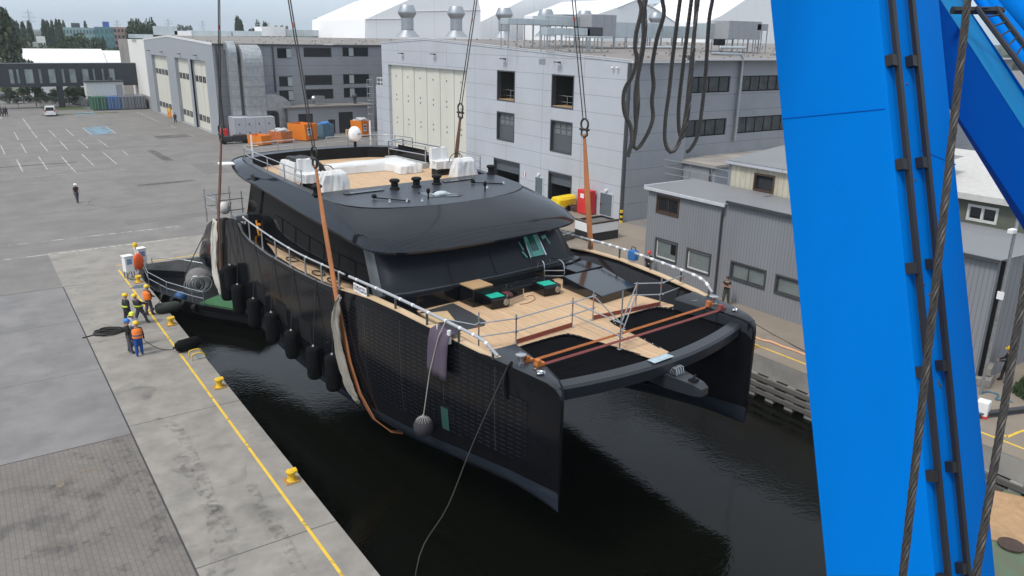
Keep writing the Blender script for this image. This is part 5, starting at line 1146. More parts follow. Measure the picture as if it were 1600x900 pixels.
# plinth, seats and lockers in front of the windscreen
b = MB(); b.prism([(-5.2, 10.5), (-5.15, 9.85), (-4.3, 9.5), (4.3, 9.5), (5.15, 9.85), (5.2, 10.5)], DZ, 5.29); b.build('plinth', black, yacht, bevel=0.03)
b = MB(); b.prism([(3.4, 8.35), (5.1, 8.35), (5.1, 9.6), (3.4, 9.6)], DZ, 5.22); b.build('side_locker', black, yacht, bevel=0.03)
b = MB(); b.loft([[Vector((u, v, z)) for u, v, z in ((2.3, 5.62, z0), (4.5, 5.75, z0), (5.05, 8.2, z1), (2.55, 8.3, z1))] for z0, z1 in ((DZ, DZ), (5.02, 5.2))], True, 0, True, True); b.build('deck_hatch', mat('hatch_black_gloss', (0.010, 0.0115, 0.014), 0.13, coat=0.35), yacht, bevel=0.04)
b = MB(); b.prism([(-1.2, 8.85), (2.3, 8.55), (2.3, 9.49), (-1.2, 9.49)], DZ, 5.0); bn = b.build('bench', mat('bench_black', (0.009, 0.01, 0.012), 0.25, spec=0.3), yacht, bevel=0.03)
b = MB()
for p in ((-0.7, 9.3), (0.2, 9.0), (0.8, 9.35), (1.5, 9.0), (1.9, 9.3)): b.lathe([(0.05, 0), (0.05, 0.012), (0.0, 0.014)], (p[0], p[1], 5.001), 8)
b.build('stud', steel, bn)
bx = MB(); bx.box((-2.25, 8.45, DZ), (-1.2, 9.45, 5.42)); lk = bx.build('locker', black, yacht, bevel=0.03); bx = MB(); bx.box((-2.23, 8.47, 5.422), (-1.22, 9.43, 5.47)); bx.build('locker_lid', wood, lk)
for u in (-1.35, 1.5):
    b = MB(); b.prism([(u-.48, 7.75), (u+.32, 7.65), (u+.5, 7.8), (u+.55, 8.6), (u-.4, 8.7)], DZ, 5.08); pd = b.build('seat_pod', black, yacht, bevel=0.06)
    b = MB(); b.prism([(u-.34, 7.95), (u+.3, 7.88), (u+.36, 8.45), (u-.28, 8.52)], 5.082, 5.10); b.build('pod_cushion', mat('green_film', (0.02, 0.42, 0.30), 0.4), pd)
    b = MB(); b.lathe([(0.14, -0.02), (0.14, 0.02), (0.0, 0.025)], (0, 0, 0), 16, M=Matrix.Rotation(PI/2, 3, 'X')); q = b.build('speaker_port', mat('tan_speaker', (0.3, 0.26, 0.2), 0.6), pd); q.location = (u+0.2, 7.665, 4.9); q.rotation_euler = (0, 0, 0.1)
# ladder hoops near the masked pane
b = MB(); b.tube(catmull([(2.0, 9.42, 5.9-.5), (2.0, 9.3, 5.75), (2.0, 8.95, 5.7), (2.0, 8.9, 4.7)], 4), 0.03, 6); b.tube(catmull([(2.75, 9.42, 5.4), (2.75, 9.3, 5.75), (2.75, 8.5, 5.7), (2.75, 8.4, 4.7)], 4), 0.03, 6)
b.tube([(2.0, 8.9, 5.4), (2.75, 8.4, 5.4)], 0.025, 6); b.tube([(2.0, 8.9, 5.15), (2.75, 8.4, 5.15)], 0.025, 6); b.build('hand_hoop', steel, yacht, smooth=60)

# ---- hardtop -------------------------------------------------------------
rim = [(0, 9.55, 6.9), (1.6, 9.6, 6.9), (3.2, 9.75, 6.9), (4.4, 10.0, 6.92), (5.1, 10.35, 6.95), (5.5, 10.9, 6.98), (5.62, 11.8, 7.05), (5.64, 13.4, 7.2), (5.65, 15.2, 7.35), (5.65, 18.4, 7.62), (5.64, 21.4, 7.9), (5.6, 23.9, 8.05), (5.45, 25.6, 8.3), (5.0, 26.9, 8.55), (3.8, 27.9, 8.62), (2.0, 28.3, 8.65), (0, 28.4, 8.65)]
crest = [(0, 12.0, 8.24), (1.5, 12.1, 8.24), (2.9, 12.4, 8.23), (3.9, 12.9, 8.22), (4.5, 13.5, 8.22), (4.85, 14.2, 8.23), (5.0, 15.0, 8.27), (5.08, 15.8, 8.31), (5.12, 17.0, 8.36), (5.15, 19, 8.46), (5.17, 21.5, 8.6), (5.15, 23.8, 8.72), (5.0, 25.2, 8.78), (4.6, 26.3, 8.8), (3.5, 27.2, 8.82), (1.8, 27.5, 8.84), (0, 27.6, 8.84)]
def closed_ring(h): 
    h = catmull([Vector((-p[0], p[1], p[2])) for p in h], 4)
    return h+[Vector((-p.x, p.y, p.z)) for p in h[-2:0:-1]]
Rm, Cr = closed_ring(rim), closed_ring(crest)
ctr = lambda p: Vector((0, min(max(p.y, 13.0), 25.0), p.z))
def sh_(p, d, dz): q = p-ctr(p); q.z = 0; return p-q.normalized()*d+Vector((0, 0, dz))
def mixr(t, up): return [a.lerp(c, t)+Vector((0, 0, up*(c.z-a.z))) for a, c in zip(Rm, Cr)]
rings = [[Vector((q.x, q.y, min(q.z, 7.85))) for q in (sh_(p, 1.2, 0.12) for p in Rm)], [sh_(p, 0.12, -0.02) for p in Rm], Rm, [sh_(p, -0.015, 0.09) for p in Rm], mixr(.04, .10), mixr(.12, .15), mixr(.22, .175), mixr(.4, .165), mixr(.6, .12), mixr(.8, .06), mixr(.93, .02), Cr]
rooft = mat('hardtop_cells', (0.004, 0.0068, 0.0125), 0.1, coat=0.1, spec=0.42, var=0.12, scale=0.5)  # blue tint in the base colour stands in for reflected sky
stripes(rooft, 1, 0.17, 0.012, (0.055, 0.06, 0.07), fac=0.3)
b = MB(); b.loft(rings, True); hd = b.build('hardtop', rooft, yacht, smooth=50)
# under-roof lining closes the shell
b = MB(); b.poly(rings[0]); b.build('hardtop_lining', blackm, hd, fix=False)
# flat graphite front panel between the crest and the cockpit well
well = [(-4.75, 16.9), (4.75, 16.9), (4.8, 19), (4.82, 22), (4.78, 24.4), (4.4, 25.8), (3.2, 26.6), (1.6, 26.9), (0, 27.0), (-1.6, 26.9), (-3.2, 26.6), (-4.4, 25.8), (-4.78, 24.4), (-4.82, 22), (-4.8, 19)]
topz = lambda v: interp([(12, 8.24), (15, 8.27), (17, 8.36), (19, 8.46), (21.5, 8.6), (23.8, 8.72), (25.2, 8.78), (27.6, 8.84)], v)[0]
b = MB(); k0 = [i for i, p in enumerate(Cr) if p.y < 16.9]
left = sorted([p for p in Cr if p.y < 16.9 and p.x <= 0], key=lambda p: p.y); 
rows = []
for yv in [12.0, 12.1, 12.3, 12.6, 13, 13.5, 14.2, 15, 15.8, 16.9]:
    xs = [abs(p.x) for p in Cr if abs(p.y-yv) < 0.35] or [0.0]
    w = interp(sorted([(p[1], p[0]) for p in crest[:9]]), yv)[0]
    rows.append([Vector((w*f, yv, topz(yv)+0.002)) for f in (-1, -.6, -.2, .2, .6, 1)])
b.loft(rows, closed=False); fp = b.build('front_panel', mat('panel_graphite', (0.036, 0.042, 0.053), 0.38, spec=0.4, var=0.06, scale=0.6), yacht, fix=False)
# coaming top around the well, well walls and floor
FZ = 8.18
b = MB()
outr = [p for p in Cr if p.y >= 16.9]; seqL = sorted([p for p in outr if p.x <= 0], key=lambda p: p.y)
def ringpos(side):
    return [(interp(sorted([(p[1], p[0]) for p in crest]), y)[0]*side) for y in (16.9, 19, 22, 24.4, 25.8)]
inner_w = [Vector((p[0], p[1], topz(p[1])+0.004)) for p in well]
out_w = []
for p in well:
    y = p[1]
    if y <= 24.5: x = interp([(q[1], q[0]) for q in crest], y)[0]*(1 if p[0] > 0 else -1); out_w.append(Vector((x, y, topz(y)+0.004)))
    else:
        d = Vector((p[0], p[1]-22.5, 0)).normalized(); best = min(Cr, key=lambda q: 9 if q.y < 22.5 else -Vector((q.x, q.y-22.5, 0)).normalized().dot(d)); out_w.append(best+Vector((0, 0, 0.004)))
m_ = len(well)
b.add(inner_w+out_w, [(i, (i+1) % m_, m_+(i+1) % m_, m_+i) for i in range(1, m_)]); b.build('coaming', mat('panel_graphite', (0, 0, 0)), yacht, fix=False)
b = MB(); b.loft([inner_w, [Vector((p[0]*0.985, p[1]*0.998, FZ)) for p in well]], True); b.build('well_side', blackm, yacht, fix=False)
b = MB(); b.poly([(p[0], p[1], FZ) for p in well]); b.build('fly_deck', teak, yacht, fix=False)
# recess and winches on the front panel
b = MB(); rc = [(-0.95, 13.6), (0.35, 13.0), (0.75, 13.3), (0.25, 14.6), (-0.8, 14.8)]; b.prism([(x, y) for x, y in rc], 8.262, 8.275); q = b.build('panel_recess', black, fp)
b = MB(); b.ell((-0.1, 13.9, 8.32), (0.35, 0.25, 0.1)); b.box((-0.5, 13.65, 8.276), (0.3, 14.1, 8.3)); b.build('rag_bundle', mat('pale_blue_rag', (0.45, 0.52, 0.55), 0.8, bump=0.6, bscale=12), fp, smooth=60)
for (x, y) in ((-5.0, 16.55), (-1.3, 16.0), (-0.15, 15.9), (1.05, 15.95), (5.0, 16.7)):
    b = MB(); c = (x, y, topz(y)+0.0); b.lathe([(0.24, 0), (0.24, 0.05), (0.17, 0.1), (0.17, 0.3), (0.25, 0.36), (0.25, 0.42), (0.2, 0.47)], c, 16); b.build('sheet_winch', blackm, fp, smooth=40)
for (x, y, h) in ((-2.3, 13.3, .12), (-1.7, 13.0, .1), (2.6, 13.9, .1), (4.0, 14.4, .1), (3.0, 14.6, .12), (-3.0, 13.6, .12)):
    b = MB(); b.lathe([(0.07, 0), (0.07, 0.02), (0.03, h), (0.06, h+.02), (0, h+.04)], (x, y, topz(y)), 8); b.build('deck_fitting', steel, fp)
for (x0, y0, x1, y1) in ((-3.2, 14.6, -2.2, 13.2), (2.7, 15.2, 3.9, 14.3)):
    b = MB(); b.tube([(x0, y0, 8.34), (x1, y1, 8.3)], 0.03, 6); b.ell((x0, y0, 8.4), (0.12, 0.12, 0.1)); b.build('track_block', blackm, fp)
for x in (-1.15, 2.05):
    b = MB(); b.tube([(x, 13.35, 8.26), (x, 13.35, 8.62)], 0.035, 6); b.ell((x, 13.35, 8.62), (0.09, 0.09, 0.13)); b.build('nav_light', blackm, fp, smooth=60)
b = MB(); b.box((-3.9, 15.9, 8.34), (-1.9, 16.2, 8.362)); b.box((1.6, 16.0, 8.34), (3.4, 16.3, 8.362)); b.build('hatch_slot', black, fp)
# lamp eye on the roof flank
b = MB(); b.ell((-5.55, 22.6, 8.35), (0.06, 0.35, 0.2)); b.build('side_light', black, hd, smooth=60)
# fly bridge rails
railm = steel
def pipe_rail(name, pts, posts, par, r=0.028, mid=0.5):
    b = MB(); P = catmull([Vector(p) for p in pts], 4) if len(pts) > 2 else [Vector(p) for p in pts]
    b.tube(P, r, 6)
    if mid: b.tube([p-Vector((0, 0, mid)) for p in P], r*0.8, 6)
    o = b.build(name, railm, par, smooth=60)
    for p, zb in posts:
        b = MB(); b.tube([(p[0], p[1], zb), p], r, 6); b.build('stanchion', railm, o, smooth=60)
    return o
ZR = 9.45
pl = [(-4.95, 18.2), (-5.0, 20), (-5.0, 22), (-5.0, 24), (-4.7, 25.8), (-3.9, 26.7), (-2.2, 27.2), (-1.2, 27.25)]
pipe_rail('fly_rail', [(x, y, ZR-0.25 + 0.25*min(1, (y-18)/6)) for x, y in pl], [((x, y, ZR-0.25+0.25*min(1, (y-18)/6)), topz(y)) for x, y in pl], yacht, mid=0.32)
pl = [(0.8, 27.25), (2.2, 27.2), (3.9, 26.8), (4.7, 25.9), (5.0, 24.4)]
pipe_rail('fly_rail', [(x, y, ZR) for x, y in pl], [((x, y, ZR), topz(y)) for x, y in pl], yacht, mid=0.32)
pl = [(4.95, 17.6), (5.0, 19.6)]
pipe_rail('fly_rail', [(x, y, 9.2) for x, y in pl], [((x, y, 9.2), topz(y)) for x, y in pl], yacht, mid=0.3)
# stair gate rails on the right of the fly deck
for x0, y0, x1, y1 in ((3.6, 24.8, 3.9, 21.3), (3.6, 24.8, 4.75, 25.1), (4.5, 24.6, 4.6, 20.6)):
    pipe_rail('gate_rail', [(x0, y0, FZ+1.15), (x1, y1, FZ+1.15)], [((x0, y0, FZ+1.15), FZ), ((x1, y1, FZ+1.15), FZ)], yacht, r=0.04, mid=0.45)
b = MB(); b.box((4.0, 21.4, FZ+0.02), (4.06, 24.4, FZ+0.95)); b.build('gate_screen', black, yacht)
b = MB(); b.box((3.2, 21.0, FZ+0.001), (3.9, 24.6, FZ+0.3)); b.build('stair_coaming', mat('pale_liner', (0.4, 0.41, 0.4), 0.6), yacht)
# satellite dome and whip aerials
dm = thing_part = None
b = MB(); b.tube([(2.6, 27.05, 8.8), (2.6, 27.05, 9.15)], 0.09, 8); dmp = b.build('dome_post', blackm, yacht)
b = MB(); b.lathe([(0.18, 0), (0.32, 0.09), (0.38, 0.22), (0.38, 0.5), (0.34, 0.67), (0.25, 0.8), (0.13, 0.88), (0.0, 0.9)], (2.6, 27.05, 9.12), 24); b.build('radome', mat('radome_white', (0.8, 0.8, 0.79), 0.3), dmp, smooth=60)
b = MB()
for k in range(6): b.box((-0.14+0.045*k, -0.003, 0), (-0.11+0.045*k, 0.003, 0.05))
q = b.build('radome_mark', mat('mark_navy', (0.02, 0.03, 0.08), 0.5), dmp); q.location = (2.6+0.12, 27.05-0.372, 9.56); q.rotation_euler = (0, 0, 0.28)
for x, y in ((3.6, 26.95), (-4.1, 26.2)):
    b = MB(); b.tube([(x, y, 8.8), (x, y, 10.3 if x > 0 else 10.0)], 0.05, 8); b.build('aerial', white, yacht)
b = MB(); b.prism([(-6.0, 26.0), (-5.2, 25.8), (-5.0, 26.6), (-5.8, 26.9)], 8.52, 8.58); b.build('fairlead_plate', white, hd)
# covered helm seats, console, sofa
cover = mat('white_cover_cloth', (0.66, 0.66, 0.65), 0.8, var=0.05, bump=0.5, bscale=3.5)
def draped(name, secs, par, m=None):
    n = len(secs); big = []
    R_ = [catmull(s_, 3, True) for s_ in secs]; c = sum((p for p in R_[0]), Vector())/len(R_[0]); ph = random.uniform(0, 6)
    for i in range(n-1):
        for k in range(4 if i < n-2 else 5):
            t = k/4; r = []
            for j, (p, q) in enumerate(zip(R_[i], R_[i+1])):
                v = p.lerp(q, t); d = Vector((v.x-c.x, v.y-c.y, 0)); low = 1-0.7*(i+t)/(n-1)
                if d.length > 1e-4: v = v+d.normalized()*(0.055*math.sin(j*0.62+ph+(i+t)*0.5)+0.03*math.sin(j*1.7-(i+t)*1.3+ph))*low
                r.append(v+Vector((0, 0, 0.02*math.sin(j*0.8+ph)*(i+t)/(n-1))))
            big.append(r)
    b = MB(); b.loft(big, True, 0, True, True); return b.build(name, m or cover, par, smooth=40)
def qd(x0, y0, x1, y1, z, j=0.05):
    P = []; 
    for a, c in (((x0, y0), (x1, y0)), ((x1, y0), (x1, y1)), ((x1, y1), (x0, y1)), ((x0, y1), (x0, y0))):
        for k in range(5):
            t = k/5; P.append(Vector((a[0]+(c[0]-a[0])*t+random.uniform(-j, j), a[1]+(c[1]-a[1])*t+random.uniform(-j, j), z)))
    return P
for sg, ux in ((-1, -3.75), (1, 3.75)):
    # steering console under cloth, seat behind it
    draped('helm_console_cover', [qd(ux-.55, 17.2, ux+.75, 18.0, FZ+0.02, .07), qd(ux-.5, 17.25, ux+.7, 17.95, FZ+0.5), qd(ux-.42, 17.3, ux+.62, 17.85, FZ+0.85, .03), qd(ux-.38, 17.45, ux+.55, 17.75, FZ+1.0, .02)], yacht)
    b = MB(); b.tube([(ux-0.45+0.0, 18.15+0.0, FZ+0.75)]+[(ux-0.45+0.45*math.cos(a)+0.45, 18.12, FZ+0.75+0.45*math.sin(a)) for a in [PI-PI*k/10 for k in range(11)]], 0.02, 6); b.build('steering_wheel', blackm, yacht, smooth=60)
    st = draped('helm_seat_cover', [qd(ux-.95, 18.5, ux+.1, 19.3, FZ+0.35, .04), qd(ux-.95, 18.5, ux+.1, 19.3, FZ+0.75, .03), qd(ux-.92, 19.0, ux+.07, 19.3, FZ+0.8, .02), qd(ux-.9, 19.1, ux+.05, 19.3, FZ+1.4, .02)], yacht)
    b = MB(); b.box((ux-.85, 18.6, FZ), (ux, 19.2, FZ+0.36)); b.build('helm_seat_base', black, yacht)
draped('bar_cover', [qd(-4.2, 20.9, -3.1, 22.6, FZ+0.02, .05), qd(-4.15, 21, -3.15, 22.5, FZ+0.7), qd(-4.1, 21.05, -3.2, 22.4, FZ+0.95, .02)], yacht)
draped('bar_tarpaulin', [qd(-3.75, 20.75, -2.2, 22.7, FZ+0.05, .1), qd(-3.85, 20.8, -2.6, 22.6, FZ+0.8, .06), qd(-3.9, 21.0, -2.9, 22.3, FZ+1.12, .03)], yacht, mat('black_tarpaulin', (0.02, 0.02, 0.022), 0.6, bump=0.6, bscale=3))
draped('sofa_cover', [qd(-1.6, 21.6, 3.0, 22.9, FZ+0.02, .08), qd(-1.55, 21.7, 2.95, 22.8, FZ+0.4, .05), qd(-1.5, 21.8, 2.9, 22.75, FZ+0.48, .02)], yacht)
draped('sofa_cover', [qd(1.5, 20.0, 2.9, 21.75, FZ+0.02, .06), qd(1.55, 20.05, 2.85, 21.75, FZ+0.4, .04), qd(1.65, 20.15, 2.75, 21.7, FZ+0.48, .02)], yacht)
# pipe rails with white wrappings on both bows and side decks
wrapm = mat('foam_wrapped_pipe', (0.36, 0.37, 0.4), 0.6, var=0.1); tape = mat('white_wrap_tape', (0.75, 0.75, 0.74), 0.6)
RP = [(2.55, 5.62, 5.35), (3.2, 5.75, 5.72), (4.5, 5.86, 5.84), (7, 6.0, 5.93), (9, 6.08, 5.96), (11, 6.1, 5.92), (14, 6.12, 5.86), (16.5, 6.13, 5.84), (19, 6.13, 5.95), (22, 6.12, 6.2), (23, 6.1, 6.3)]
for sg in (-1, 1):
    P = catmull([Vector((sg*u, v, z)) for v, u, z in RP], 8)
    b = MB(); b.tube([p for p in P if p.y < 12.0], 0.058, 8); b.tube([p for p in P if p.y >= 11.7], 0.04, 8); ro = b.build('side_rail', wrapm, yacht, smooth=60)
    b = MB(); acc = 0
    for p, q in zip(P, P[1:]):
        acc += (q-p).length
        if acc > ((0.62 if p.y < 8 else 1.5) if sg < 0 else 0.42): b.cyl(p, p+(q-p).normalized()*(0.09 if sg < 0 else 0.17), 0.066 if p.y < 12 else 0.05, n=8); acc = random.uniform(-0.15, 0.1)
    put(b.build('rail_wrapping', tape, ro), kind='stuff')
    for v in (2.75, 4.4, 6.2, 8.2, 10.2, 12.6, 14.2, 15.8, 17.4, 19.0, 20.6, 22.2):
        z = interp(RP, v)[1]; u = interp(RP, v)[0]
        b = MB(); b.tube([(sg*u, v, interp(ST, v)[1]), (sg*u, v, z)], 0.045, 6); b.build('stanchion', steel if v > 12 else dgrey, ro)
# stern gear: aft platform corner, stern pipework, orange ladder
b = MB(); b.box((-4.2, 26.0, 5.55), (4.2, 27.6, 5.75)); b.build('aft_platform', mat('aft_ply', (0.5, 0.33, 0.19), 0.7, var=0.1), yacht)
b = MB()
for k in range(4): b.box((-5.3, 23.0-k*.02, 4.9+k*0.28), (-4.95, 23.25, 5.0+k*0.28))
b.tube([(-5.35, 22.9, 4.7), (-5.35, 23.2, 6.0)], 0.05, 6); b.tube([(-4.95, 22.9, 4.7), (-4.95, 23.2, 6.0)], 0.05, 6); b.build('stern_ladder', mat('orange_web', (0.75, 0.3, 0.03), 0.6), yacht)
b = MB(); b.box((-5.9, 24.6, 5.7), (-5.2, 25.3, 6.05)); b.build('stern_box', mat('pale_grey_box', (0.2, 0.21, 0.22), 0.6), yacht, bevel=0.05)
# ================================================================== FLOATING CRANE (blue leg close to the camera)
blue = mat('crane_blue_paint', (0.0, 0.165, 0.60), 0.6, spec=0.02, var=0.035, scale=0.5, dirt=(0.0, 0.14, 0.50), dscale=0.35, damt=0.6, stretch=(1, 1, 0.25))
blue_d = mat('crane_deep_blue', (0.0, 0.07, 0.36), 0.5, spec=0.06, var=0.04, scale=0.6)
def C3(x, y, d): return CAM+cr*x+cu*y+cf*d
crane = thing('floating_crane', 'bright blue box leg and braces of the floating crane lifting the yacht', 'crane', (29.5, 3.0, -2.0))
co = Vector((29.5, 3.0, -2.0))
LD = (cr*-0.098+cu).normalized()
LA, LB, LDp = C3(4.15, 0, 11.4)-co, C3(5.03, 0, 10.0)-co, C3(6.29, 0, 10.79)-co
LE = LA+LDp-LB
def leg_at(p, t): return p+LD*t
tb = ((-1.25-co.z)-LA.z)/LD.z
bot_t = [((-1.25-co.z)-p.z)/LD.z for p in (LA, LB, LDp, LE)]
b = MB()
def rnd_ring(ts):
    c = [leg_at(p, t) for p, t in zip((LA, LB, LDp, LE), ts)]; out = []
    for i in range(4):
        p, a, d = c[i], c[i-1], c[(i+1) % 4]
        for f in (1, 0.35, 0): out.append(p+(a-p).normalized()*0.04*f+(d-p).normalized()*0.04*(1-f if f else 1) if f in (1, 0) and False else p+(a-p).normalized()*0.05*f*f+(d-p).normalized()*0.05*(1-f)**2)
    return out
b.loft([rnd_ring(bot_t), rnd_ring([-4]*4), rnd_ring([0]*4), rnd_ring([4]*4), rnd_ring([9]*4)], True, 0, True, True); leg = b.build('leg', blue, crane, smooth=30)
# weld seam across the broad face, and corner plate
n1 = (LB-LA).cross(LD).normalized(); n1 = n1 if n1.dot(-cf) > 0 else -n1
n2 = (LDp-LB).cross(LD).normalized(); n2 = n2 if n2.dot(-cf) > 0 else -n2
b = MB(); p, q = leg_at(LA, 2.47)+n1*.001, leg_at(LB, 2.30)+n1*.001; b.tube([p+(q-p)*0.02, p+(q-p)*0.97], 0.008, 5); b.build('weld_seam', blue_d, leg)
b = MB(); p, q = leg_at(LB.lerp(LDp, .12), 1.9)+n2*.001, leg_at(LDp, 1.7)+n2*.001; b.tube([p+(q-p)*0.35, p+(q-p)*0.98], 0.006, 5); b.build('weld_seam', blue_d, leg)
cable_black = mat('black_conduit', (0.014, 0.014, 0.016), 0.5)
for f, w in ((0.117, .075), (0.424, .08)):
    c0 = LB.lerp(LDp, f)+n2*0.05; b = MB(); M_ = None
    s = (LDp-LB).normalized()
    def bar(t0, t1, a0, a1, d0, d1):
        pts = []
        for t in (t0, t1):
            for a, d in ((a0, d0), (a1, d0), (a1, d1), (a0, d1)): pts.append(leg_at(c0, t)+s*a+n2*d)
        b.add(pts, [(0, 1, 2, 3), (7, 6, 5, 4), (0, 4, 5, 1), (1, 5, 6, 2), (2, 6, 7, 3), (3, 7, 4, 0)])
    bar(max(bot_t)+.3, 8.5, -w/2, w/2, 0, 0.06); o_ = b.build('conduit', cable_black, crane)
    for k in range(-6, 7):
        b = MB(); t = 0.25+k*1.33+(0.0 if f < .2 else 0.06); bar(t-.07, t+.07, -w/2-0.11, -w/2+0.0, -0.048, 0.055); b.build('bracket', cable_black, o_)
# bolts and scars
b = MB()
rnd = random.Random(3)
for k in range(14): p = leg_at(LB.lerp(LDp, rnd.uniform(.2, .38)), rnd.uniform(-6, 4))+n2*0.002; b.ell(p, 0.018, 6, 4)
put(b.build('bolt_scar', dgrey, leg), kind='stuff')
# pontoon
pont = mat('green_pontoon_deck', (0.12, 0.17, 0.11), 0.7, var=0.2, scale=0.8, dirt=(0.2, 0.13, 0.07), dscale=0.7, damt=0.7)
b = MB(); b.prism([(24.3-co.x, 10.8-co.y), (31.2-co.x, 10.9-co.y), (31.2-co.x, -25-co.y), (12-co.x, -25-co.y), (12-co.x, -3-co.y), (24.3-co.x, -1-co.y)], -0.6, 0.75); pt = b.build('pontoon', pont, crane)
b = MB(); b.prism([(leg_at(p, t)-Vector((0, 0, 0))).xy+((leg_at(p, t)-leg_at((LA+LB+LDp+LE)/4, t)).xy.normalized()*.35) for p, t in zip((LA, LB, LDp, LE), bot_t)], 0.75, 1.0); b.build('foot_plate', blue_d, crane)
# brace beam at the upper right
def GDl(x, y, d): return GD(x, y, d)-co
l1 = (GDl(1452, 118, 12.0), GDl(1650, 442, 10.6)); l2 = (GDl(1466, -4, 11.8), GDl(1650, 280, 10.4)); l3 = (GDl(1496, -12, 12.6), GDl(1650, 216, 11.2))
def ext(pr, t0, t1): return (pr[0]+(pr[1]-pr[0])*t0, pr[0]+(pr[1]-pr[0])*t1)
brz = ((-0.6-l1[0].z)/(l1[1].z-l1[0].z))
l1, l2, l3 = (ext(l, -0.22, brz) for l in (l1, l2, l3))
b = MB(); b.loft([[l1[k], l2[k], l3[k], l1[k]+(l3[k]-l2[k])] for k in (0, 1)], True, 0, True, True); br_ = b.build('brace', blue_d, crane)  # deeper blue paints in the shade on the brace's side and underside
b = MB(); b.loft([[p+(q-p)*0 for p in ()] for q in ()] or [[l2[0]+Vector((0, 0, .012)), l3[0]+Vector((0, 0, .012))], [l2[1]+Vector((0, 0, .012)), l3[1]+Vector((0, 0, .012))]], closed=False); b.build('brace_lit_top', mat('crane_blue_lit', (0.0, 0.2, 0.45), 0.5, spec=0.1, var=0.1), br_, fix=False)  # lighter blue sheet over the top face, painting in the light on it
for x0, y0, x1, y1, d, r in ((1500, -50, 1640, 120, 13.0, .12), (1550, -30, 1640, 62, 14, .2), (1524, -10, 1640, 152, 12.2, .07)):
    pr = (GDl(x0, y0, d), GDl(x1, y1, d-1)); b = MB(); b.tube(ext(pr, -3.0, (1.9-pr[0].z)/(pr[1].z-pr[0].z)), r, 14); b.build('brace_tube', blue, crane, smooth=50)
b = MB(); k0, k1 = (GDl(1526, 12, 11.2), GDl(1640, 162, 10)), (GDl(1556, 12, 11.4), GDl(1640, 122, 10.2)); k0, k1 = ext(k0, 0, 3.5), ext(k1, 0, 3.5)
b.tube(k0, 0.035, 6); b.tube(k1, 0.035, 6)
ld = b.build('ladder', cable_black, crane)
for i in range(32):
    b = MB(); t = i/32; b.tube([k0[0].lerp(k0[1], t), k1[0].lerp(k1[1], t)], 0.014, 5); b.build('rung', cable_black, ld)
b = MB(); b.tube([GDl(1488, 16, 11.3), GDl(1566, 17, 11.4)], 0.06, 6); b.build('rail_bar', cable_black, crane)
# boards lying on the pontoon
t = thing('plywood_board', 'tan plywood board with a dark rusty disc on the green pontoon deck', 'board', G(1590, 820, -1.24), 0.5); b = MB()
b.box((-1.5, -0.8, 0), (2.2, 1.5, 0.03)); b.build('board', mat('tan_plywood', (0.45, 0.28, 0.15), 0.8, var=0.2, scale=3, dirt=(0.2, 0.11, 0.06)), t)
b = MB(); c = G(1580, 852, -1.2); t2 = thing('rusty_disc', 'round rusty steel disc lying on the tan plywood board', 'disc', (c.x, c.y, -1.205)); b.lathe([(0.42, 0), (0.42, .05), (0.15, .07), (0, .07)], (0, 0, 0), 20); b.build('disc', mat('rusty_steel', (0.07, 0.045, 0.035), 0.8, var=0.4, scale=8), t2)

# wire ropes: six strands laid round each other
wire = mat('greasy_wire_rope', (0.045, 0.04, 0.036), 0.5, 0.35, var=0.35, scale=30)
def wire_mesh(b, path, r, pitch=0.34, strands=6, seg=0.03, n=5):
    P = [Vector(p) for p in path]; 
    ln = sum((q-p).length for p, q in zip(P, P[1:])); N_ = max(4, int(ln/seg)); R = []; acc = 0; i = 0; segl = [(q-p).length for p, q in zip(P, P[1:])]
    for k in range(N_+1):
        s = ln*k/N_; a = 0; j = 0
        while j < len(segl)-1 and a+segl[j] < s: a += segl[j]; j += 1
        R.append(P[j].lerp(P[j+1], min(1, (s-a)/max(1e-9, segl[j]))))
    t0 = (R[1]-R[0]).normalized(); u = t0.cross(Vector((0.3, 0.8, 0.2))).normalized(); prev = t0; fr = []
    for k in range(N_+1):
        t = (R[min(k+1, N_)]-R[max(k-1, 0)]).normalized(); u = (prev.rotation_difference(t) @ u).normalized(); prev = t; fr.append((R[k], u.copy(), t.cross(u)))
    for s_ in range(strands):
        pts = []
        for k, (p, uu, vv) in enumerate(fr):
            a = 2*PI*(s_/strands+k*ln/N_/pitch); pts.append(p+(uu*math.cos(a)+vv*math.sin(a))*r*0.62)
        b.tube(pts, r*0.40, n)
for (p, lab) in (([GD(1580, -600, 5.2), GD(1512, 0, 4.6), GD(1410, 905, 4.4), GD(1330, 1600, 4.2)], 'thick twisted wire rope hanging in front of the blue crane leg'), ([GD(1770, -600, 5.2), GD(1600, 452, 4.6), GD(1524, 905, 4.4), GD(1410, 1600, 4.2)], 'thick twisted wire rope at the right edge of the view')):
    b = MB(); wire_mesh(b, p, 0.0225, 0.30, seg=0.02); put(b.build('wire_rope', wire, smooth=70), lab, 'wire rope')
Z4 = lambda x, y: (780+x/3.5556, y/3.5556)
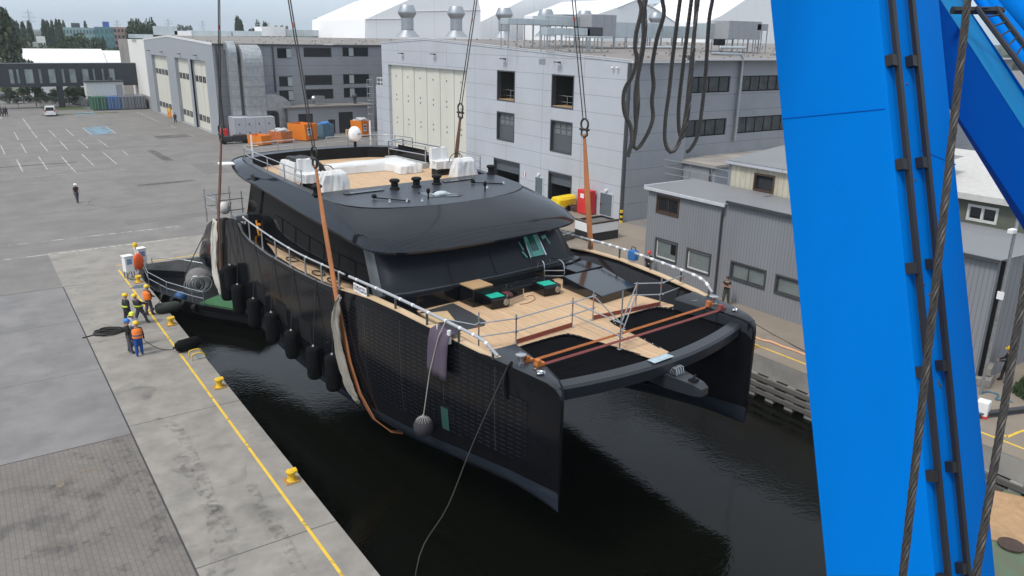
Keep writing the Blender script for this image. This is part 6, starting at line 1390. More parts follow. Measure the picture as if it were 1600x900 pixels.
slack = [([(775, -60), (778, 0), (790, 60), (762, 180), (755, 270), (765, 330), (740, 420), (700, 490), (690, 560), (700, 640), (730, 700), (737, 780), (715, 870)], 'leftmost slack wire rope bulging out to the left before the hangar corner'),
  ([(820, -60), (815, 0), (800, 80), (802, 200), (790, 300), (770, 420), (757, 520), (757, 640), (760, 700), (745, 780), (718, 850)], 'slack wire rope hanging straight beside the bulging leftmost one'),
  ([(903, -60), (906, 0), (915, 80), (880, 200), (860, 300), (850, 380), (858, 470), (848, 560), (855, 650), (830, 730), (790, 800), (762, 828), (746, 800), (760, 700), (772, 560), (768, 440), (790, 330), (812, 150), (800, -60)], 'wavy slack wire rope looping back up at the hangar corner'),
  ([(1009, -60), (1005, 0), (985, 150), (960, 350), (945, 500), (925, 650), (920, 770), (938, 833), (965, 843), (1000, 790), (1035, 650), (1058, 440), (1082, 200), (1105, 0), (1108, -60)], 'long slack wire rope loop hanging before the slate side wall'),
  ([(1073, -60), (1068, 0), (1042, 200), (1020, 380), (1000, 560), (996, 660), (1002, 740), (1020, 765), (1040, 700), (1062, 500), (1090, 100), (1098, -60)], 'narrow slack wire rope loop inside the long loop'),
  ([(1188, -60), (1185, 0), (1165, 120), (1147, 400), (1122, 640), (1100, 760), (1065, 825), (1040, 846)], 'slack wire rope end curling left by the crane leg')]
for i, (pp, lab) in enumerate(slack):
    P = catmull([GD(*Z4(*q), 9.0+0.25*i) for q in pp], 6); up_ = Vector((0, 0, 7.5))
    P = [P[0]+up_]+P+([P[-1]+up_] if pp[-1][1] < -50 else []); b = MB(); wire_mesh(b, P, 0.026, 0.36, seg=0.045, n=4); o_ = put(b.build('wire_rope', wire, smooth=70), lab, 'wire rope', 'slack wire ropes hanging from the crane')
    if i in (3, 5): put(o_)

# ================================================================== SLINGS
brown = mat('brown_web_sling', (0.46, 0.175, 0.065), 0.8, var=0.2, scale=2.5, stretch=(1, 1, 0.3), dirt=(0.14, 0.06, 0.035), dscale=1.5, damt=0.6)
brown2 = mat('dark_brown_web_sling', (0.13, 0.06, 0.035), 0.8, var=0.25, scale=2.5)
shk = mat('shackle_steel', (0.045, 0.042, 0.04), 0.5, 0.6)
def ribbon(b, path, wdir, w, th=0.02):
    P = [Vector(p) for p in path]; W_ = Vector(wdir).normalized(); rg = []
    for i, p in enumerate(P):
        t = (P[min(i+1, len(P)-1)]-P[max(i-1, 0)]).normalized(); ww = (W_-t*W_.dot(t)).normalized(); n = t.cross(ww); k = w[i] if isinstance(w, (list, tuple)) else w
        rg.append([p-ww*k/2-n*th, p+ww*k/2-n*th, p+ww*k/2+n*th, p-ww*k/2+n*th])
    b.loft(rg, True, 0, True, True)
def cable_pair(b, a, c, gap, r=0.026):
    for s in (-1, 1): b.tube([a+yA*s*gap*0.5, c+yA*s*gap*0.3], r, 6)
def shackle(par, p, s=1.0):
    b = MB(); b.tube([(0.24*s*math.sin(a), 0, 0.26*s*math.cos(a)) for a in [2*PI*k/16 for k in range(16)]], 0.05*s, 6, closed=True); b.tube([(-.3*s, 0, -.24*s), (.3*s, 0, -.24*s)], 0.06*s, 8); b.tube([(-0.16*s, 0, -.22*s), (-.2*s, 0, -.5*s), (0, 0, -.62*s), (.2*s, 0, -.5*s), (0.16*s, 0, -.22*s)], 0.05*s, 6)
    o = b.build('shackle', shk, par, smooth=60); o.location = p; o.rotation_euler = (0, 0, YTH+PI/2); return o
def sling(lab, ush, vsh, zsh, path, w, dv, m):
    base = YW(ush, vsh, zsh); t = thing('lifting_sling', lab, 'sling', base, 0, 'slings carrying the yacht'); b = MB()
    ribbon(b, [YW(*p)-base for p in path], yA, w); b.build('web_strap', m, t, smooth=50)
    d = YW(dv[0], dv[1], dv[2])-base
    shackle(t, Vector((0, 0, 0.45)))
    b = MB(); cable_pair(b, Vector((0, 0, 0.6)), d, 0.22); b.build('sling_cable', wire, t)
    b = MB(); q = Vector((0, 0, 0.6)).lerp(d, 0.22)
    b.tube([q+yA*.07, q.lerp(d, .012)+yA*.07], 0.035, 6); b.build('red_tag', mat('tag_red', (0.3, 0.03, 0.02), 0.6), t)
    return t
sling('brown web sling down the near side of the yacht before the windscreen', -6.33, 13.75, 10.2, [(-6.33, 13.72, 10.2), (-6.36, 13.2, 8), (-6.38, 12.5, 5.4), (-6.36, 12.3, 4.4), (-6.34, 11.6, 2.2), (-6.26, 11.0, 1.0), (-5.9, 10.5, -0.1), (-5.3, 10.2, -0.72), (-4.85, 10.0, -0.82)], [0.16, 0.34, 0.36, 0.36, 0.36, 0.36, .36, .36, .36], (-6.5, 18.6, 32), brown)
sling('dark brown web sling at the near side stern, partly wrapped in pale sheet', -6.3, 24.5, 10.1, [(-6.3, 24.5, 10.1), (-6.32, 25.2, 8), (-6.36, 25.9, 5.9), (-6.34, 26.4, 3.5), (-6.3, 26.9, 1.6), (-5.6, 27, .5), (-4.9, 27, .25)], [0.15, .28, .28, .28, .28, .28, .28], (-6.2, 19.5, 32), brown2)
sling('rusty brown sling behind the fly deck helm, before the cream door', 6.35, 21.35, 10.9, [(6.35, 21.35, 10.9), (6.38, 21.7, 9.3), (6.42, 22.2, 7), (6.4, 22.6, 5.5), (6.36, 23, 3), (6.2, 23, 1), (5.2, 23, -.3)], [0.15, .32, .32, .32, .32, .32, .32], (6.2, 15.8, 32), brown2)
sling('brown web sling on the far side by the red cabinet', 6.35, 11.2, 10.9, [(6.35, 11.2, 10.9), (6.38, 10.9, 8.5), (6.42, 10.5, 5.6), (6.36, 10.4, 3), (6.26, 10.3, 1.0), (5.9, 10.2, -0.1), (4.85, 10.0, -0.82)], [0.16, .34, .34, .34, .34, .34, .34], (6.1, 15, 32), brown)
canvas = mat('grey_canvas_sheet', (0.27, 0.25, 0.215), 0.9, var=0.2, bump=0.9, bscale=4, stretch=(1, 1, 0.4)); canvas_w = mat('cream_canvas_sheet', (0.6, 0.57, 0.5), 0.85, var=0.1, bump=0.8, bscale=3)
def sheet_wrap(lab, rows, m, seed=9):
    base = YW(*rows[0][0]); b = MB(); rg = []; rnd = random.Random(seed)
    C_ = catmull([Vector(c) for c, w in rows], 4); W_ = catmull([Vector((w, 0, 0)) for c, w in rows], 4)
    ph = rnd.uniform(0, 6); edge = 0
    for i, (c, w) in enumerate(zip(C_, W_)):
        w = w.x; r = []; edge = edge*0.7+rnd.uniform(-.07, .07)
        for k in range(15):
            f = k/14-0.5; fold = 0.075*math.sin(k*1.35+ph+i*0.22)+0.035*math.sin(k*2.9-i*0.5)+rnd.uniform(-.012, .012)
            r.append(YW(c.x-0.09-abs(fold), c.y-f*w+edge*(1 if f > 0 else .5), c.z+rnd.uniform(-.02, .02)+.05*math.sin(k*.9)*(i in (0, len(C_)-1)))-base)
        rg.append(r)
    b.loft(rg, closed=False); t = b.build('chafe_sheet', m, None, fix=False, smooth=50); t.location = base; so_ = t.modifiers.new('thick', 'SOLIDIFY'); so_.thickness = 0.02; put(t, lab, 'canvas sheet')
sheet_wrap('crumpled grey canvas sheet hanging around the near front sling', [((-6.4, 11.75, 5.15), .2), ((-6.44, 12.0, 4.6), .4), ((-6.46, 12.15, 3.9), .7), ((-6.44, 12.0, 3.0), .75), ((-6.42, 11.8, 2.1), .8), ((-6.36, 11.45, 1.3), .9), ((-6.22, 11.2, .8), .8), ((-6.1, 11.1, .5), .45)], canvas)
sheet_wrap('cream sheet hanging down behind the dark stern sling', [((-6.3, 26.3, 5.6), .5), ((-6.32, 26.6, 4.8), .8), ((-6.32, 26.9, 3.8), .9), ((-6.3, 27.1, 2.8), .9), ((-6.27, 27.1, 1.9), .85), ((-6.1, 27.0, 1.0), .7)], canvas_w)

# ================================================================== FENDERS ON THE YACHT'S SIDE
fend = mat('black_fender_cover', (0.007, 0.007, 0.008), 0.85, bump=0.3, bscale=50, spec=0.1)
def hanging_fender(lab, v, zt, zb, r=0.33):
    u = -(outer(v, 0.5)[0]+r+0.02); c = YW(u, v, zb); t = thing('fender', lab, 'fender', c, 0, 'black fenders along the near hull'); h = zt-zb; b = MB()
    b.lathe([(0.08, 0), (r*0.75, 0.03), (r*0.97, 0.14), (r, 0.26), (r, h-.24), (r*0.95, h-.1), (r*0.7, h-.02), (0.08, h)], (0, 0, 0), 16); b.build('body', fend, t, smooth=50)
    top = YW(-interp(ST, v)[0]-0.02, v, interp(ST, v)[1]+.02)-c; b = MB(); b.tube([(0, 0, h-.05), (top*0.5+Vector((0, 0, h*.5))).lerp(top, .35), top], 0.016, 5); b.build('lanyard', rope_m, t)
    b = MB(); b.lathe([(0.05, h-.04), (0.06, h), (0.02, h+.08)], (0, 0, 0), 8); b.build('eye', mat('fender_eye_pale', (.4, .4, .38), .6), t)
for v, zt, zb, lab in ((25.2, 3.0, 1.45, 'black fender hanging nearest the stern sling'), (23.5, 2.55, 1.15, 'second black fender forward of the stern sling'), (21.35, 2.35, 1.0, 'third black fender forward of the stern sling'), (19.1, 2.25, .92, 'fourth black fender, below the middle of the side rail'), (16.85, 2.0, .85, 'fifth black fender, below the side glazing'), (14.55, 1.95, .62, 'black fender one before the grey canvas sheet'), (12.75, 2.15, .7, 'black fender beside the grey canvas sheet'), (24.4, 3.4, 2.2, 'short black fender hung higher behind the first two')):
    hanging_fender(lab, v, zt+.1, zb-.12)
b_ = YW(-6.42, 5.85, 1.3); t = thing('ball_fender', 'round black netted ball fender on a pale line below the purple towel', 'fender', b_); b = MB(); b.ell((0, 0, .37), (.37, .37, .39), 20, 14); b.build('ball', mat('dark_net_ball', (0.03, 0.028, 0.034), 0.8, bump=0.9, bscale=30), t, smooth=60)
b = MB()
for k in range(14):
    a = 2*PI*k/14; b.tube([(.33*math.cos(a)*math.cos(e), .33*math.sin(a)*math.cos(e), .42+.36*math.sin(e)) for e in (0.55, .9, 1.2, 1.5)], 0.016, 4)
b.build('net_gather', mat('worn_net_rope', (.25, .24, .24), .9), t)
b = MB(); b.tube([(0, 0, .76), YW(-6.35, 5.5, 3.9)-b_, YW(-6.2, 5.1, 5.4)-b_, YW(-5.95, 5.0, 5.95)-b_], .018, 5); b.tube([(0, 0, .74), (0, 0, .86)], .035, 6); b.build('lanyard', mat('pale_line', (.4, .38, .34), .9), t)
b = MB(); rg = []
for i, (u, z) in enumerate(((-5.55, 5.44), (-5.85, 5.5), (-6.06, 5.43), (-6.14, 5.1), (-6.18, 4.6), (-6.2, 4.1), (-6.2, 3.85))):
    rg.append([YW(u-.035*math.sin(k*2.0+i*.3)-.03, 5.75-1.1*(k/8), z+(0.03*math.sin(k*1.7))*(i > 5))-b_ for k in range(9)])
b.loft(rg, closed=False); o_ = b.build('towel', mat('purple_towel', (.085, .065, .095), .95, bump=.8, bscale=60), None, fix=False, smooth=80); o_.location = b_; m_s = o_.modifiers.new('thick', 'SOLIDIFY'); m_s.thickness = .03; put(o_, 'purple grey towel draped over the wooden cap rail', 'towel')
# lines
def rope_obj(lab, pts, r=0.02, m=None, name='rope', group=None, k=5):
    P = catmull([Vector(p) for p in pts], k); b = MB(); b.tube(P, r, 5); return put(b.build(name, m or rope_m, smooth=70), lab, 'rope', group)
rope_obj('thin dark line sagging from the near bow down to the quay', [YW(-5.5, 1.9, 5.17), YW(-5.62, 2.05, 5.1), GD(740, 690, 24.8), GD(700, 790, 21.6), GD(655, 870, 19.4), Vector((7.55, 15.2, 0.25))], 0.016)
rope_obj('dark line dropping from the yacht stern to the work boat', [YW(-6.0, 28.6, 4.9), G(305, 395, 1.8), G(288, 432, 0.2)], 0.03)
rope_obj('dark line on the right quay leading to the yacht bow', [YW(5.3, .9, 5.0), G(1190, 512, 0.5), G(1258, 549, 0.05), G(1300, 566, .03)], 0.02)
b = MB(); b.tube([YW(-5.5, 1.95, 5.3), YW(-5.6, 2.1, 5.05), YW(-5.7, 2.1, 4.5), YW(-5.68, 2.05, 4.0)], 0.06, 6); put(b.build('black_strap_end', blackm, smooth=60), 'loose black strap end tied at the near bow', 'strap')

# ================================================================== THINGS ON THE YACHT'S DECK
def on_deck(x, y, z=DZ): q = Yz(x, y, z); return YW(q.x, q.y, z)
for (a, c, m, lab, dz) in (((-4.72, 2.0), (4.75, 1.95), mat('orange_lash_strap', (0.42, 0.13, 0.035), .7, var=.2), 'orange lashing strap stretched between the two bows', .0), ((-4.62, 1.55), (4.78, 1.4), mat('maroon_lash_strap', (0.22, 0.055, 0.05), .7, var=.2), 'maroon lashing strap stretched between the two bows', .0)):
    A_, B2 = YW(a[0], a[1], 5.12), YW(c[0], c[1], 5.12); t = thing('lashing_strap', lab, 'strap', A_); b = MB(); P = [Vector((0, 0, 0)).lerp(B2-A_, k/20)-Vector((0, 0, .015*math.sin(PI*k/20))) for k in range(21)]; ribbon(b, P, Vector((0, .6, .8)), .085, .012); b.build('web', m, t)
    for e, n_ in ((Vector((0, 0, 0)), 'ratchet'), (B2-A_, 'hook')):
        b = MB(); M_ = Matrix.Translation(e); b.box((-.22, -.09, -.02), (.12, .09, .1), 0, M_); b.box((-.2, -.1, .1), (-.05, .1, .22), 0, M_); b.build(n_, mat('ratchet_orange', (.5, .16, .03), .5) if n_ == 'ratchet' else m, t, bevel=.02)
scaf = galv
sp_ = {'A': (748, 547, 1.42), 'B': (806, 538, 1.15), 'C': (893.6, 511, 1.2), 'D': (926, 500, 1.2), 'E': (968, 546, 2.2), 'F': (993, 479, 1.05), 'G': (1031, 478, 1.2), 'H': (1065, 465, 1.1)}
pos = {k: on_deck(v[0], v[1]) for k, v in sp_.items()}
base = pos['C'].copy(); t = thing('scaffold_railing', 'temporary galvanised scaffold tube railing around the trampolines', 'railing', base)
for k, v in sp_.items():
    b = MB(); b.tube([pos[k]-base, pos[k]-base+Vector((0, 0, v[2]))], .028, 8); b.cbox(pos[k]-base+Vector((0, 0, .01)), (.15, .15, .02)); o_ = b.build('post', scaf, t, smooth=50)
    b = MB()
    for z in (.5, 1.0): b.tube([pos[k]-base+Vector((0, 0, z-.04)), pos[k]-base+Vector((0, 0, z+.04))], .05, 8)
    b.build('clamp', steel, o_, smooth=50)
    b = MB(); b.tube([pos[k]-base+Vector((0, 0, .82)), pos[k]-base+Vector((0, 0, .9))], .03, 8); b.build('orange_band', mat('band_orange', (.55, .12, .03), .6), o_)
for a, c in (('A', 'B'), ('B', 'C'), ('C', 'D'), ('C', 'E'), ('D', 'E'), ('E', 'F'), ('F', 'G'), ('G', 'H')):
    for z in (.5, 1.0):
        if (a, c) == ('D', 'E') and z < .9: continue
        p, q = pos[a]-base+Vector((0, 0, z)), pos[c]-base+Vector((0, 0, z)); e = (q-p).normalized()*.12; b = MB(); b.tube([p-e, q+e], .026, 7); b.build('rail', scaf, t, smooth=50)
p = pos['A']-base+Vector((0, 0, .92)); q = YW(-5.8, 5.6, 5.8)-base; b = MB(); b.tube([p, q], .026, 7); b.build('rail', scaf, t)
tbm = mat('red_toe_board', (.25, .055, .035), .7, var=.2)
for a, c in (('B', 'C'), ('D', 'G')):
    p, q = pos[a]-base+Vector((0, 0, .02)), pos[c]-base+Vector((0, 0, .02)); b = MB(); n_ = Vector((0, 0, .16)); s = (q-p).cross(n_).normalized()*.02; b.add([p-s, q-s, q+s, p+s, p-s+n_, q-s+n_, q+s+n_, p+s+n_], [(0, 3, 2, 1), (4, 5, 6, 7), (0, 1, 5, 4), (1, 2, 6, 5), (2, 3, 7, 6), (3, 0, 4, 7)]); b.build('toe_board', tbm, t)
def flat(name, lab, cat, px, z, th, m, bev=0):
    P = [YL(G(x, y, z)) for x, y in px]; c = Vector((sum(p.x for p in P)/len(P), sum(p.y for p in P)/len(P), 0)); b = MB(); b.prism([(p.x-c.x, p.y-c.y) for p in P], 0, th); o = b.build(name, m, None, bevel=bev); o.location = YW(c.x, c.y, z); o.rotation_euler = (0, 0, YTH); return put(o, lab, cat)
flat('deck_mat', 'dark rubber mat with pale blue taped edges on the near foredeck', 'mat', [(650, 490), (708, 474), (736, 488), (759, 502), (757, 509), (695, 523), (668, 508)], DZ+.004, .015, mat('dark_deck_mat', (.03, .032, .036), .7))
flat('cardboard_sheet', 'bare cardboard sheet lying on the dark deck mat', 'cardboard', [(650, 491), (699, 486), (711, 501), (662, 507)], DZ+.035, .012, mat('cardboard', (.5, .36, .2), .8, var=.1))
bt = mat('blue_tape', (.2, .5, .62), .5)
q = on_deck(793, 470); t = thing('frame_bundle', 'silver corner frame with a maroon bag inside on the teak deck', 'frame', q, 0.3); b = MB()
b.box((-.6, -.45, .0), (.55, -.4, .28)); b.box((.5, -.4, .0), (.55, .55, .28)); b.build('frame_rail', steel, t)
for x, y in ((-.58, -.42), (.53, -.42), (.53, .5)): b = MB(); b.tube([(x, y, 0), (x, y, .5)], .03, 6); b.build('frame_post', steel, t)
b = MB(); b.ell((-.1, .05, .2), (.42, .3, .22), 14, 10); b.build('maroon_bag', mat('maroon_cloth', (.09, .02, .02), .6, bump=.5, bscale=10), t, smooth=60)
b = MB(); b.box((.1, .1, .0), (.5, .5, .38)); b.build('black_case', blackm, t, bevel=.03)
rope_obj('thin red cable curled on the teak beside the silver frame', [on_deck(812, 476)+Vector((0, 0, .02)), on_deck(825, 474)+Vector((0, 0, .02)), on_deck(836, 468)+Vector((0, 0, .02)), on_deck(832, 462)+Vector((0, 0, .02)), on_deck(822, 464)+Vector((0, 0, .02))], .012, mat('red_cable', (.3, .05, .03), .6), 'cable')
rnd = random.Random(4)
for i, (v, lab) in enumerate(((14.0, 'coiled dark hose on the near side deck, forward'), (15.5, 'coiled dark hose on the near side deck, middle'), (18.3, 'coiled dark hose on the near side deck, towards the stern'))):
    rope_obj(lab, [YW(-5.65+.22*math.cos(a), v+.45*math.sin(a)+.05*rnd.random(), interp(ST, v)[1]-.02+.01*a/6) for a in [k*.8 for k in range(24)]], .022, rope_m, 'hose', 'hoses on the near side deck')
rope_obj('long dark hose running along the near side deck', [YW(-5.4, v, interp(ST, v)[1]+.02+.06*math.sin(v*1.3)) for v in (12.6, 14, 16, 18, 20, 22)], .025, rope_m, 'hose')
# small sign tied to the side rail
q = YW(-6.12, 11.2, 5.82); t = thing('rail_sign', 'small white sign with two lines of dark lettering tied to the side rail', 'sign', q, YTH-PI/2); b = MB(); b.box((-.1, -.012, -.42), (.95, .0, -.06)); b.build('board', mat('sign_white', (.8, .8, .8), .5), t)
sm = mat('sign_ink', (.03, .025, .08), .6)
for r_ in range(2):
    b = MB(); x = -.02
    while x < .86:
        w = rnd.uniform(.05, .09); b.box((x, -.02, -.24+.12*(1-r_)-.1), (x+w*.35, -.0125, -.14+.12*(1-r_)-.1)); b.box((x, -.02, (-.18 if rnd.random() < .5 else -.24)+.12*(1-r_)-.1), (x+w, -.0125, (-.155 if rnd.random() < .5 else -.21)+.12*(1-r_)-.1)); x += w+.03
    put(b.build('lettering', sm, t, fix=False), kind='stuff')
for x, y, z, lab, s in ((702, 525, 5.7, 'white rag tied to the near bow rail', 1.0), (683, 510, 5.75, 'pale knotted cord on the near bow rail', .4), (616, 492, 5.6, 'grey rag tied to the near rail below the windscreen corner', .8)):
    v = U0 = None; d = ray(x, y); n = yS; tt = ((YO+yS*(-6.0))-CAM).dot(n)/d.dot(n); p = CAM+d*tt; b = MB(); b.loft([[Vector((.07*s*math.cos(a)*(1+.4*math.sin(3*a+k)), .07*s*math.sin(a), -.16*s*k)) for a in [2*PI*j/8 for j in range(8)]] for k in range(4)], True, 0, True, True); o_ = b.build('rag', cover, None, smooth=70); o_.location = p+Vector((0, 0, .2*s)); put(o_, lab, 'rag')
q = YW(6.1, 7.4, 5.55); t = thing('tool_bag', 'blue bag standing on the far cap rail', 'bag', q, YTH); b = MB(); b.loft([[Vector((x*s, y*s, z)) for x, y in ((-.16, -.22), (.16, -.22), (.16, .22), (-.16, .22))] for s, z in ((.9, 0), (1, .15), (.95, .42), (.7, .5))], True, 0, True, True); b.build('bag_body', mat('bag_blue', (.03, .14, .36), .7), t, bevel=.04); b = MB(); b.tube([(0, -.15, .48), (0, -.1, .62), (0, .1, .62), (0, .15, .48)], .02, 6); b.build('bag_handle', blackm, t)
# ================================================================== PEOPLE
skin_m = mat('skin', (0.42, 0.24, 0.17), 0.6, var=0.06)
def person(lab, loc, rz, top, legs, hat=None, vest=None, arms='down', lean=0.0, stride=0.12, sleeves=True, h=1.78, shoes=(0.02, 0.02, 0.022), hold=None, look=0.0, hair=None, pattern=None):
    t = thing('person', lab, 'person', loc, rz); k = h/1.78
    V_, E_, R_, G_ = [], [], [], []
    def add(p, r, par, reg):
        V_.append(Vector(p)); R_.append(r); G_.append(reg); i = len(V_)-1
        if par is not None: E_.append((par, i))
        return i
    ly = lambda z: -lean*(z-0.95)
    pel = add((0, ly(.95), .95), (.155, .115), None, 'leg'); wa = add((0, ly(1.12), 1.12), (.14, .1), pel, 'top'); ch = add((0, ly(1.34), 1.34), (.165, .11), wa, 'top')
    nk = add((0, ly(1.5)+.01, 1.5), (.055, .055), ch, 'skin'); hb = add((look*.01, ly(1.6)+.03, 1.6), (.075, .085), nk, 'skin'); hm_ = add((look*.02, ly(1.67)+.03, 1.67), (.08, .1), hb, 'skin'); add((look*.02, ly(1.75)+.02, 1.75), (.06, .075), hm_, 'skin')
    add((look*.05, ly(1.65)+.135, 1.645), (.014, .014), hm_, 'skin')
    for s in (-1, 1):
        sh = add((s*.18, ly(1.42), 1.42), (.07, .07), ch, 'top')
        A = {'down': ((s*.25, .0, 1.14), (s*.27, .06, .90)), 'fwd': ((s*.25, .1, 1.16), (s*.14, .33, 1.08)), 'pull': ((s*.23, .22, 1.2), (s*.1, .46, 1.12)), 'cross': ((s*.26, .06, 1.16), (-s*.08, .22, 1.18)), 'phone': ((s*.23, .06, 1.14), (s*.08, .26, 1.24)), 'walk': ((s*.24, -s*.1, 1.15), (s*.25, -s*.12+.08, .93))}[arms]
        el = add((A[0][0], A[0][1]+ly(A[0][2]), A[0][2]), (.048, .048), sh, 'top' if sleeves else 'skin'); wr = add((A[1][0], A[1][1]+ly(A[1][2]), A[1][2]), (.033, .036), el, 'top' if sleeves else 'skin')
        d = (V_[wr]-V_[el]).normalized(); pm = add(V_[wr]+d*.07, (.034, .022), wr, 'skin')
        sd = d.cross(Vector((s, 0.1, 0.2))).normalized()
        for f in range(4):
            o = sd*(.027-.018*f); f1 = add(V_[pm]+d*.045+o, (.011, .011), pm, 'skin'); add(V_[f1]+(d*.7+Vector((-s*.5, 0, -.35))).normalized()*(.042 if f in (1, 2) else .032), (.009, .009), f1, 'skin')
        th = add(V_[pm]-d*.02+sd*.05, (.012, .012), pm, 'skin'); add(V_[th]+(d+sd*.4).normalized()*.04, (.01, .01), th, 'skin')
        st = stride*s; hp = add((s*.095, ly(.88), .88), (.1, .11), pel, 'leg'); kn = add((s*.11, st*.6+.03, .5), (.07, .075), hp, 'leg'); an = add((s*.12, st, .1), (.05, .055), kn, 'leg'); add((s*.125, st-.02, .05), (.045, .05), an, 'shoe')
        toe = add((s*.14, st+.17, .04), (.045, .035), an, 'shoe')
    R_ = [(r[0]*(1.22 if g in ('top', 'leg') else 1.1), r[1]*(1.22 if g in ('top', 'leg') else 1.1)) if r[0] > .03 else r for r, g in zip(R_, G_)]
    me = bpy.data.meshes.new('skeleton'); me.from_pydata([v*k for v in V_], E_, []); o = bpy.data.objects.new('body', me); COL.objects.link(o)
    bm = bmesh.new(); bm.from_mesh(me); ly_ = bm.verts.layers.skin.verify(); bm.verts.ensure_lookup_table()
    for i, v in enumerate(bm.verts): v[ly_].radius = (R_[i][0]*k, R_[i][1]*k); v[ly_].use_root = (i == 0)
    bm.to_mesh(me); bm.free()
    m1 = o.modifiers.new('skin', 'SKIN'); m1.use_smooth_shade = True; m2 = o.modifiers.new('sub', 'SUBSURF'); m2.levels = 1; m2.render_levels = 1
    dg = bpy.context.evaluated_depsgraph_get(); me2 = bpy.data.meshes.new_from_object(o.evaluated_get(dg)); bpy.data.objects.remove(o)
    mats = {'top': 0, 'leg': 1, 'skin': 2, 'shoe': 3}
    me2.materials.clear()
    for nm, c in (('cloth_%02x%02x%02x' % tuple(int(min(255, x*255)) for x in top[:3]), top), ('cloth_%02x%02x%02x' % tuple(int(min(255, x*255)) for x in legs[:3]), legs)): me2.materials.append(mat(nm, c, .85, var=.25 if not pattern else .7, scale=14, bump=.3, bscale=14))
    me2.materials.append(skin_m); me2.materials.append(mat('shoe_black', shoes, .6))
    for p in me2.polygons:
        c = p.center/k; best = (9, 'top')
        for (a, b2) in E_:
            A_, B2 = V_[a], V_[b2]; ab = B2-A_; tt = max(0, min(1, (c-A_).dot(ab)/max(1e-9, ab.length_squared))); q = A_+ab*tt; dd = (c-q).length-(R_[a][0]*(1-tt)+R_[b2][0]*tt)*.6
            reg = G_[b2] if tt > .45 else G_[a]
            if G_[b2] in ('leg', 'shoe') and G_[a] == 'leg' and b2 > 8: reg = G_[b2] if (G_[b2] == 'leg' or tt > .6) else 'leg'
            if G_[a] == 'top' and G_[b2] == 'skin' and a == ch: reg = 'skin' if tt > .65 else 'top'
            if dd < best[0]: best = (dd, reg)
        p.material_index = mats[best[1]]; p.use_smooth = True
    body = bpy.data.objects.new('body', me2); COL.objects.link(body); body.parent = t
    hz_, hy = 1.69*k, (ly(1.7)+.03)*k
    if hat:
        hmm = mat('hat_%02x%02x%02x' % tuple(int(min(255, x*255)) for x in hat), hat, .35); b = MB()
        b.lathe([(.145*k, 0), (.15*k, .02*k), (.138*k, .07*k), (.11*k, .115*k), (.06*k, .14*k), (0, .148*k)], (0, hy-.01, hz_), 16); b.loft([[Vector((x*k, hy+y*k, hz_+z*k)) for x, y, z in ((-.13, .05, .012), (-.09, .19, -.005), (.09, .19, -.005), (.13, .05, .012))], [Vector((x*k, hy+y*k, hz_+z*k)) for x, y, z in ((-.13, .05, .022), (-.09, .19, .005), (.09, .19, .005), (.13, .05, .022))]], True, 0, True, True); b.build('hard_hat', hmm, t, smooth=50)
    if hair:
        b = MB(); b.ell((0, hy-.015, hz_+.0), (.1*k, .118*k, .1*k), 14, 8); b.build('hair', mat('dark_hair', hair, .8), t, smooth=60)
    if vest:
        vc, sc, fat = vest; b = MB(); rg = []
        for z, rx, ry, mi in ((.98, .205, .16, 0), (1.06, .205, .16, 0), (1.08, .208, .162, 1), (1.14, .208, .162, 1), (1.16, .2, .158, 0), (1.3, .21, .16, 0), (1.42, .19, .135, 0), (1.475, .1, .08, 0)):
            rg.append([Vector((rx*fat*1.14*math.cos(a)*k, (ly(z)+ry*fat*1.14*math.sin(a))*k, z*k)) for a in [2*PI*j/18 for j in range(18)]])
        b.loft(rg, True); o_ = b.build('safety_vest', [mat('vest_%02x%02x' % (int(vc[0]*200), int(vc[1]*200)), vc, .7, bump=.4, bscale=9), mat('stripe_%02x%02x' % (int(sc[0]*200), int(sc[1]*200)), sc, .4)], t, smooth=60)
        for p in o_.data.polygons:
            zz = p.center.z/k; p.material_index = 1 if 1.07 < zz < 1.15 else 0
    return t
FACE = lambda deg: math.radians(deg)     # 0 faces +Y (away from the camera along the quay)
YH = (0.85, 0.55, 0.02); BK = (0.016, 0.017, 0.02); GT = (0.06, 0.06, 0.075)
people_g = 'people around the yacht'
person('man in black t-shirt and white helmet walking alone across the yard', G(121.5, 317), FACE(200), BK, (.06, .065, .08), hat=(.8, .8, .8), arms='walk', stride=.2, sleeves=False)
person('worker in orange life vest and yellow helmet nearest the work boat bow', G(234, 493), FACE(-60), BK, (.07, .06, .08), hat=YH, vest=((.9, .2, .02), (.9, .2, .02), 1.1), arms='fwd', stride=.1)
person('worker in yellow helmet leaning back to haul a line, yellow waist band', G(221, 507), FACE(-65), (.02, .022, .028), (.05, .05, .06), hat=YH, vest=((.03, .03, .035), (.6, .75, .02), 1.02), arms='pull', lean=.3, stride=.3)
person('worker in yellow helmet and yellow braces standing behind the hauling man', G(201, 508), FACE(-70), BK, (.03, .03, .035), hat=YH, vest=((.02, .021, .024), (.65, .8, .05), 1.0), arms='down')
person('man in pale shirt with lime yellow helmet among the group on the quay', G(213, 540), FACE(150), (.42, .45, .52), GT, hat=(.7, .8, .05), arms='cross', stride=.05)
person('man in black jacket with a blue helmet on the quay', G(204, 552), FACE(-100), BK, (.08, .08, .1), hat=(.03, .2, .6), arms='cross', stride=.06, shoes=(.12, .04, .02))
person('worker in blue trousers and orange grey life vest seen from behind', G(219, 556), FACE(-5), (.015, .016, .025), (.01, .07, .32), hat=YH, vest=((.85, .22, .04), (.13, .13, .15), 1.08), arms='down', stride=.09)
person('man in black t-shirt and dark cap looking at a phone on the right quay', G(1133, 477), FACE(110), BK, (.06, .062, .045), hair=(.012, .012, .012), arms='phone', sleeves=False, pattern=1, h=1.82)
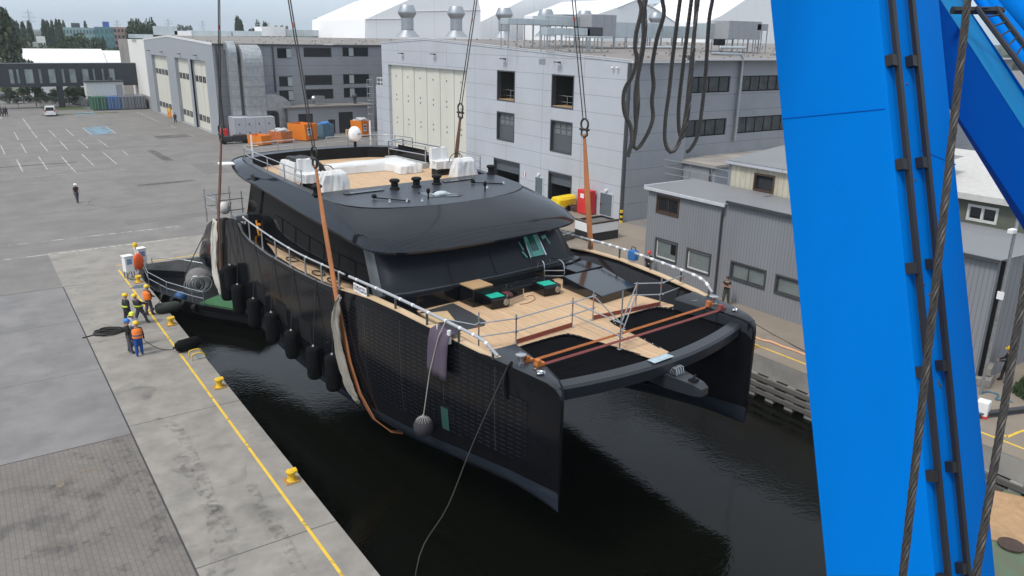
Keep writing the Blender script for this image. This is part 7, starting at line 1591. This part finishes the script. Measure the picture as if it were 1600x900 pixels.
person('man in dark clothes and a red helmet before the white framed shed window', Vector((36.45, 36.3, 0)), FACE(150), (.018, .018, .022), (.02, .02, .022), hat=(.6, .05, .02), arms='fwd')
person('small figure in dark clothes standing before the left hangar doors', G(274.5, 192), FACE(160), (.05, .02, .025), (.03, .03, .035), hair=(.02, .015, .01), arms='down')
for i, (x, y, lab) in enumerate(((3, 182.5, 'person in dark clothes at the left edge by the gate'), (7.5, 182, 'person in dark clothes in the middle of the trio by the gate'), (11, 181.5, 'person in dark clothes at the right of the trio by the gate'))): person(lab, G(x, y), FACE(120+20*i), (.03, .03, .04), (.02, .02, .025), hair=(.02, .015, .01), arms='walk', stride=.18)

# ================================================================== QUAY FURNITURE
def bollard(loc, lab, big=1.0, rz=0.0):
    t = thing('bollard', lab, 'bollard', loc, rz, 'yellow bollards along the quays'); t.scale = (.72, .72, .72); b = MB(); b.box((-.36, -.34, .0), (.36, .34, .05)); b.build('base_plate', mat('rusty_yellow_plate', (.4, .22, .05), .8, var=.4, scale=6, dirt=(.2, .08, .03), dscale=4, damt=.8), t, bevel=.015)
    b = MB(); b.lathe([(.24, .05), (.19, .12), (.17, .3), (.2, .42), (.26, .5), (.25, .56), (.0, .58)], (0, 0, 0), 16); b.build('post', yellow, t, smooth=50); b = MB(); b.loft([[Vector((x, y, z)) for y, z in ((-.17, .44), (.17, .44), (.14, .64), (-.14, .6))] for x in (-.16, .3)], True, 0, True, True); b.build('horn', yellow, t, bevel=.04)
    for a in range(4): pass
    return t
for x, y, lab in ((218, 441, 'yellow bollard nearest the white power cabinets'), (270, 507, 'yellow bollard between the group of workers and the quay ladder'), (343, 605, 'yellow bollard beyond the quay ladder, second nearest'), (453, 752, 'nearest yellow bollard on a rusty base plate')): bollard(Vector((7.68, G(x, y).y, .004)), lab)
bollard(Vector((32.15, 24.1, .004)), 'yellow bollard on the right quay behind the far bow', rz=PI)
def cabinet(x, y, lab, w=.55, h=1.45):
    t = thing('power_cabinet', lab, 'cabinet', G(x, y), .25); b = MB()
    for sx in (-1, 1):
        for sy in (-1, 1): b2 = MB(); b2.box((sx*w*.42-.03, sy*.2-.03, 0), (sx*w*.42+.03, sy*.2+.03, .45)); b2.build('leg', galv, t)
    b.box((-w/2, -.24, .45), (w/2, .24, h)); b.build('housing', white, t, bevel=.02); b = MB(); b.box((-w/2-.04, -.28, h), (w/2+.04, .28, h+.06)); b.build('lid', white, t); b = MB(); b.box((-w*.3, -.26, h-.5), (w*.3, -.242, h-.15)); b.build('panel', mat('panel_blue', (.2, .3, .45), .4), t)
    b = MB(); b.tube(catmull([(0, -.2, .5), (-.3, -.45, .2), (-.1, -.7, .03), (.4, -.6, .03)], 5), .025, 5); b.build('cable', rope_m, t)
cabinet(203, 434, 'white power cabinet on legs nearest the yellow line'); cabinet(223, 421, 'white power cabinet behind the orange lifebuoy case')
t = thing('lifebuoy_post', 'orange lifebuoy case on a post with a yellow cap at the quay corner', 'lifebuoy', G(216.5, 426), .3); b = MB(); b.tube([(0, 0, 0), (0, 0, 1.75)], .05, 8); b.build('post', white, t); b = MB(); b.lathe([(.1, 1.75), (.16, 1.78), (.16, 1.95), (.1, 2.05), (0, 2.06)], (0, 0, 0), 12); b.build('cap', yellow, t); b = MB(); b.ell((0, -.2, .8), (.36, .16, .58), 18, 12); b.build('lifebuoy_case', mat('lifebuoy_orange', (.8, .12, .03), .5), t, smooth=60)
def lying_fender(loc, rz, r, l, lab, m):
    t = thing('fender', lab, 'fender', loc, rz); b = MB(); M_ = Matrix.Rotation(PI/2, 3, 'Y'); b.lathe([(.06, -l/2), (r*.7, -l/2+.03), (r, -l/2+.2), (r, l/2-.2), (r*.7, l/2-.03), (.06, l/2)], (0, 0, r), 16, M=M_); b.build('body', m, t, smooth=50); b = MB(); b.tube([(-l/2-.02, 0, r), (-l/2-.14, 0, r)], .05, 8); b.tube([(l/2+.02, 0, r), (l/2+.14, 0, r)], .05, 8); b.build('eye', blackm, t); return t
lying_fender(Vector((7.6, 39.3, .01)), .25, .3, 1.25, 'black cylinder fender lying on the quay edge by the ladder', fend)
lying_fender(Vector((8.0, 45.7, .01)), -.1, .3, 1.35, 'dark green cylinder fender hanging over the quay edge by the work boat', mat('dark_green_fender', (.02, .028, .02), .6))
rope_obj('slack line from the worker in blue trousers to the black quay fender', [G(226, 532, .85), G(240, 541, .15), G(255, 546, .03), G(272, 546, .15)], .018)
rope_obj('line held by the hauling worker towards the work boat', [G(221, 490, .9), G(234, 486, 1.0), G(252, 466, .6), Vector((8.6, 51.0, .3))], .018)
P = []; rnd = random.Random(6)
c0 = G(172, 520)
for k in range(46): a = k*.9; P.append(c0+Vector((.9*math.cos(a)*(.5+.5*rnd.random()), .5*math.sin(a)*(.5+.6*rnd.random()), .03+.05*rnd.random()+.002*k)))
P = [G(129, 529)+Vector((0, 0, .03)), G(140, 526)+Vector((0, 0, .03)), G(152, 523)+Vector((0, 0, .03))]+P+[G(192, 517)+Vector((0, 0, .04)), G(197, 518)+Vector((0, 0, .3))]
rope_obj('tangled black mooring rope heaped beside the group of workers', P, .04, k=4)
b = MB(); c = G(218, 448); b.loft([[c+Vector((.55*math.cos(a)*s+.1*math.sin(3*a), .35*math.sin(a)*s, z)) for a in [2*PI*j/14 for j in range(14)]] for s, z in ((1, .005), (.8, .05), (.3, .08))], True, 0, False, True); put(b.build('net_heap', mat('blue_grey_net', (.1, .12, .15), .9, bump=.8, bscale=30), smooth=60), 'small blue grey net heap by the yellow bollard', 'net')
t = thing('quay_ladder', 'yellow handled ladder recess at the left quay edge', 'ladder', (7.75, 38.0, 0)); b = MB(); b.box((-.05, -.28, .006), (.32, .5, .06)); b.build('recess_plate', galv, t); b = MB()
for yv in (-.25, .3): b.tube(catmull([(-.35, yv, .0), (-.33, yv, .28), (-.1, yv, .34), (.2, yv, .3), (.3, yv, .0)], 4), .03, 6)
b.build('handle', yellow, t, smooth=60); b = MB()
for i in range(7): b.tube([(.42, -.25, -.3-.3*i), (.42, .3, -.3-.3*i)], .02, 5)
b.tube([(.42, -.25, .0), (.42, -.25, -2.4)], .025, 5); b.tube([(.42, .3, .0), (.42, .3, -2.4)], .025, 5); b.build('rungs', galv, t)

# ---- work boat at the corner of the basin
wbm = mat('workboat_black', (.009, .01, .012), .5, var=.2, spec=.2, dirt=(.025, .025, .025), damt=.4); green = mat('green_deck_paint', (.03, .13, .04), .7, var=.2, dirt=(.05, .06, .05), damt=.5)
bowp, sternp = Vector((8.55, 55.6, 0)), Vector((14.6, 46.6, 0)); ax = (sternp-bowp); wl_len = ax.length; wrz = math.atan2(ax.y, ax.x)
wb = thing('work_boat', 'black work boat with a green stern deck moored in the basin corner', 'boat', (bowp.x, bowp.y, WATER_Z), wrz)
def wsec(x): 
    f = min(1, x/4.2); w = 2.15*(1-(1-f)**2.2)+.06; zt = 2.2-.9*min(1, x/6.5)**.8; return w, zt
b = MB(); xs = [0, .25, .6, 1.2, 2, 3, 4.2, 5.5, 6.6, 8, 9.4, wl_len]
rg = []
for x in xs:
    w, zt = wsec(x); rk = max(0, .9-.22*x); rg.append([Vector((x, -w, zt)), Vector((x+.02, -w*.97, zt-.3)), Vector((x+rk*.5, -w*.82, .5)), Vector((x+rk, -w*.5, -.5)), Vector((x+rk, w*.5, -.5)), Vector((x+rk*.5, w*.82, .5)), Vector((x+.02, w*.97, zt-.3)), Vector((x, w, zt)), Vector((x, w-.1, zt)), Vector((x, max(0.01, w-.12), zt-.75)), Vector((x, -max(.01, w-.12), zt-.75)), Vector((x, -(w-.1), zt))])
b.loft(rg, True, 0, True, True); b.build('hull', wbm, wb, smooth=40)
b = MB(); b.box((6.4, -2.0, 1.02), (wl_len-.05, 2.0, 1.34)); b.build('stern_deck', green, wb)
b = MB(); rr = [(x, -(wsec(x)[0]-.1), wsec(x)[1]) for x in (.4, 2, 4, 6, 6.9)]
for x, y, z in rr: b2 = MB(); b2.tube([(x, y, z), (x, y, z+.85)], .03, 6); b2.build('stanchion', galv, wb)
for dz in (.42, .85): b.tube([(x, y, z+dz) for x, y, z in rr], .025, 6)
b.build('guard_rail', galv, wb)
rr = [(x, (wsec(x)[0]-.1), wsec(x)[1]) for x in (.4, 2, 4, 6)]; b = MB()
for x, y, z in rr: b2 = MB(); b2.tube([(x, y, z), (x, y, z+.85)], .03, 6); b2.build('stanchion', galv, wb)
b.tube([(x, y, z+.85) for x, y, z in rr], .025, 6); b.build('guard_rail', galv, wb)
b = MB()
for k in range(7): x = 1.2+k*.85; w, zt = wsec(x); b2 = MB(); b2.tube([(x-.12, -w-.06, zt-.25), (x+.12, -w-.06, zt-.25)], .26, 12); b2.build('tyre_fender', rubber, wb, smooth=50)
q = wb; M_ = Matrix.Translation(Vector((bowp.x, bowp.y, WATER_Z))) @ Matrix.Rotation(wrz, 4, 'Z')
c = G(310, 441, -.3)+Vector((0, 0, 0)); t = thing('net_buoy', 'large grey rope netted buoy on the work boat', 'buoy', c-Vector((0, 0, .55))); b = MB(); b.ell((0, 0, .78), (.78, .78, .74), 22, 14); b.build('ball', mat('grey_net_rope', (.17, .165, .16), .9, var=.4, scale=14, bump=1, bscale=18), t, smooth=60)
b = MB(); b.tube([(.22*math.cos(a)-.3, -.62, .95+.22*math.sin(a)) for a in [2*PI*k/12 for k in range(10)]], .05, 6); b.build('pale_loop', white, t)
P = []; c = G(308, 452, -.55)
for k in range(60): a = k*.62; P.append(c+Vector((.55*math.cos(a)+.012*k-.3, -.3+.12*math.sin(a*.33), .42+.5*math.sin(a)-.02)))
rope_obj('coil of pale grey rope hanging in front of the netted buoy', P, .035, mat('pale_grey_rope', (.28, .28, .28), .9), 'rope_coil', k=3)
t = thing('ball_fender', 'small blue ball fender at the work boat stern corner', 'fender', G(283, 473, -1.4)); b = MB(); b.ell((0, 0, .36), .4, 14, 10); b.build('ball', mat('ball_blue', (.02, .1, .26), .5), t, smooth=60); b = MB(); b.tube([(0, 0, .58), (0, .1, 1.0)], .02, 5); b.build('lanyard', rope_m, t)
t = thing('hose_reel', 'dark scaffold frame with tubes at the yacht stern', 'scaffold', YW(-5.6, 27.2, 5.3), YTH); b = MB()
for x, y in ((-.5, -.4), (-.5, 1.5), (.9, -.4), (.9, 1.5)): b2 = MB(); b2.tube([(x, y, -.3), (x, y, 1.6)], .035, 6); b2.build('post', galv, t)
for z in (.6, 1.2): b.tube([(-.5, -.5, z), (-.5, 1.6, z)], .03, 6); b.tube([(-.6, 1.5, z), (1.0, 1.5, z)], .03, 6); b.tube([(-.6, -.4, z), (1.0, -.4, z)], .03, 6)
b.build('rail', galv, t); t.name = 'stern_scaffold'
b = MB(); c = YW(-5.9, 26.2, 5.9); b.ell((0, 0, .3), (.3, .35, .35), 10, 8); o_ = b.build('white_sack', mat('white_sack_cloth', (.6, .57, .55), .8, bump=.8, bscale=6), None, smooth=60); o_.location = c; put(o_, 'crumpled white sack by the stern sling', 'sack')

# ================================================================== SKIPS AND CLUTTER IN THE YARD
orange = mat('skip_orange', (.78, .22, .015), .5, var=.1, dirt=(.3, .12, .04), damt=.4)
def skip(px, w, d, h, lab, rz=0.0, fill=None, m=None, taper=.15, mark=None):
    p = px if isinstance(px, Vector) else G(*px); t = thing('waste_skip', lab, 'skip', p, rz, 'skips by the workshop annex'); m = m or orange; b = MB()
    o4 = lambda s, z: [Vector((x*s, y, z)) for x, y in ((-w/2, 0), (w/2, 0), (w/2, d), (-w/2, d))]; i4 = lambda s, z: [Vector((x*s, y, z)) for x, y in ((-w/2+.08, .08), (w/2-.08, .08), (w/2-.08, d-.08), (-w/2+.08, d-.08))]
    b.loft([o4(1-taper, .12), o4(1, h), i4(1, h), i4(1-taper, .25)], True, 0, True, True); b.build('body', m, t)
    for k in range(4):
        b = MB(); x = -w/2*.85+k*w*.28; b.box((x-.05, -.06, .2), (x+.05, .03, h-.05)); b.build('rib', m, t)
    b = MB(); b.box((-w/2*.8, -.02, .0), (w/2*.8, .2, .13)); b.box((-w/2*.8, d-.2, .0), (w/2*.8, d+.02, .13)); b.build('skid', dgrey, t)
    if fill:
        b = MB(); r2 = random.Random(3)
        for k in range(26): b.ell((r2.uniform(-w/2+.3, w/2-.3), r2.uniform(.3, d-.3), h-.05+r2.uniform(-.1, .25)), (r2.uniform(.2, .45), r2.uniform(.2, .4), r2.uniform(.12, .3)), 7, 5)
        put(b.build('waste', fill, t), kind='stuff')
    if mark:
        b = MB(); b.box((-w*.32, -.075, h*.35), (-w*.02, -.065, h*.8)); s = b.build('placard', white, t); b = MB(); b.box((-w*.28, -.08, h*.6), (-w*.06, -.076, h*.72)); b.box((-w*.24, -.08, h*.45), (-w*.08, -.076, h*.54)); b.build('placard_mark', mat('mark_navy', (.02, .03, .08), .5), s)
    return t
wastem = mat('waste_bags', (.5, .5, .5), .8, var=.5, scale=3, bump=.5); bluebag = mat('blue_waste_bags', (.06, .2, .5), .6, var=.4, scale=2, bump=.6)
skip((417, 227), 2.0, 2.9, 1.4, 'low empty orange skip at the left of the row', .42)
skip((449, 223.5), 2.3, 2.6, 1.7, 'dirty orange skip heaped with white waste', .4, wastem, mat('skip_orange_worn', (.55, .16, .04), .7, var=.3, dirt=(.4, .35, .3), damt=.6))
skip((487, 220), 2.6, 3.6, 2.5, 'big tall orange skip with a white placard', .42, mark=True)
skip((514, 216), 2.2, 1.8, 2.1, 'tall grey skip piled with blue bags', .3, bluebag, mat('skip_blue_grey', (.1, .19, .26), .6, var=.3, dirt=(.3, .3, .28), damt=.5), .03)
skip((573, 213.5), 2.2, 2.4, 2.5, 'orange skip with a placard beside the cage ladder', .35, wastem, mark=True)
t = thing('pallet', 'pale wooden pallet lying in front of the low orange skip', 'pallet', G(393, 229), -.2); b = MB()
for k in range(5): b2 = MB(); b2.box((-.9, -.6+k*.28, .12), (.9, -.42+k*.28, .15)); b2.build('slat', mat('pallet_wood', (.5, .36, .2), .8), t)
for k in range(3): b2 = MB(); b2.box((-.9+k*.83, -.6, 0), (-.76+k*.83, .7, .12)); b2.build('bearer', mat('pallet_wood', (0, 0, 0)), t)
t = thing('machine', 'low dark machine with hoses beside the pale filter housing', 'machine', G(366, 224)); b = MB(); b.box((-1.9, -.6, .25), (-.2, .6, 1.1)); b.box((0, -.6, .25), (1.9, .6, 1.2)); b.build('casing', mat('machine_black', (.03, .03, .033), .6, var=.4, scale=5), t, bevel=.06)
for x in (-1.5, 1.5):
    for y in (-.65, .65): b = MB(); b.tube([(x, y-.1, .28), (x, y+.1, .28)], .28, 12); b.build('wheel', rubber, t)
t = thing('red_cabinet', 'small red hose box beside the dark machine', 'cabinet', G(351, 215)); b = MB(); b.box((-.5, -.4, .1), (.5, .4, 1.3)); b.build('housing', mat('cab_red', (.6, .03, .03), .5), t, bevel=.04); b = MB(); b.box((-.45, -.42, .2), (.45, -.405, 1.2)); b.build('door', mat('cab_red', (0, 0, 0)), t)
t = thing('waste_bin', 'pale grey box standing before the crumpled duct', 'bin', G(421, 213)); b = MB(); b.box((-.9, -.5, .1), (.9, .5, 1.7)); b.build('bin_body', white, t, bevel=.05); b = MB(); b.box((-.95, -.55, 1.7), (.95, .55, 1.8)); b.build('lid', white, t)
t = thing('sign_board', 'orange and yellow notice board leaning by the left hangar door post', 'sign', G(265.5, 184.5), -1.2); b = MB(); b.box((-.6, -.04, .1), (.6, .04, 1.9)); b.build('board', mat('board_orange', (.6, .22, .03), .6), t); b = MB(); b.box((-.4, -.06, 1.2), (.4, -.042, 1.75)); b.build('notice', mat('notice_yellow', (.5, .5, .08), .6), t)
t = thing('cardboard_heap', 'heap of cardboard and grey sacks beside the orange skip by the ladder', 'boxes', G(549, 212)); b = MB(); b.box((-.8, -.3, 0), (.0, .4, 1.0)); b.build('box', mat('cardboard', (0, 0, 0)), t); b = MB(); b.ell((.5, 0, .35), (.6, .5, .4)); b.build('sack', wastem, t, smooth=60)
# right quay by the hangar
t = thing('red_cabinet', 'tall red fire cabinet against the hangar wall', 'cabinet', (45.75, 54.0, 0), 0); b = MB(); b.box((-.45, -.75, .05), (.45, .75, 2.2)); b.build('housing', mat('cab_red', (0, 0, 0)), t, bevel=.03); b = MB(); b.box((-.47, -.68, .15), (-.455, .68, 2.1)); d = b.build('door', mat('cab_red', (0, 0, 0)), t); b = MB(); b.box((-.48, -.2, 1.5), (-.472, .3, 1.9)); b.build('label_plate', white, d)
t = thing('compressor', 'yellow wheeled compressor with a rounded hood before the hangar bay', 'machine', (44.9, 56.2, 0), 0.15); t.scale = (.8, .8, .85); b = MB(); b.loft([[Vector((x, y*s, z)) for y, z in ((-.75, .55), (-.75, 1.3), (-.5, 1.6), (.5, 1.6), (.75, 1.3), (.75, .55))] for x, s in ((-1.5, .85), (-1.3, 1), (1.2, 1), (1.5, .8))], True, 0, True, True); b.build('hood', mat('machine_yellow', (.85, .6, .01), .4), t, bevel=.06, smooth=30)
for y in (-.7, .7): b = MB(); b.tube([(0, y-.1, .35), (0, y+.1, .35)], .35, 14); b.build('wheel', rubber, t)
b = MB(); b.tube([(1.4, 0, .6), (2.6, 0, .45)], .05, 6); b.build('tow_bar', dgrey, t)
t = thing('hose_heap', 'brown heap of hoses between the yellow compressor and the red cabinet', 'hose', (45.6, 55.3, 0)); b = MB(); b.tube(catmull([(.3*math.cos(a*1.1)*(1+.3*math.sin(a)), .45*math.sin(a*1.3), .1+.02*a) for a in range(30)], 4), .05, 5); b.build('hose', mat('brown_hose', (.12, .05, .04), .7), t)
t = thing('open_skip', 'flat open container with a white and black side on the right quay', 'skip', (39.25, 45.5, 0), 0.0); b = MB(); 
for a, c in (((0, 0, .0), (2.8, .08, 1.5)), ((0, 2.0, 0), (2.8, 2.08, 1.5)), ((0, .08, 0), (.08, 2.0, 1.5)), ((2.72, .08, 0), (2.8, 2.0, 1.5))): b.box(a, c)
b.build('side_black', mat('skip_black', (.02, .02, .022), .5), t)
b = MB(); b.box((-.012, .02, .72), (-.002, 2.06, 1.42)); b.box((.02, -.012, .72), (2.78, -.002, 1.42)); b.build('white_band', white, t); b = MB(); b.box((-.04, -.04, 1.5), (2.84, .12, 1.58)); b.box((-.04, .12, 1.5), (.12, 2.12, 1.58)); b.build('rim', mat('brown_rim', (.12, .08, .06), .6), t); b = MB(); b.box((.1, .1, .02), (2.7, 1.98, 1.35)); b.build('load', timber, t)
t = thing('guard_post', 'yellow and black striped guard post at the hangar corner', 'post', (46.05, 49.55, 0)); b = MB(); 
for k in range(5): b2 = MB(); b2.tube([(0, 0, .22*k), (0, 0, .22*(k+1))], .14, 12); b2.build('band', yellow if k % 2 == 0 else blackm, t)
rope_obj('pale orange hose lying along the right quay edge', [G(x, y, .05) for x, y in ((1174, 524), (1190, 531), (1205, 534), (1222, 541), (1240, 547), (1262, 556), (1290, 566))], .07, mat('orange_hose', (.65, .36, .2), .6), 'hose')
t = thing('pallet_stack', 'stack of grey planks and pallets on the quay behind the far cap rail', 'pallets', (37.6, 47.5, 0), .3); 
for k in range(4):
    for j in range(3): b2 = MB(); b2.box((-1.2, -.7+j*.5, .15*k), (1.2, -.3+j*.5, .15*k+.12)); b2.build('plank', timber, t)
# far right corner: lamp post with camera, fence, grass
t = thing('camera_mast', 'grey mast carrying a small white security camera at the shed end', 'mast', (36.4, 14.6, 0)); b = MB(); b.tube([(0, 0, 0), (0, 0, 8.6)], .075, 8); b.build('mast', galv, t); b = MB(); b.box((-.5, -.12, 7.6), (-.1, .12, 7.8)); b.build('security_camera', white, t, bevel=.03); b = MB(); b.box((-.12, -.14, 4.6), (-.08, .14, 4.95)); b.build('junction_box', white, t)
ws_ = thing('workshop', 'low workshop with white framed windows and a pale felt roof beyond the grey shed', 'building', (47.5, 6, 0)); PW = lambda u, v, d: Vector((d, u-6, v))
b = MB(); wall_open(b, PW, 6, 30, 0, 6.75, [(20.1, 5.5, 21.8, 6.45)], .2); b.build('wall', mat('olive_boards', (.12, .13, .1), .8), ws_, fix=False); b = MB(); b.add([(-.5, -.3, 6.75), (-.5, 24.3, 6.75), (-.5, 24.3, 7.1), (-.5, -.3, 7.1), (9, -.3, 8.4), (9, 24.3, 8.4)], [(0, 1, 2, 3), (3, 2, 5, 4)]); b.build('roof', mat('pale_felt', (.5, .49, .47), .9), ws_)
b = MB(); frame(b, PW, 20.1, 5.5, 21.8, 6.45, .14, -.03, .15, nx=2); f_ = b.build('window', wframe, ws_); b = MB(); pbox(b, PW, 20.15, 5.55, 21.75, 6.4, .1, .12); b.build('pane', glassd, f_)
t = thing('water_tank', 'white plastic tank with a red foot on the right quay beside the crane leg', 'tank', G(1533, 650), .2); t.scale = (.6, .6, .7); b = MB(); b.box((-.4, -.4, .12), (.4, .4, 1.05)); b.build('tank', white, t, bevel=.06); b = MB(); b.box((-.44, -.44, 0), (.44, .44, .12)); b.build('foot', mat('cab_red', (0, 0, 0)), t)
t = thing('stone_blocks', 'stacked pale stone blocks by the shed end', 'stones', G(1535, 600), .3)
for k, (x, y, z) in enumerate(((0, 0, 0), (1.0, .2, 0), (.4, .1, .45), (-.7, .6, 0))): b = MB(); b.box((x-.45, y-.35, z), (x+.45, y+.35, z+.42)); b.build('block', concrete, t, bevel=.05)
rope_obj('blue hose curling on the right quay beside the white tank', [G(x, y, .04) for x, y in ((1532, 615), (1545, 612), (1560, 617), (1556, 624), (1570, 625), (1582, 628))], .04, mat('hose_blue', (.04, .14, .22), .6), 'hose')
person('worker in a yellow helmet and dark clothes at the end wall of the shed', G(1568, 597), FACE(30), BK, (.02, .02, .022), hat=YH, arms='fwd')
t = thing('steel_beam', 'dark steel beam lying across the near right quay', 'beam', G(1570, 648), -.35); b = MB(); b.box((-1.6, -.11, 0), (1.6, .11, .05)); b.box((-1.6, -.03, .05), (1.6, .03, .2)); b.box((-1.6, -.11, .2), (1.6, .11, .25)); b.build('beam', dgrey, t)
gb = MB(); rnd = random.Random(8); gc = [G(1578, 612), G(1600, 592), G(1640, 600), G(1620, 640)]
for k in range(2600):
    a, c = rnd.random(), rnd.random(); p = gc[0].lerp(gc[1], a).lerp(gc[3].lerp(gc[2], a), c); an = rnd.uniform(0, 6.3); hh = rnd.uniform(.1, .35); d = Vector((math.cos(an), math.sin(an), 0))
    gb.add([p-d*.03, p+d*.03, p+d*.02+Vector((rnd.uniform(-.1, .1), rnd.uniform(-.1, .1), hh))], [(0, 1, 2)], rnd.choice((0, 1, 2)))
put(gb.build('grass_patch', leafs, None, fix=False), kind='stuff')
b = MB(); line(b, G(1574, 683), G(1590, 676), .12); line(b, G(1574, 683), G(1560, 676), .12); line(b, G(1590, 676), G(1640, 660), .12); put(b.build('yellow_line', ypaint), kind='structure').location.z = .009
